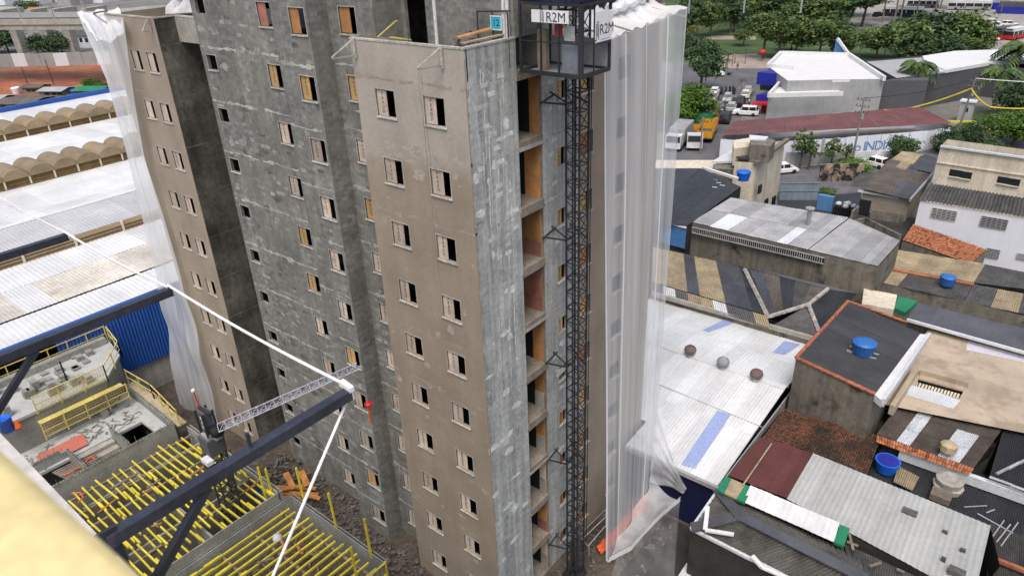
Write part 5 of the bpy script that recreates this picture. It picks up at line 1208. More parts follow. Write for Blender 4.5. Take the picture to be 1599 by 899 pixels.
# --- blue fronted shop with white roof
sz = 6.6
g = house('white_roof_shop', 'shop with white flat roof grey sides and royal blue front beside the street', 'shop', Q([(1199, 103, sz), (1219, 83, sz), (1326, 86, sz), (1381, 123, sz), (1301, 124, sz), (1230, 126, sz)]), 0, M_gwall)
MB().prism(Q([(1201, 104, sz), (1219, 84, sz), (1326, 87, sz), (1379, 123, sz), (1302, 124, sz), (1230, 125, sz)]), sz-.5, sz-.1).build('roof', M_white, g)
for a, b in (((1199, 103), (1219, 83)), ((1219, 83), (1326, 86)), ((1326, 86), (1381, 123)), ((1199, 103), (1238, 107))): MB().bar(at(*a, sz+.2), at(*b, sz+.2), .5, .8).build('parapet', M_white, g)
lz = 4.6
MB().prism(Q([(1200, 149, lz), (1216, 136, lz), (1301, 136, lz), (1316, 146, lz), (1240, 149, lz)]), 0, lz).build('annex', M_gwall, g); MB().prism([p+V((0, 0, .1)) for p in Q([(1203, 148, lz), (1217, 137, lz), (1300, 137, lz), (1314, 145, lz)])], lz, lz+.1).build('annex_roof', M_white, g)
for a, b in (((1200, 149), (1238, 107)), ((1200, 149), (1316, 146))): MB().bar(at(*a, lz+.5), at(*b, lz+.5), .4, .7).build('parapet', M_white, g)
for i in range(6): p = at(1228+i*12, 131, lz+.3); MB().box(p.x-.6, p.x+.6, p.y-.5, p.y+.5, lz, lz+1.0).build('air_unit', M_cgreyL if i % 2 else M_rub, g)
a, b = at(1183, 113, 6.4), at(1219, 116, 6.4); MB().prism([a, b, b+V((2, 6, 0)), a+V((2, 6, 0))], 4.2, 6.4).build('blue_fascia', M_royal, g)
a, b = at(1181, 148, 3.3), at(1200, 149, 3.3); MB().prism([a, b, b+V((2, 6, 0)), a+V((2, 6, 0))], 2.2, 3.3).build('blue_fascia', M_royal, g)
a, b = at(1174, 160, 2.2), at(1200, 162, 2.2); MB().prism([a, b, b+V((2, 4, 0)), a+V((2, 4, 0))], 1.8, 2.2).build('red_awning', M_redp, g)
a, b = at(1187, 133, 4.2), at(1203, 134, 4.2); MB().prism([a, b, b+V((2, 6, 0)), a+V((2, 6, 0))], 3.3, 4.2).build('shopfront_glass', M_glass, g); a, b = at(1188, 175, 0), at(1198, 176, 0); MB().prism([a, b, b+V((1, 3, 0)), a+V((1, 3, 0))], 0, 1.8).build('entrance', M_redp, g)
p = at(1302, 83, sz); q = at(1325, 86, sz); MB().hexa([p, q, q+V((0, .5, 0)), p+V((0, .5, 0)), p+V((0, 0, 3.0)), p+V((.5, 0, 3.0)), p+V((.5, .5, 3.0)), p+V((0, .5, 3.0))]).build('blue_fin', M_steelblue, g); MB().bar(q+V((0, -.1, .2)), p+V((.3, -.1, 2.8)), .4, .5).build('fin_stripe', M_white, g)
for q in ((1210, 160, 5), (1355, 135, 5)): p = at(q[0], q[1], q[2]); 
# --- charcoal hall
cz = 6.0
g = house('charcoal_hall', 'charcoal walled hall with a white roof behind the palm', 'hall', Q([(1350, 95, cz), (1408, 90, cz), (1491, 82, cz), (1556, 80, cz), (1640, 90, cz), (1640, 112, cz), (1545, 100, cz), (1449, 116, cz), (1400, 122, cz)]), 0, M_charc, top=.0)
MB().prism(Q([(1440, 90, cz), (1491, 82, cz), (1556, 80, cz), (1640, 90, cz), (1640, 96, cz), (1545, 100, cz), (1476, 112, cz), (1444, 99, cz)]), cz-.3, cz+.3).build('roof', M_white, g); MB().prism(Q([(1352, 96, cz), (1440, 89, cz), (1444, 99, cz), (1476, 112, cz), (1449, 116, cz), (1400, 121, cz)]), cz-.3, cz-.1).build('low_roof', M_gwall, g)
MB().prism(Q([(1425, 105, cz), (1444, 99, cz), (1476, 112, cz), (1449, 116, cz)]), cz-.3, cz+.1).build('roof', M_clear, g)
MB().prism(Q([(1380, 124, 6), (1400, 121, 6), (1452, 118, 6), (1450, 124, 6)]), 0, 5.8).build('wall_return', M_charc, g)
p = at(1452, 160, 0); MB().box(p.x-.6, p.x+.8, p.y-.3, p.y+.3, 0, 3).build('doorway', M_void, g)
# --- weathered house and its yard
z0 = 6.0
P_ = Q([(1409, 236, z0), (1462, 245, z0), (1457, 270, z0), (1421, 311, z0), (1349, 294, z0), (1384, 252, z0)])
g = house('weathered_house', 'weathered house with patched brown and slate roof sheets left of the cream block', 'house', P_, 3.5, surf('bare_render', (.36, .31, .25), var=.2, sc=.5, spots=(.18, .15, .12), spot_sc=.5))
roof(g, *Q([(1409, 236, z0+.1), (1455, 243, z0+.1), (1438, 260, z0+.1), (1393, 249, z0+.1)]), 4, 5, .03, lambda i, r_: [M_ctan, M_ctan, M_ctan, M_cslate][i]); roof(g, *Q([(1393, 249, z0+.1), (1438, 260, z0+.1), (1428, 272, z0+.1), (1384, 256, z0+.1)]), 3, 5, .03, lambda i, r_: [M_cbrown, M_ctan, M_cslate][i])
roof(g, *Q([(1438, 243, z0+.14), (1463, 246, z0+.14), (1457, 270, z0+.14), (1421, 263, z0+.14)]), 3, 5, .03, M_cslate); roof(g, *Q([(1384, 256, z0+.1), (1453, 272, z0+.1), (1440, 290, z0+.1), (1366, 272, z0+.1)]), 6, 5, .03, M_cbrown)
roof(g, *Q([(1366, 272, z0+.15), (1441, 289, z0+.15), (1421, 312, z0+.1), (1348, 295, z0+.1)]), 7, 5, .03, lambda i, r_: M_cslate if i > 3 else M_cbrown)
roof(g, *Q([(1344, 270, 5.6), (1366, 272, 5.9), (1349, 294, 5.9), (1328, 290, 5.4)]), 3, 3, .05, M_cdark)
MB().bar(at(1457, 271, z0+.2), at(1421, 313, z0+.2), .2, .3).build('verge', M_cgreyL, g); MB().bar(at(1340, 298, z0-.3), at(1421, 313, z0-.2), .15, .2).build('white_pipe', M_white, g)
a = at(1352, 318, 4.8); MB().box(a.x-.6, a.x+.5, a.y-.2, a.y+.05, 3.6, 5.2).build('doorway', M_void, g)
terr = house('dark_terrace', 'dark damp terrace with low walls in front of the weathered house', 'terrace', Q([(1328, 335, 3.6), (1350, 316, 3.6), (1432, 340, 3.6), (1406, 376, 3.6), (1330, 362, 3.6)]), 0, M_dwall)
MB().prism(Q([(1330, 336, 3.6), (1352, 318, 3.6), (1430, 342, 3.6), (1405, 376, 3.6), (1332, 360, 3.6)]), 3.0, 3.5).build('floor', M_blackwall, terr)
for a, b in (((1327, 352), (1349, 347)), ((1349, 346), (1405, 374)), ((1330, 336), (1352, 318)), ((1360, 334), (1412, 342))): MB().bar(at(*a, 4.0), at(*b, 4.0), .2, 1.0).build('low_wall', M_dwall, terr)
# --- cream block with white house below
cz = 10.5
g = house('cream_block', 'cream rendered upper storey with two double windows above a dark corrugated lean-to', 'house', Q([(1469, 227, cz), (1660, 254, cz), (1660, 330, cz), (1455, 285, cz-1.0)][:2])+[V((at(1660, 254, cz).x, at(1660, 254, cz).y-.1, cz))] if False else [at(1469, 228, cz), at(1680, 257, cz), at(1680, 257, cz)+V((0, 3.2, 0)), at(1469, 228, cz)+V((0, 3.2, 0))], 0, M_cream)
tl_, tr_ = at(1469, 228, cz), at(1680, 257, cz); wd_ = (tr_-tl_).normalized(); fn = V((wd_.y, -wd_.x, 0))
MB().prism([tl_+V((.2, .3, -1.2)), tr_+V((0, .3, -1.2)), tr_+V((0, 3.0, -1.2)), tl_+V((.2, 3.0, -1.2))], tl_.z-1.4).build('roof', M_cblack, g); MB().bar(tl_+V((0, 0, 0))+fn*.05, tr_+fn*.05, .35, .18).build('coping', M_clear, g); MB().bar(tl_+fn*.06-V((0, 0, 1.75)), tr_+fn*.06-V((0, 0, 1.75)), .12, .12).build('ledge', M_cream, g)
def wallpt(px_, base, d_, n_):                # where a sight line meets the vertical wall plane through base
    r_ = ray(*px_); return CP+r_*((base-CP).dot(n_)/r_.dot(n_))
for q in (((1484, 264), (1500, 277)), ((1501, 267), (1516, 280)), ((1559, 275), (1575, 288)), ((1576, 278), (1591, 291))):
    a, b = wallpt(q[0], tl_, wd_, fn), wallpt(q[1], tl_, wd_, fn); b2 = a+wd_*max(1.0, (b-a).dot(wd_)); zl = b.z
    w_ = MB().hexa([V((a.x, a.y, zl)), V((b2.x, b2.y, zl)), V((b2.x, b2.y, zl))+fn*.06, V((a.x, a.y, zl))+fn*.06, a, V((b2.x, b2.y, a.z)), V((b2.x, b2.y, a.z))+fn*.06, a+fn*.06]).build('window', M_glass, g)
    MB().bar(V((a.x, a.y, zl-.06))+fn*.08, V((b2.x, b2.y, zl-.06))+fn*.08, .2, .1).build('sill', M_cream, w_)
L0 = Q([(1451, 286, 8.2), (1680, 322, 8.2), (1680, 352, 7.2), (1436, 312, 7.2)])
lt = thing('lean_to_roof', 'dark corrugated lean-to roof between the cream storey and the white barred house', 'roof', (L0[0]+L0[2])/2); ORG[lt.name] = V(lt.location)
roof(lt, *L0, 13, 3, .09, M_cdark)
wz = 7.1; a0, b0 = at(1437, 313, wz), at(1680, 353, wz)
g = house('white_barred_house', 'bluish white house with barred windows under the dark lean-to roof', 'house', [a0, b0, b0+V((0, 9, 0)), a0+V((0, 9, 0))], 0, M_wwall)
wd2 = (b0-a0).normalized(); fn2 = V((wd2.y, -wd2.x, 0))
def barred(q0, q1):
    a, b = wallpt(q0, a0, wd2, fn2), wallpt(q1, a0, wd2, fn2); W_ = (b-a).dot(wd2); H2 = a.z-b.z
    P = lambda u, v, d=0: a+wd2*u-V((0, 0, v))+fn2*d
    w_ = MB().hexa([P(0, H2), P(W_, H2), P(W_, H2, .03), P(0, H2, .03), P(0, 0), P(W_, 0), P(W_, 0, .03), P(0, 0, .03)]).build('window', M_glass, g)
    mb = MB()
    for k in range(7): mb.bar(P(0, H2*k/6, .07), P(W_, H2*k/6, .07), .06)
    for k in range(6): mb.bar(P(W_*k/5, 0, .07), P(W_*k/5, H2, .07), .07)
    mb.build('bars', M_cgreyL, w_)
barred((1457, 324), (1491, 345)); barred((1534, 337), (1570, 359)); barred((1542, 387), (1558, 404)); barred((1590, 395), (1612, 408))
# --- orange tiled roof
O_ = Q([(1426, 350, 4.7), (1541, 390, 4.7), (1515, 412, 4.1), (1409, 375, 4.1)])
g = house('orange_tile_roof', 'bright orange clay tile roof against the white barred house', 'house', O_, 0, M_dwall)
TILEM = {'clay_tile': [M_tile, surf('clay_tile_light', (.42, .175, .09), var=.3), surf('clay_tile_burnt', (.24, .075, .035), var=.3)], 'mossy_tile': [M_moss, surf('mossy_tile_red', (.16, .066, .042), var=.4, spots=(.035, .034, .022), spot_sc=.45, spot_lo=.5, spot_hi=.64), surf('mossy_tile_black', (.05, .042, .032), var=.4)]}
def tiles(parent, a, b, c, d, nu, nv, mat, name='tile'):
    a, b, c, d = V(a), V(b), V(c), V(d); n_ = (b-a).cross(d-a).normalized(); n_ = n_ if n_.z > 0 else -n_; mb = MB(); ms = TILEM[mat.name]
    for i in range(nu):
        for j in range(nv):
            p = [bil(a, b, c, d, (i+du)/nu, (j+dv)/nv) for du, dv in ((.04, 0), (.96, 0), (.96, 1.15), (.04, 1.15))]; m1, m2 = (p[0]+p[1])/2+n_*.05, (p[2]+p[3])/2+n_*.10; h_ = n_*ru(0, .03); mb.k = random.choice((0, 0, 0, 1, 1, 2))
            mb.face(p[0]+h_, m1+h_, m2+h_, p[3]+n_*.05+h_).face(m1+h_, p[1]+h_, p[2]+n_*.05+h_, m2+h_)
    return mb.build(name, ms, parent, kind='stuff')
tiles(g, *O_, 34, 9, M_tile)
# --- tan roofs with the small tank
P_ = Q([(1401, 389, 4.4), (1540, 412, 4.4), (1680, 440, 4.4), (1680, 512, 4.4), (1439, 452, 4.4), (1353, 436, 4.4)])
g = house('tan_roof_house', 'house with tan and dark corrugated roof sheets carrying a small blue tank', 'house', P_, 0, M_dwall)
roof(g, *Q([(1401, 390, 4.6), (1539, 412, 4.6), (1521, 441, 4.4), (1374, 415, 4.4)]), 9, 6, .03, M_ctan); roof(g, *Q([(1540, 413, 4.6), (1680, 441, 4.6), (1680, 462, 4.4), (1521, 441, 4.4)]), 8, 6, .03, M_cdark)
roof(g, *Q([(1374, 416, 4.45), (1521, 443, 4.45), (1680, 474, 4.4), (1680, 512, 4.3)][:2]+[(1505, 470, 4.3), (1353, 436, 4.3)]), 9, 6, .03, lambda i, r_: M_ctan if i < 3 else M_cdark)
roof(g, *Q([(1521, 444, 4.45), (1680, 474, 4.45), (1680, 508, 4.3), (1506, 470, 4.3)]), 8, 6, .03, lambda i, r_: M_ctan if i in (2, 3, 5) else M_cdark)
MB().bar(at(1374, 417, 4.55), at(1521, 444, 4.55), .3, .12).build('orange_flashing', M_tile, g)
cyl('water_tank', (1478, 444), 4.6, .62, .85, M_tank, 'small blue water tank on the tan corrugated roof sheets', 'water tank')
MB().prism(Q([(1349, 450, 5.0), (1401, 460, 5.0), (1396, 483, 5.0), (1346, 474, 5.0)]), 0, 5.0).build('light_box', M_cream, label='pale cream rooftop box between the tank house and tan roofs', cat='roof box', loc=at(1373, 467, 0))
MB().prism(Q([(1403, 462, 4.6), (1433, 470, 4.6), (1414, 488, 4.6), (1397, 480, 4.6)]), 4.2, 4.6).build('green_sheet', M_green, label='worn green sheet lying beside the cream rooftop box', cat='sheet', loc=at(1414, 474, 4.2))
# --- patio, slate strip
P_ = Q([(1434, 472, 5.6), (1680, 532, 5.6), (1680, 573, 5.3), (1452, 508, 5.3), (1416, 498, 5.4)])
g = house('slate_strip_house', 'long narrow slate grey flat roof above the tan patio', 'house', P_, 0, M_dwall); roof(g, *Q([(1434, 472, 5.7), (1680, 533, 5.7), (1680, 572, 5.4), (1416, 499, 5.5)]), 7, 2, .005, M_cslate, lap=.004)
MB().bar(at(1416, 499, 5.6), at(1680, 573, 5.5), .18, .2).build('flashing', M_clear, g)
P_ = Q([(1452, 510, 5.0), (1680, 575, 5.0), (1680, 690, 5.0), (1569, 665, 5.0), (1400, 622, 5.0), (1378, 628, 5.0)])
g = thing('patio', 'tan screeded roof patio with a sunken opening beside the tank house', 'patio', at(1500, 590, 0))
def holed(parent, outer, hole, mat, name):        # deck around a 4-corner opening
    mb = MB(); o = outer; h = hole
    mb.face(o[0], o[1], h[1], h[0]).face(o[1], o[2], h[2], h[1]).face(o[2], o[3], h[3], h[2]).face(o[3], o[0], h[0], h[3]); return mb.build(name, mat, parent)
H4 = Q([(1439, 581, 5.0), (1509, 600, 5.0), (1499, 622, 5.0), (1429, 603, 5.0)])
holed(g, Q([(1452, 510, 5.0), (1680, 575, 5.0), (1680, 692, 5.0), (1375, 630, 5.0)]), H4, M_patio, 'floor')
mb = MB()
for k in range(4):
    a, b = H4[k], H4[(k+1) % 4]; mb.face(a, b, b-V((0, 0, 1.4)), a-V((0, 0, 1.4)))
mb.face(*[p-V((0, 0, 1.4)) for p in H4]); mb.build('opening', M_dwall, g)
a, b, c, d = H4
MB().bar(lerp(a, d, .35), lerp(b, c, .35), .5, .12).build('beam', M_patio, g)
for k in range(15): MB().bar(lerp(lerp(a, d, .5), lerp(b, c, .5), k/14)-V((0, 0, .3)), lerp(d, c, k/14)-V((0, 0, .3)), .12, .12).build('bar', M_cream, g)
MB().face(*Q([(1513, 526, 5.02), (1680, 572, 5.02), (1680, 590, 5.02), (1600, 566, 5.02), (1508, 546, 5.02)])).build('screed_patch', M_lav, g)
MB().face(*Q([(1420, 600, 5.02), (1465, 612, 5.02), (1500, 625, 5.02), (1488, 638, 5.02), (1416, 617, 5.02)])).build('screed_patch', M_clear, g)
MB().bar(at(1430, 580, 5.3), at(1392, 640, 5.3), .3, .7).build('side_wall', M_patio, g); MB().bar(at(1437, 580, 5.2), at(1512, 600, 5.2), .3, .4).build('kerb', M_patio, g)
mb = MB().prism(Q([(1452, 510, 4.95), (1680, 575, 4.95), (1680, 692, 4.95), (1375, 630, 4.95)]), 0, 3.4); mb.build('base', M_dwall, g)
# --- brown corrugated roof with translucent sheets
P_ = Q([(1411, 623, 4.7), (1569, 666, 4.7), (1545, 712, 4.5), (1521, 731, 4.4), (1369, 678, 4.4)])
g = house('brown_roof_house', 'brown corrugated roof with two pairs of white translucent sheets', 'house', P_, 0, M_blackwall)
roof(g, P_[0], P_[1], P_[3], P_[4], 14, 4, .045, lambda i, r_: M_clear if (i in (3, 4) or (i in (9, 10, 11) and r_ > 0)) else M_cbrown, rows=3)
tiles(g, *Q([(1369, 679, 4.5), (1521, 731, 4.5), (1514, 742, 4.3), (1368, 690, 4.3)]), 34, 2, M_tile, 'eaves_tile')
p = at(1479, 704, 4.7); MB().lathe(p, [(.3, 0), (.45, .1), (.45, .5), (.2, .6)], 8).build('vent_box', M_ctan, g)
# --- mossy tiles
P_ = Q([(1222, 640, 4.1), (1362, 676, 4.1), (1380, 692, 4.0), (1354, 740, 3.8), (1268, 708, 3.8), (1187, 682, 3.9)])
g = house('mossy_roof_house', 'low house with a dark mossy red tile roof below the damp grey wall', 'house', P_, 0, M_blackwall)
tiles(g, at(1224, 638, 4.2), at(1376, 682, 4.2), at(1354, 741, 3.9), at(1190, 684, 3.9), 44, 16, M_moss)
# --- blue tub and things in the gap
gz = 3.4
gp_ = house('gap_roof', 'black corrugated roof in the gap behind the grey metal roof with litter on it', 'roof', Q([(1354, 742, gz), (1385, 692, gz), (1521, 733, gz), (1680, 790, gz), (1680, 900, gz), (1546, 820, gz)]), 0, M_blackwall)
roof(gp_, *Q([(1385, 692, gz+.1), (1680, 788, gz+.1), (1680, 870, gz), (1340, 742, gz)]), 18, 5, .035, M_cblack)
roof(gp_, *Q([(1545, 815, gz+.05), (1680, 868, gz+.05), (1680, 960, gz-.1), (1540, 905, gz-.1)]), 8, 5, .035, M_cdark)
cyl('water_tub', (1383, 733), gz+.2, .66, .9, M_tub, 'bright blue open tub filled with water beside the mossy tiles', 'water tub', lid=False)
q = Q([(1403, 727, gz+.4), (1436, 745, gz+.4), (1425, 766, gz+.35), (1395, 752, gz+.35)]); o_ = thing('loose_sheets', 'ragged tan corrugated sheets lying beside the blue tub', 'roof sheets', q[0]); roof(o_, *q, 2, 5, .04, M_ctan)
p = at(1479, 762, gz+.1); MB().lathe(p, [(.75, 0), (.8, .3), (.68, .35), (.72, .7), (.5, .78), (.3, .7)], 10).build('concrete_tank', M_conc, label='weathered round concrete tank on the black gap roof', cat='tank', loc=p)
p = at(1468, 778, gz+.1); MB().box(p.x-.5, p.x+.5, p.y-.4, p.y+.4, gz+.1, gz+.5).build('crate', M_woodG, label='grey slatted crate below the round concrete tank', cat='crate', loc=p)
MB().bar(at(1404, 708, gz+.5), at(1680, 806, gz+.5), .3, .6).build('white_beam', M_clear, label='long weathered white kerb beam crossing the dark roofs at right', cat='beam', loc=at(1500, 745, gz))
for i, (a, b) in enumerate((((1505, 791), (1541, 789)), ((1526, 801), (1582, 832)), ((1548, 840), (1568, 812)), ((1556, 846), (1578, 818)), ((1563, 852), (1590, 815)), ((1540, 800), (1553, 795)))): MB().bar(at(*a, gz+.15), at(*b, gz+.15), .06, .04).build('lath', M_cgreyL, label=['short white lath alone on the black roof', 'long lath crossing the other laths', 'left lath of the three crossing laths', 'middle lath of the three crossing laths', 'right lath of the three crossing laths', 'tiny lath beside the short white lath'][i], cat='lath', group='loose laths on the black roof')
# --- far right dark roofs
g = house('corner_dark_roof', 'dark ribbed roof at the right edge beside the brown corrugated roof', 'house', Q([(1572, 652, 4.6), (1680, 690, 4.6), (1680, 800, 4.3), (1546, 742, 4.3)]), 0, M_blackwall); roof(g, *Q([(1572, 652, 4.7), (1680, 690, 4.7), (1680, 800, 4.4), (1546, 742, 4.4)]), 7, 5, .035, M_cblack)
ridge(g, at(1545, 745, 4.5), at(1680, 797, 4.5), mat=M_cgreyL, r=.09, step=.8); ridge(g, at(1556, 740, 4.5), at(1640, 700, 4.6), mat=M_cgreyL, r=.1, step=.8)
MB().bar(at(1555, 873, 3.7), at(1620, 898, 3.7), .2, .2).build('ridge_row', M_terra, label='short red ridge tile row at the bottom right corner', cat='ridge tiles', loc=at(1590, 885, 3.6))
# --- big grey metal roof
z0 = 4.8
P_ = Q([(1269, 707, z0+.4), (1547, 820, z0+.4), (1562, 882, z0), (1545, 960, z0-.1), (1228, 778, z0)])
g = house('grey_metal_roof_house', 'large pale grey ribbed metal roof with a maroon section at its left end', 'house', Q([(1187, 681, z0), (1269, 707, z0+.3), (1547, 820, z0+.3), (1562, 882, z0), (1520, 935, z0), (1334, 836, z0), (1140, 742, z0)]), 0, M_blackwall)
roof(g, at(1270, 707, z0+.4), at(1547, 820, z0+.4), at(1520, 935, z0+.05), at(1228, 778, z0+.05), 17, 2, .014, M_cgrey, lap=.006, jit=.006)
roof(g, at(1187, 682, z0+.45), at(1269, 708, z0+.45), at(1229, 778, z0+.1), at(1138, 742, z0+.1), 6, 6, .03, M_cmar)
MB().bar(at(1205, 692, z0+.55), at(1160, 757, z0+.2), .07, .05).build('pipe', M_ctan, g)
roof(g, *Q([(1172, 757, z0+.2), (1311, 816, z0+.2), (1302, 846, z0+.06), (1160, 783, z0+.06)]), 8, 2, .008, M_cwhite)
for q in ([(1132, 743), (1142, 746), (1130, 770), (1120, 763)], [(1164, 756), (1175, 761), (1163, 784), (1150, 778)], [(1312, 818), (1327, 824), (1318, 852), (1302, 845)]): MB().prism(Q([(x, y, z0+.12) for x, y in q]), z0-.05, z0+.12).build('green_netting', M_green, g)
MB().prism(Q([(1142, 746, z0+.08), (1164, 756, z0+.08), (1150, 778, z0+.05), (1130, 769, z0+.05)]), z0-.05, z0+.06).build('board', M_ctan, g)
for q in ((1421, 798, .35), (1476, 829, .12), (1504, 857, .12), (1495, 890, .35), (1474, 870, .1)): p = at(q[0], q[1], z0+.38); s_ = q[2]; MB().box(p.x-s_, p.x+s_, p.y-s_*.6, p.y+s_*.6, p.z-.4, p.z+.02).build('patch', M_cdark, g)
# --- dark hipped roof in the front
M_cribs = surf('ribbed_dark_sheet', (.125, .123, .115), var=.3, sc=.7, fine=.25, spots=(.05, .05, .048), spot_sc=.8, spot_lo=.52, spot_hi=.66)
z0, z1 = 4.2, 5.2
a_, b_, c_, d_ = at(1121, 765, z0), at(1079, 825, z0), at(1155, 806, z1), at(1352, 905, z1)
g = house('dark_hip_roof_house', 'dark corrugated hip roof with wide slate ridges in the front right', 'house', [a_, at(1340, 868, z0), at(1420, 990, z0), at(1230, 905, z0), b_], 0, M_blackwall)
roof(g, b_, b_+(a_-b_)*.999, c_, c_, 8, 1, .05, M_cribs, jit=.004, lap=.004); roof(g, c_, d_, at(1300, 935, z0), b_, 34, 1, .055, M_cribs, jit=.004, lap=.004); roof(g, a_, at(1340, 868, z0+.1), d_, c_, 30, 1, .055, M_cribs, jit=.004, lap=.004)
for p, q in ((a_, c_), (b_, c_), (c_, d_)): MB().bar(p+V((0, 0, .06)), q+V((0, 0, .08)), .65, .08).build('ridge_cap', M_cslate, g)
MB().bar(b_+V((0, 0, .02)), at(1300, 937, z0), .16, .16).build('gutter', M_clear, g); MB().bar(a_, b_, .14, .14).build('gutter', M_clear, g)
wp = [at(1105, 790, z1-.1), at(1101, 827, z0+.45), at(1146, 834, z0+.6)]
for a, b in zip(wp, wp[1:]): MB().bar(a, b, .22, .10).build('white_profile', M_white, g)
MB().tube(at(1175, 868, z0+.2), at(1190, 885, z0+.1), .14, 8).build('downpipe', M_white, g); MB().tube(at(1190, 885, z0+.1), at(1260, 915, z0+.1), .12, 8).build('downpipe', M_white, g)
lo = house('lean_to_sheets', 'dark corrugated lean-to with scattered trim below the grey metal roof', 'roof', Q([(1325, 862, 4.4), (1470, 925, 4.4), (1440, 990, 4.0), (1300, 930, 4.0)]), 0, M_blackwall); roof(lo, *Q([(1318, 848, 4.5), (1480, 922, 4.5), (1440, 990, 4.1), (1330, 905, 4.3)]), 10, 4, .035, M_cdark)
for q in (((1326, 832), (1332, 858)), ((1322, 845), (1340, 852)), ((1358, 884), (1376, 878)), ((1400, 888), (1412, 893))): MB().bar(at(*q[0], 4.75), at(*q[1], 4.7), .12, .08).build('scrap_timber', M_woodG, lo)
# --- dark yard: panel and fibre heap
q = Q([(1072, 878, .9), (1103, 894, .9), (1085, 925, .9), (1050, 912, .9)]); MB().prism(q, .75, .9).build('pale_board', M_clear, label='pale grey board lying in the dark yard below the hip roof', cat='board', loc=q[0])
mb = MB()
for _ in range(260):
    p = at(ru(1082, 1145), ru(862, 898), ru(.1, .9)); mb.bar(p, p+V((ru(.3, 1.2), ru(-.7, .1), ru(-.1, .1))), ru(.02, .07), .03)
mb.build('fibre_heap', surf('straw_fibre', (.20, .165, .125), var=.5, sc=3), kind='stuff', label='heap of brown fibres in the dark yard')
structure('dark_yard', sheet([(3.4, 5, .012), (9, 5, .012), (9, 12, .012), (3.4, 12, .012)]), M_blackwall)
# --- gate, blue shed door and yard clutter by the side street
a, b = at(1216, 313, 0), at(1276, 313, 0); g = thing('yard_gate', 'grey blue panelled metal gate in the yard beside the cream house', 'gate', (a+b)/2)
for i in range(6): MB().bar(lerp(a, b, (i+.03)/6)+V((0, 0, 1.2)), lerp(a, b, (i+.97)/6)+V((0, 0, 1.2)), .06, 2.3).build('panel', M_greyblue, g)
MB().bar(a+V((0, -.06, 1.3)), b+V((0, -.06, 1.3)), .1, .1).build('rail', G_core, g); MB().bar(a+V((0, -.06, 2.35)), b+V((0, -.06, 2.35)), .1, .1).build('rail', G_core, g)
p = at(1287, 328, 0); MB().box(p.x-.9, p.x+.9, p.y-.3, p.y+.3, 0, 1.9).build('blue_container', M_steelblue, label='light blue metal box standing in the black yard', cat='box', loc=p)
a, b = at(1278, 283, 0), at(1345, 282, 0); MB().bar(a+V((0, 0, 1.2)), b+V((0, 0, 1.2)), .3, 2.4).build('stained_wall', surf('burnt_wall', (.33, .25, .20), var=.4, streak=.5, ssc=1.5, spots=(.02, .02, .02), spot_sc=.9, spot_lo=.46, spot_hi=.54), label='soot streaked low wall beside the bush in the yard', cat='wall', loc=(a+b)/2)
p = at(1318, 338, 0); MB().box(p.x-1.2, p.x+1.2, p.y-.8, p.y+.8, 0, 1.3).build('black_skip', M_void, label='black skip full of pale sacks in the yard', cat='skip', loc=p)
for i in range(5):
    c = p+V(((-.85, -.1, .2, .1, .85)[i], (0, .5, 0, -.5, .1)[i], (1.25, 1.25, 1.5, 1.25, 1.25)[i])); MB().lathe(c, [(.2, 0), (.4, .15), (.35, .35), (.1, .5)], 8).build('sack', M_clear, label=['pale sack at the left of the black skip', 'pale sack at the back of the black skip', 'pale sack topmost on the black skip', 'pale sack hanging over the front of the skip', 'pale sack at the right of the black skip'][i], cat='sack', group='pale sacks on the black skip', smooth=True, loc=c)
structure('black_yard', sheet(pxs([(1210, 345), (1215, 312), (1345, 300), (1345, 345)], .03)), M_cblack)

# ================================================================== TREES
random.seed(41)
def crown_mesh(mats, nc, nl, leaf, flatz=.75, seed=0, spread=.55):
    rg = random.Random(seed); mb = MB(); lobes = []
    for _ in range(9):
        while True:
            q = V((rg.uniform(-1, 1), rg.uniform(-1, 1), rg.uniform(-.55, 1)))
            if q.length < 1: break
        lobes.append((q*spread, rg.uniform(.38, .62)))
    for _ in range(nc):
        c0, r0 = rg.choice(lobes); d = V((rg.gauss(0, 1), rg.gauss(0, 1), rg.gauss(.25, 1))).normalized(); c = c0+d*r0*rg.uniform(.72, 1.05); cs = rg.uniform(.10, .19)
        base = rg.choices(range(len(mats)), weights=[.42, .36, .22])[0]
        for _ in range(nl):
            p = c+V((rg.gauss(0, 1), rg.gauss(0, 1), rg.gauss(0, .65)))*cs*.75
            nn = (d*.6+V((rg.gauss(0, .6), rg.gauss(0, .6), rg.gauss(.5, .6)))).normalized(); a = nn.orthogonal().normalized(); a = a*math.cos(rg.uniform(0, 6.3))+nn.cross(a)*math.sin(rg.uniform(0, 6.3)); a.normalize(); b = nn.cross(a)
            s_ = leaf*rg.uniform(.6, 1.3); mb.k = base if rg.random() < .8 else rg.randrange(len(mats))
            mb.face(*[V((q.x, q.y, q.z*flatz)) for q in (p-a*s_, p-b*s_*.5, p+a*s_, p+b*s_*.5)])
    o = mb.build('crown', mats); me = o.data; bpy.data.objects.remove(o); return me
CROWN = {'d': [crown_mesh(lf_d, 210, 17, .075, seed=i) for i in (1, 2, 3)], 'g': [crown_mesh(lf_g, 190, 16, .078, seed=i) for i in (4, 5, 6)], 'b': [crown_mesh(lf_b, 260, 18, .065, seed=i, flatz=.7) for i in (7, 8)], 'y': [crown_mesh(lf_y, 150, 14, .085, seed=i) for i in (9, 10)], 's': [crown_mesh(lf_g, 70, 16, .12, seed=i, spread=.7) for i in (11, 12)]}
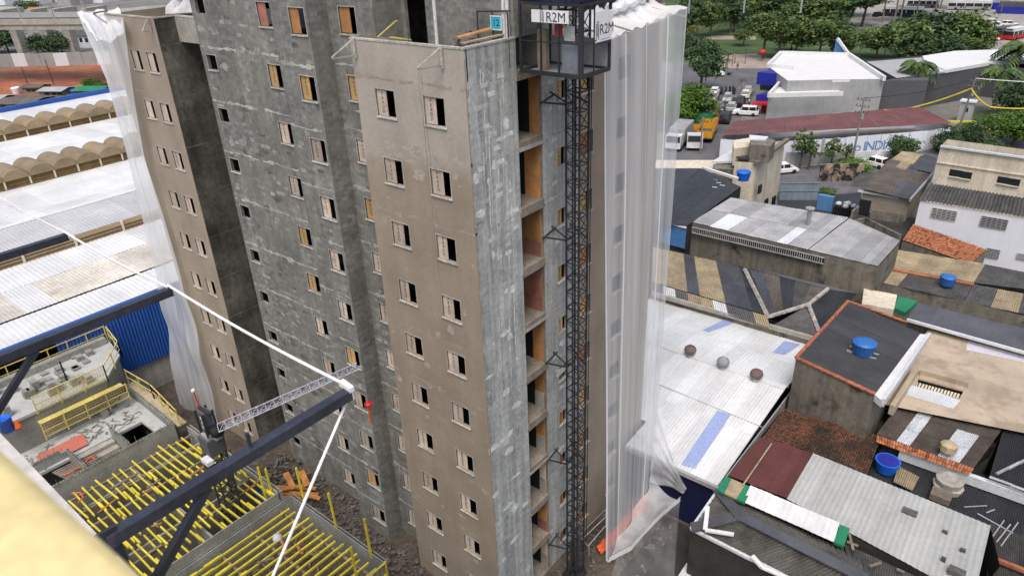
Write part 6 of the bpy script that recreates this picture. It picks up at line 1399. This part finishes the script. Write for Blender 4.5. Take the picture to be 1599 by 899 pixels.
def tree(label, bx, by, topy, wpx, kind='g', low=.30, group='trees of the park', name='tree', zb=0.0):
    b = at(bx, by, zb); h = max(1.2, hgt(b, topy)); ppm = F/depth(b); r_ = wpx/ppm/2
    t = thing(name, label, 'tree' if name == 'tree' else name.replace('_', ' '), b, group)
    cz0 = h*low; ch = (h-cz0)
    me = random.choice(CROWN[kind]); c = inst('crown', me, t, (0, 0, cz0+ch*.42), ru(0, 6.28)); c.scale = (r_*1.02, r_*1.02, ch*.72)
    if low > .02:
        mb = MB(); tr = max(.07, .035*h); top = b+V((ru(-.1, .1)*r_, 0, cz0+ch*.25)); mb.tube(b, top, tr, 7, tr*.6)
        for k in range(5):
            a = k*1.26+ru(-.3, .3); s0 = lerp(b, top, ru(.62, .95)); mb.tube(s0, s0+V((math.cos(a)*r_*.6, math.sin(a)*r_*.6, ch*ru(.2, .42))), tr*.42, 5, tr*.14)
        mb.build('trunk', M_bark, t)
    return t
def palm_mesh(n=26, L_=1.0, seed=0):
    rg = random.Random(seed); mb = MB()
    for i in range(n):
        a = 2*math.pi*i/n+rg.uniform(-.15, .15); el = rg.uniform(-.15, 1.0); pts = []
        for k in range(7):
            s_ = k/6*L_; pts.append(V((math.cos(a)*s_*math.cos(el*.7), math.sin(a)*s_*math.cos(el*.7), s_*math.sin(el)-.75*s_*s_)))
        sd = V((-math.sin(a), math.cos(a), 0))
        for k in range(6):
            mb.k = rg.randrange(3)
            for q in range(2):
                p = lerp(pts[k], pts[k+1], q*.5); d = (pts[k+1]-pts[k]).normalized(); ln = .24*(1-.5*abs(k-2.4)/3.5)*L_
                for sg in (1, -1): mb.face(p, p+d*.05*L_, p+d*.13*L_+sd*sg*ln-V((0, 0, .11*L_)), p+d*.03*L_+sd*sg*ln*.9-V((0, 0, .13*L_)))
    o = mb.build('crown', [lf_d[1], lf_d[2], lf_g[1]]); me = o.data; bpy.data.objects.remove(o); return me
PALM = [palm_mesh(28, seed=i) for i in (1, 2)]
def palm(label, bx, by, topy, wpx, mats=None, group='palms'):
    b = at(bx, by, 0); h = max(2, hgt(b, topy)); r_ = wpx/(F/depth(b))/2; t = thing('palm_tree', label, 'palm', b, group)
    c = inst('crown', random.choice(PALM), t, (0, 0, h-r_*.35), ru(0, 6)); c.scale = (r_*1.15,)*3
    mb = MB(); q = b+V((ru(-.2, .2), 0, h-r_*.3)); mb.tube(b, q, .26, 8, .17); mb.build('trunk', M_palmbark, t); return t
G1 = 'park trees beyond the crossing'
tl = [
 ('dark dense tree right beside the net at the street corner', 1092, 142, 58, 78, 'd', .18), ('bright green spreading tree in front of the street corner', 1080, 200, 122, 82, 'b', .15), ('second bright green crown low behind the right net', 1050, 205, 138, 60, 'b', .12),
 ('large light green tree with a forked trunk on the park lawn', 1191, 92, 16, 66, 'g', .42), ('dark tree at the upper edge beside the net', 1070, 62, 2, 52, 'd', .15), ('dark tree with drooping crown behind the park walk', 1108, 58, -2, 56, 'g', .2), ('tall deep green tree in the middle of the park edge', 1140, 52, -6, 54, 'd', .25), ('deep green tree behind the light green forked tree', 1172, 44, -14, 60, 'g', .3),
 ('pale green tree left of the white shop roof', 1215, 92, 20, 54, 'g', .35), ('broad mid green tree directly behind the white shop roof', 1278, 92, 22, 92, 'g', .3), ('dark broad tree at the top above the shop', 1258, 56, -14, 96, 'g', .2), ('dark tree at the top left of the bare ground', 1310, 46, -18, 76, 'd', .3), ('dark tree shading the bare ground by the bus road', 1345, 42, -26, 80, 'd', .4), ('dark shrub like tree low above the shop parapet', 1235, 80, 36, 52, 'd', .15),
 ('low mid green tree left of the dark tree mass', 1368, 92, 40, 68, 'g', .2), ('dark tree in the left of the mass above the charcoal hall', 1402, 94, 26, 88, 'g', .12), ('tallest dark tree in the mass above the charcoal hall', 1448, 88, 8, 98, 'd', .12), ('dark green tree in the right of the mass above the charcoal hall', 1494, 86, 12, 92, 'g', .12), ('mid green tree low at the right end of the tree mass', 1508, 92, 52, 84, 'g', .1), ('yellowish tree at the right tip of the tree mass', 1538, 74, 38, 44, 'y', .1), ('dark tree filling the front of the mass', 1425, 98, 50, 74, 'd', .05), ('deep green tree low behind the white hall roof', 1470, 98, 50, 80, 'd', .05),
 ('bright green tree at the right edge beside the utility pole', 1580, 228, 168, 84, 'b', .1), ('dark green tree above the bright tree at the right edge', 1586, 190, 124, 74, 'd', .1), ('dark bushy tree right of the cream block roof', 1515, 232, 188, 52, 'd', .05), ('dark vine covered tree right of the maroon roof', 1474, 240, 196, 46, 'd', .05),
 ('small light tree at the far left of the park walk', 1082, 66, 38, 26, 'y', .4), ('pale yellowish tree near the park terrace', 1146, 48, 26, 24, 'y', .4)]
tl += [('dark tree at the top just right of the net', 1088, 40, -22, 60, 'd', .15), ('deep green tree at the top beside the tall pale palm', 1128, 32, -34, 64, 'd', .2), ('dark wide tree at the top behind the park terrace', 1160, 34, -40, 76, 'd', .2), ('dark tree at the top above the forked tree', 1205, 44, -30, 84, 'd', .2), ('deep green tree at the top right of the forked tree', 1238, 46, -26, 78, 'd', .2), ('mid green tree close behind the shop roof corner', 1240, 88, 34, 62, 'g', .25), ('mid green tree low beside the blue fin', 1320, 86, 46, 52, 'g', .15), ('dark low tree on the park walk beside the net', 1076, 84, 52, 44, 'd', .1), ('small round tree on the lawn left of the forked tree', 1160, 72, 44, 36, 'g', .3), ('dark tree at the top behind the bare ground', 1285, 30, -40, 90, 'd', .2), ('last dark tree in the row at the top of the bus road', 1330, 26, -44, 80, 'd', .3)]
for a in tl: tree(*a, group=G1)
ts = [('first small street tree beside the cream house', 1248, 264, 203, 34, 's', .35), ('second slim street tree along the yard wall', 1262, 265, 214, 26, 's', .4), ('third street tree in front of the yard wall', 1296, 266, 214, 30, 's', .4), ('dark leafy tree in front of the painted letters', 1404, 262, 204, 54, 'd', .2), ('young thin street tree left of the painted letters', 1318, 265, 222, 16, 's', .5)]
for a in ts: tree(*a, group='street trees along the yard wall')
for a in (('wide green bush along the side street wall', 1330, 268, 246, 66, 'b', .0), ('light green bush behind the white parked car', 1390, 258, 240, 26, 'y', .0), ('yellow green bush at the foot of the cream house', 1205, 312, 288, 28, 'y', .0), ('low bush behind the blue metal box', 1288, 308, 290, 34, 'g', .0), ('hedge like bush above the cream block roof', 1480, 236, 216, 52, 'd', .0), ('second hedge like bush above the cream block', 1545, 240, 218, 60, 'd', .0), ('tuft of yellow green leaves on the maroon roof corner', 1424, 170, 156, 16, 'y', .0)): tree(*a, group='bushes of the side street', name='bush')
palm('palm with a drooping crown in front of the charcoal hall', 1422, 166, 92, 54); palm('large dark palm at the right edge above the charcoal hall', 1577, 150, 62, 74); palm('light green palm beside the utility pole', 1548, 178, 102, 60)
palm('small palm beside the fourth palm post on the lawn', 1117, 98, 72, 24); palm('tiny palm on the paved park corner', 1137, 95, 80, 14)
for i, (x, y) in enumerate(((1377, 36), (1396, 36), (1405, 35), (1430, 30), (1459, 24), (1151, 14), (1468, 14))): palm(['first tall bare palm trunk above the dark tree mass', 'second tall palm trunk above the tree mass', 'third tall palm trunk close beside the second', 'fourth tall palm trunk above the tree mass', 'fifth tall palm trunk before the bus road', 'tall pale palm trunk behind the park terrace', 'last tall palm trunk by the pale bus'][i], x, y, -60, 50, group='tall royal palms by the bus road')
for a in (('dark tree seen between the first viaduct piers', 14, 82, 34, 60, 'd', .1), ('dark tree row left under the viaduct', 60, 84, 52, 44, 'd', .05), ('dark tree right of the middle viaduct pier', 98, 84, 48, 42, 'd', .05), ('dark tree close left of the middle viaduct pier', 78, 84, 54, 34, 'd', .05), ('tree left of the first viaduct pier', -14, 84, 40, 50, 'd', .1), ('tree at the top left behind the viaduct rails', 40, 26, 0, 30, 'g', .1), ('small green tree at the top beyond the viaduct', 52, 18, -4, 24, 'g', .1)): tree(*a, group='trees under the viaduct')
for a in (('green bush beside the shacks at the red earth', 144, 140, 118, 30, 'b', .0), ('pale green bush in front of the shacks', 106, 158, 144, 24, 'y', .0), ('dark green bush right of the shacks', 160, 142, 124, 22, 'g', .0)): tree(*a, group='bushes at the shacks', name='bush')

# ================================================================== VEHICLES, PEOPLE, STREET FURNITURE
random.seed(51)
def car_proto(name, L_, W_, H_, belt, cab0, cab1, rake=.5):
    t = thing(name, 'car', 'car', (0, 0, 0))
    mb = MB(); prof = [(-L_/2, .35), (-L_/2, belt*.92), (-L_/2+.15, belt), (cab0, belt+.02), (cab1, belt+.02), (L_/2-.25, belt*.90), (L_/2, belt*.72), (L_/2, .35)]
    rr = []
    for w2 in (-W_/2, -W_/2+.08, W_/2-.08, W_/2): rr.append([V((x, w2, z-(.06 if abs(w2) == W_/2 and z > .5 else 0))) for x, z in prof])
    mb.grid(rr); mb.face(*rr[0]); mb.face(*reversed(rr[-1])); mb.box(-L_/2+.1, L_/2-.1, -W_/2+.1, W_/2-.1, .25, .4)
    mb.hexa([(cab0+rake*.7, -W_/2+.22, H_-.07), (cab1-rake, -W_/2+.22, H_-.07), (cab1-rake, W_/2-.22, H_-.07), (cab0+rake*.7, W_/2-.22, H_-.07), (cab0+rake*.75, -W_/2+.26, H_), (cab1-rake*1.1, -W_/2+.26, H_), (cab1-rake*1.1, W_/2-.26, H_), (cab0+rake*.75, W_/2-.26, H_)])
    for sg in (-1, 1):
        for x in ((cab0+.15+rake*.35), (cab0+cab1)/2, cab1-rake*.55): mb.bar((x, sg*(W_/2-.07), belt), (x+(0 if abs(x-(cab0+cab1)/2) < .01 else (.2 if x < 0 else -.3)*rake), sg*(W_/2-.21), H_-.06), .09, .05)
    mb.build('body', M_paint, t)
    MB().hexa([(cab0, -W_/2+.10, belt), (cab1, -W_/2+.10, belt), (cab1, W_/2-.10, belt), (cab0, W_/2-.10, belt), (cab0+rake*.7, -W_/2+.23, H_-.05), (cab1-rake, -W_/2+.23, H_-.05), (cab1-rake, W_/2-.23, H_-.05), (cab0+rake*.7, W_/2-.23, H_-.05)]).build('windows', M_glass, t)
    for x in (-L_*.30, L_*.31):
        for sg in (-1, 1): MB().tube((x, sg*(W_/2-.22), .32), (x, sg*(W_/2+.01), .32), .32, 12).build('wheel', M_rub, t)
    for sg in (-1, 1):
        MB().box(-L_/2-.01, -L_/2+.05, sg*W_*.36-.16, sg*W_*.36+.16, belt*.72, belt*.88).build('tail_light', M_redp, t); MB().box(L_/2-.06, L_/2+.01, sg*W_*.34-.18, sg*W_*.34+.18, belt*.55, belt*.70).build('headlight', M_sign, t)
    return t
HATCH = car_proto('car', 4.0, 1.72, 1.48, .88, -1.75, 1.05); SUV = car_proto('car', 4.5, 1.85, 1.72, 1.02, -2.1, 1.05, .42); VAN = car_proto('van', 5.2, 2.0, 2.3, 1.15, -2.5, 1.9, .4); VAN['category'] = 'van'
used = set()
WH, SV, BK, GY, RD, GR_ = (.78, .78, .78, 1), (.42, .43, .45, 1), (.02, .02, .024, 1), (.13, .14, .15, 1), (.32, .02, .02, 1), (.05, .16, .09, 1)
def vehicle(pr, lab, x, y, head, colr, group='vehicles in the street traffic'):
    p = at(x, y, .012); o = pr if pr.name not in used else copy_tree(pr); used.add(pr.name)
    place(o, p, R(head), 1, lab, group)
    for ch in o.children: ch.color = colr
    return o
sd_ = (at(1150, 150, 0)-at(1110, 240, 0)); SH = math.degrees(math.atan2(sd_.y, sd_.x))
vs = [(VAN, 'white delivery van crossing at the far side of the junction', 1112, 119, SH-75, WH), (HATCH, 'grey car half hidden behind the white delivery van', 1128, 117, SH-75, GY), (HATCH, 'white car left of the motorcycle group at the junction', 1115, 149, SH+180, WH), (HATCH, 'white hatchback behind the upper left white car', 1113, 156, SH+180, WH), (HATCH, 'silver car in the middle of the queue facing the viewer', 1136, 158, SH+180, SV), (SUV, 'dark car right behind the silver car', 1150, 163, SH, GY), (HATCH, 'white car at the right of the junction', 1164, 152, SH, WH), (HATCH, 'grey hatchback right of the crossarm pole', 1168, 146, SH, SV), (SUV, 'dark car with red lights below the junction', 1155, 165, SH, BK), (HATCH, 'silver car above the white suv', 1142, 172, SH, SV), (SUV, 'white suv in front of the shop entrance', 1164, 180, SH+90, WH), (SUV, 'black car with red tail lights turning by the maroon roof', 1132, 190, SH, BK), (HATCH, 'red car beside the bright green tree', 1115, 181, SH, RD), (HATCH, 'dark car in the shadow of the bright green tree', 1124, 172, SH+180, GY), (HATCH, 'silver car between the tree and the queue', 1105, 168, SH, SV), (SUV, 'dark green car parked under the bright green tree', 1073, 194, SH+60, GR_)]
for a in vs: vehicle(*a)
vehicle(HATCH, 'white hatchback driving on the side street beside the cream house', 1222, 270, math.degrees(math.atan2(*(lambda d: (d.y, d.x))(at(1300, 262, 0)-at(1222, 270, 0)))), WH, 'white cars on the side street'); vehicle(HATCH, 'white car parked behind the weathered house roof', 1366, 260, 160, WH, 'white cars on the side street')
hv = 35
for a in ((HATCH, 'white car crossing the bus terminal road', 1550, 38, hv-30, WH), (SUV, 'silver car below the white car on the bus road', 1548, 46, hv-30, SV), (SUV, 'white pickup beside the red fronted bus', 1575, 42, hv-30, WH), (HATCH, 'white car partly behind the yellowish tree', 1546, 64, hv, WH), (HATCH, 'white parked car behind the palm trunks', 1383, 22, hv+40, WH), (HATCH, 'dark parked car at the edge of the bare ground', 1370, 26, hv+40, BK), (HATCH, 'white car beside the pale bus', 1487, 10, hv+40, WH), (HATCH, 'silver car parked under the dark park tree', 1172, 20, hv+40, SV)): vehicle(*a, group='vehicles by the bus terminal')
for pr in (HATCH, SUV, VAN):
    if pr.name not in used: pass
def bus(lab, x, y, rz, c0, c1, L_=11):
    p = at(x, y, 0); t = thing('bus', lab, 'bus', (0, 0, 0), 'buses at the terminal')
    MB().box(-L_/2, L_/2, -1.25, 1.25, .35, 1.25).build('lower_body', c1, t); MB().box(-L_/2, L_/2, -1.25, 1.25, 2.3, 3.15).build('upper_body', c0, t); MB().box(-L_/2+.05, L_/2-.04, -1.22, 1.22, 1.25, 2.3).build('windows', M_glass, t)
    mb = MB()
    for k in range(6):
        xx = -L_/2+L_*k/5.0; xx = max(-L_/2+.06, min(L_/2-.06, xx))
        for sg in (-1, 1): mb.box(xx-.09, xx+.09, sg*1.24-.02, sg*1.24+.02, 1.25, 2.3)
    mb.build('pillars', c0, t); MB().box(-2, 0, -.7, .7, 3.15, 3.4).build('roof_unit', M_gwall, t)
    for xx in (-L_*.3, L_*.32):
        for sg in (-1, 1): MB().tube((xx, sg*1.0, .48), (xx, sg*1.27, .48), .48, 12).build('wheel', M_rub, t)
    MB().box(L_/2, L_/2+.03, -.8, .8, 2.5, 2.85).build('route_sign', M_void, t)
    place(t, p, R(rz)); return t
bus('white bus with a red front at the right edge', 1590, 60, 250, M_white, M_redp); bus('second bus with red front partly left of the edge bus', 1570, 60, 250, M_charc, M_redp, 9); bus('pale grey bus behind the palm trunks', 1512, 16, 10, M_clear, M_gwall, 13); bus('navy and white bus behind the dark park trees', 1408, 26, 5, M_white, M_navy, 12); bus('dark bus behind the thick palm trunk', 1440, 12, 5, M_white, M_charc, 10)
for i, (x, y, l) in enumerate(((1538, 14, 14), (1600, 22, 16), (1560, -2, 14))):
    p = at(x, y, 0); t = thing('market_stall', ['blue fenced stall row at the top right', 'blue fenced stall at the far right edge', 'blue stall row cut by the top edge'][i], 'stall', p, 'blue stalls at the terminal')
    MB().box(p.x-l/2, p.x+l/2, p.y-2, p.y+2, 0, 2.2).build('fence', M_royal, t); MB().box(p.x-l/2+.5, p.x+l/2-.5, p.y-1.6, p.y+1.6, 2.2, 3.6).build('stall_top', M_charc if i else M_gwall, t)
    for k in range(5): MB().lathe((p.x-l/2+1.5+k*l/5.5, p.y-.6, 2.2), [(.3, 0), (.6, .4), (.5, 1.0), (.1, 1.3)], 8).build('goods', (M_orange, M_redp, M_amber)[k % 3], t)
p0 = at(1338, 30, 0)
# trucks
def truck(lab, x, y, rz, cabm, bedm, L_=8.5, load=None, cat='truck'):
    p = at(x, y, .012); t = thing('truck', lab, cat, (0, 0, 0), 'trucks waiting in the street'); W_ = 1.2
    MB().hexa([(L_/2-1.9, -W_, .5), (L_/2, -W_, .5), (L_/2, W_, .5), (L_/2-1.9, W_, .5), (L_/2-1.9, -W_, 2.5), (L_/2-.35, -W_, 2.5), (L_/2-.35, W_, 2.5), (L_/2-1.9, W_, 2.5)]).build('cab', cabm, t)
    MB().hexa([(L_/2-.13, -W_+.1, 1.5), (L_/2-.1, -W_+.1, 1.5), (L_/2-.1, W_-.1, 1.5), (L_/2-.13, W_-.1, 1.5), (L_/2-.36, -W_+.15, 2.35), (L_/2-.30, -W_+.15, 2.35), (L_/2-.30, W_-.15, 2.35), (L_/2-.36, W_-.15, 2.35)]).build('windscreen', M_glass, t)
    MB().box(-L_/2, L_/2-2.1, -W_, W_, .75, .95).build('chassis', M_charc, t)
    if load == 'box': MB().box(-L_/2, L_/2-2.1, -W_-.05, W_+.05, .95, 3.1).build('cargo_box', bedm, t)
    else:
        for a in ((-L_/2, L_/2-2.1, -W_, -W_+.08), (-L_/2, L_/2-2.1, W_-.08, W_), (-L_/2, -L_/2+.08, -W_+.08, W_-.08), (L_/2-2.18, L_/2-2.1, -W_+.08, W_-.08)): MB().box(a[0], a[1], a[2], a[3], .95, 2.0).build('side_board', bedm, t)
        if load == 'frame':
            mb = MB()
            for k in range(5): mb.bar((-L_/2+.1+k*(L_-2.4)/4, -W_+.1, 1.9), (-L_/2+.1+k*(L_-2.4)/4, -W_+.1, 2.9), .1); mb.bar((-L_/2+.1+k*(L_-2.4)/4, W_-.1, 1.9), (-L_/2+.1+k*(L_-2.4)/4, W_-.1, 2.9), .1)
            mb.build('load_frame', M_wood, t)
    for xx in (-L_*.32, -L_*.18, L_*.36):
        for sg in (-1, 1): MB().tube((xx, sg*.9, .48), (xx, sg*1.2, .48), .48, 12).build('wheel', M_rub, t)
    return place(t, p, R(rz))
truck('yellow flatbed truck standing nearest in the street', 1084, 224, SH+180+8, M_clear, M_amber, 9); truck('yellow truck with a wooden load frame right of the yellow flatbed', 1104, 214, SH, M_amber, M_amber, 8, 'frame'); truck('white box truck at the left beside the net', 1060, 226, SH+175, M_clear, M_cgreyL, 8.5, 'box'); truck('green sided truck under the bright green tree', 1082, 203, SH+80, M_green, M_green, 7, 'box')
def bike(lab, x, y):
    p = at(x, y, .012); t = thing('motorcycle', lab, 'motorcycle', (0, 0, 0), 'motorcycles at the front of the queue')
    for xx in (-.62, .62):
        MB().tube((xx, -.06, .31), (xx, .06, .31), .31, 12).build('wheel', M_rub, t)
    mb = MB(); mb.hexa([(-.5, -.14, .45), (.4, -.14, .45), (.4, .14, .45), (-.5, .14, .45), (-.75, -.11, .8), (.3, -.15, .95), (.3, .15, .95), (-.75, .11, .8)]); mb.bar((.62, 0, .31), (.42, 0, 1.05), .07); mb.bar((.42, -.36, 1.05), (.42, .36, 1.05), .05); mb.build('frame', M_black, t)
    return place(t, p, R(SH+ru(-12, 12)))
BP = [(1126, 148), (1133, 146), (1139, 147), (1144, 147), (1146, 150), (1130, 151)]
for i, (x, y) in enumerate(BP): bike(['motorcycle at the left of the waiting motorcycle group', 'motorcycle second in the waiting group', 'motorcycle in the middle of the waiting group', 'motorcycle next to the crossarm pole', 'motorcycle at the right end of the waiting group', 'motorcycle just behind the left one of the group'][i], x, y)
def body_mesh(sit=False):
    me = bpy.data.meshes.new('person'); 
    if sit: J = [(0, 0, .92), (0, 0, 1.15), (.05, 0, 1.42), (.07, 0, 1.54), (.09, 0, 1.68), (.06, .19, 1.38), (.25, .24, 1.18), (.45, .2, 1.08), (.06, -.19, 1.38), (.25, -.24, 1.18), (.45, -.2, 1.08), (.05, .1, .9), (.42, .16, .82), (.25, .18, .42), (.40, .18, .38), (.05, -.1, .9), (.42, -.16, .82), (.25, -.18, .42), (.40, -.18, .38)]
    else: J = [(0, 0, .95), (0, 0, 1.18), (0, 0, 1.42), (0, 0, 1.54), (.02, 0, 1.66), (0, .19, 1.40), (.02, .25, 1.12), (.10, .25, .88), (0, -.19, 1.40), (-.02, -.25, 1.12), (.02, -.25, .86), (0, .09, .90), (.08, .10, .50), (.05, .10, .08), (.18, .10, .04), (0, -.09, .90), (-.04, -.10, .50), (-.14, -.10, .08), (-.02, -.10, .04)]
    Ed = [(0, 1), (1, 2), (2, 3), (3, 4), (2, 5), (5, 6), (6, 7), (2, 8), (8, 9), (9, 10), (0, 11), (11, 12), (12, 13), (13, 14), (0, 15), (15, 16), (16, 17), (17, 18)]
    me.from_pydata(J, Ed, []); o = bpy.data.objects.new('person', me); COL.objects.link(o); md = o.modifiers.new('skin', 'SKIN'); md.use_smooth_shade = True
    rs = [.15, .14, .13, .06, .11, .075, .05, .045, .075, .05, .045, .10, .07, .05, .045, .10, .07, .05, .045]
    for i, v in enumerate(me.skin_vertices[0].data): v.radius = (rs[i], rs[i]); v.use_root = i == 0
    o.modifiers.new('subdivision', 'SUBSURF').levels = 1
    m2 = bpy.data.meshes.new_from_object(o.evaluated_get(bpy.context.evaluated_depsgraph_get())); bpy.data.objects.remove(o); m2.name = 'person'; return m2
BODY, SITB = body_mesh(), body_mesh(True)
def person(lab, x, y, shirt, trouser, rz=0, sit=False, group=None):
    p = at(x, y, .03); me = (SITB if sit else BODY).copy(); me.materials.clear()
    for mm in (trouser, shirt, M_skin): me.materials.append(mm)
    for f in me.polygons:
        z = f.center.z; f.material_index = 2 if z > 1.5 or (abs(f.center.y) > .21 and z < 1.05 and z > .8 and not sit) else (1 if z > .95 else 0)
    o = bpy.data.objects.new('person', me); COL.objects.link(o); o.location = p; o.rotation_euler = (0, 0, R(rz)); ORG[o.name] = p; tagset(o, lab, 'person', group)
    hm = MB().lathe((.09 if sit else .02, 0, 1.62 if sit else 1.66), [(.115, 0), (.12, .06), (.09, .12), (.02, .145)], 10).build('helmet' if sit else 'hair', M_rub if not sit else M_black); hm.parent = o
    return o
for i, (x, y) in enumerate(BP[:5]): person(['rider in dark clothes on the left motorcycle', 'rider in grey shirt on the second motorcycle', 'rider in black on the middle motorcycle', 'rider in navy jacket beside the crossarm pole', 'rider in dark jacket at the right end'][i], x, y, (M_black, M_charc, M_void, M_navy, M_rub)[i], M_charc, SH, True, 'motorcycle riders at the front of the queue')
person('person in a red shirt walking in the park', 1147, 99, M_redp, M_charc, 40); person('person in brown on the paved park corner', 1151, 110, M_brown, M_woodG, 120); person('person in red and white standing by the delivery van', 1122, 116, M_redp, M_navy, 0); person('person in dark trousers and white shirt by the shop corner', 1169, 167, M_white, M_black, 10); person('dark dressed person at the tree by the junction', 1102, 127, M_black, M_black, 90); person('person in navy on the pavement before the junction', 1122, 160, M_navy, M_black, 30)
# utility poles with crossarms, lamp posts
def upole(lab, x, y, topy, arms=2, lean=0):
    b = at(x, y, 0); h = hgt(b, topy); t = thing('utility_pole', lab, 'utility pole', b, 'utility poles'); top = b+V((lean, 0, h))
    MB().tube(b, top, .17, 8, .11).build('post', M_pole, t)
    for k in range(arms):
        c = lerp(b, top, .97-.09*k); MB().bar(c-V((.95, -.2, 0)), c+V((.95, -.2, 0)), .12, .12).build('crossarm', M_woodG, t); mb = MB()
        for q in (-.8, -.3, .3, .8): mb.tube(c+V((q, -.2*q, .05)), c+V((q, -.2*q, .28)), .05, 6)
        mb.build('insulators', M_rub, t, kind='stuff')
    if arms > 1: MB().tube(lerp(b, top, .75)+V((.25, 0, -.4)), lerp(b, top, .75)+V((.25, 0, .4)), .22, 8).build('transformer', M_cgreyL, t)
    return top
u1 = upole('utility pole rising before the maroon roof', 1329, 262, 153, 3); u2 = upole('leaning utility pole with crossarms right of the charcoal hall', 1493, 214, 122, 3, .6); u3 = upole('dark crossarm pole in the street traffic', 1157, 152, 124, 2); u4 = upole('pale pole at the end of the yellow trucks', 1093, 242, 188, 1)
for i, (x, y, t) in enumerate(((1116, 130, 78), (1133, 118, 96), (1163, 100, 55), (1143, 104, 58), (1118, 98, 58), (1341, 90, 26), (1380, 92, 20), (1400, 158, 105), (1430, 160, 120), (1561, 26, -20), (1500, 46, 10))):
    b = at(x, y, 0); h = hgt(b, t); tt = thing('lamp_post', ['pale lamp post at the junction corner', 'short white post on the paved corner', 'tall dark lamp post on the park pavement', 'dark lamp post in the middle of the park', 'dark lamp post left in the park', 'white lamp post behind the shop roof', 'lamp post in the dark tree mass', 'thin pale pole left of the palm', 'thin pale pole in front of the palm', 'tall white mast on the bus road', 'dark leaning post by the bus road'][i], 'lamp post', b)
    mt = M_pole if i in (0, 1, 5, 7, 8, 9) else M_charc
    MB().tube(b, b+V((0, 0, h)), .09 if i != 1 else .3, 6, .06 if i != 1 else .3).build('post', mt, tt); MB().bar(b+V((0, 0, h)), b+V((1.1, -.4, h+.1)), .10, .07).build('lamp_arm', mt, tt)
def cable(pts, lab, r=.03, sag=.6, mt=None):
    mb = MB()
    for a, b in zip(pts, pts[1:]):
        for k in range(12):
            p = lerp(V(a), V(b), k/12); q = lerp(V(a), V(b), (k+1)/12); p.z -= sag*4*(k/12)*(1-k/12); q.z -= sag*4*((k+1)/12)*(1-(k+1)/12); mb.tube(p, q, r, 5, caps=False)
    mb.build('overhead_cable', mt or M_rub, label=lab, cat='cable')
cable([u1, u2], 'dark cable between the maroon roof pole and the leaning pole', .04); cable([u2, u2+V((22, 6, 0))], 'pale green cable leaving the leaning pole to the right', .07, .3, M_clear); ub = at(1493, 214, 0)+V((.4, 0, 7.6)); cable([ub, at(1434, 166, 4.2), at(1380, 172, 4.0)], 'yellow sleeved cable from the leaning pole to the maroon roof', .12, .2, M_yel); cable([ub, at(1545, 167, 6.5), at(1640, 166, 6.5)], 'yellow sleeved cable from the leaning pole to the right edge', .12, .3, M_yel); cable([u4, u3], 'dark cable along the street to the crossarm pole', .04, .5)
p = at(1505, 190, 0); kb = thing('kiosk', 'small grey kiosk box beside the leaning utility pole', 'kiosk', p); MB().box(p.x-1.0, p.x+1.0, p.y-.8, p.y+.8, 0, 3.4).build('body', M_gwall, kb); MB().box(p.x-1.2, p.x+1.2, p.y-1, p.y+1, 3.4, 3.6).build('roof', M_clear, kb); MB().box(p.x-.3, p.x+.3, p.y-.83, p.y-.8, 1.8, 2.5).build('window', M_glass, kb)
yr = thing('yellow_rail', 'yellow painted kerb rail bending round the small lawn', 'rail', at(1500, 188, 0))
ypts = pxs([(1480, 190), (1520, 190), (1545, 202), (1550, 212)], .9)
for a, b in zip(ypts, ypts[1:]): MB().bar(a, b, .3, .3).build('rail', M_yel, yr)
for a in ypts: MB().bar((a.x, a.y, 0), a, .25).build('post', M_yel, yr)
fl = at(1189, 96, 0); fg = thing('flag_pole', 'red ball topped pole beside the forked park tree', 'pole', fl); MB().tube(fl, fl+V((0, 0, 2.2)), .06, 6).build('post', M_charc, fg); MB().lathe(fl+V((0, 0, 1.6)), [(.1, 0), (.8, .4), (.9, .7), (.5, 1.2), (.1, 1.3)], 10).build('umbrella', M_redp, fg)
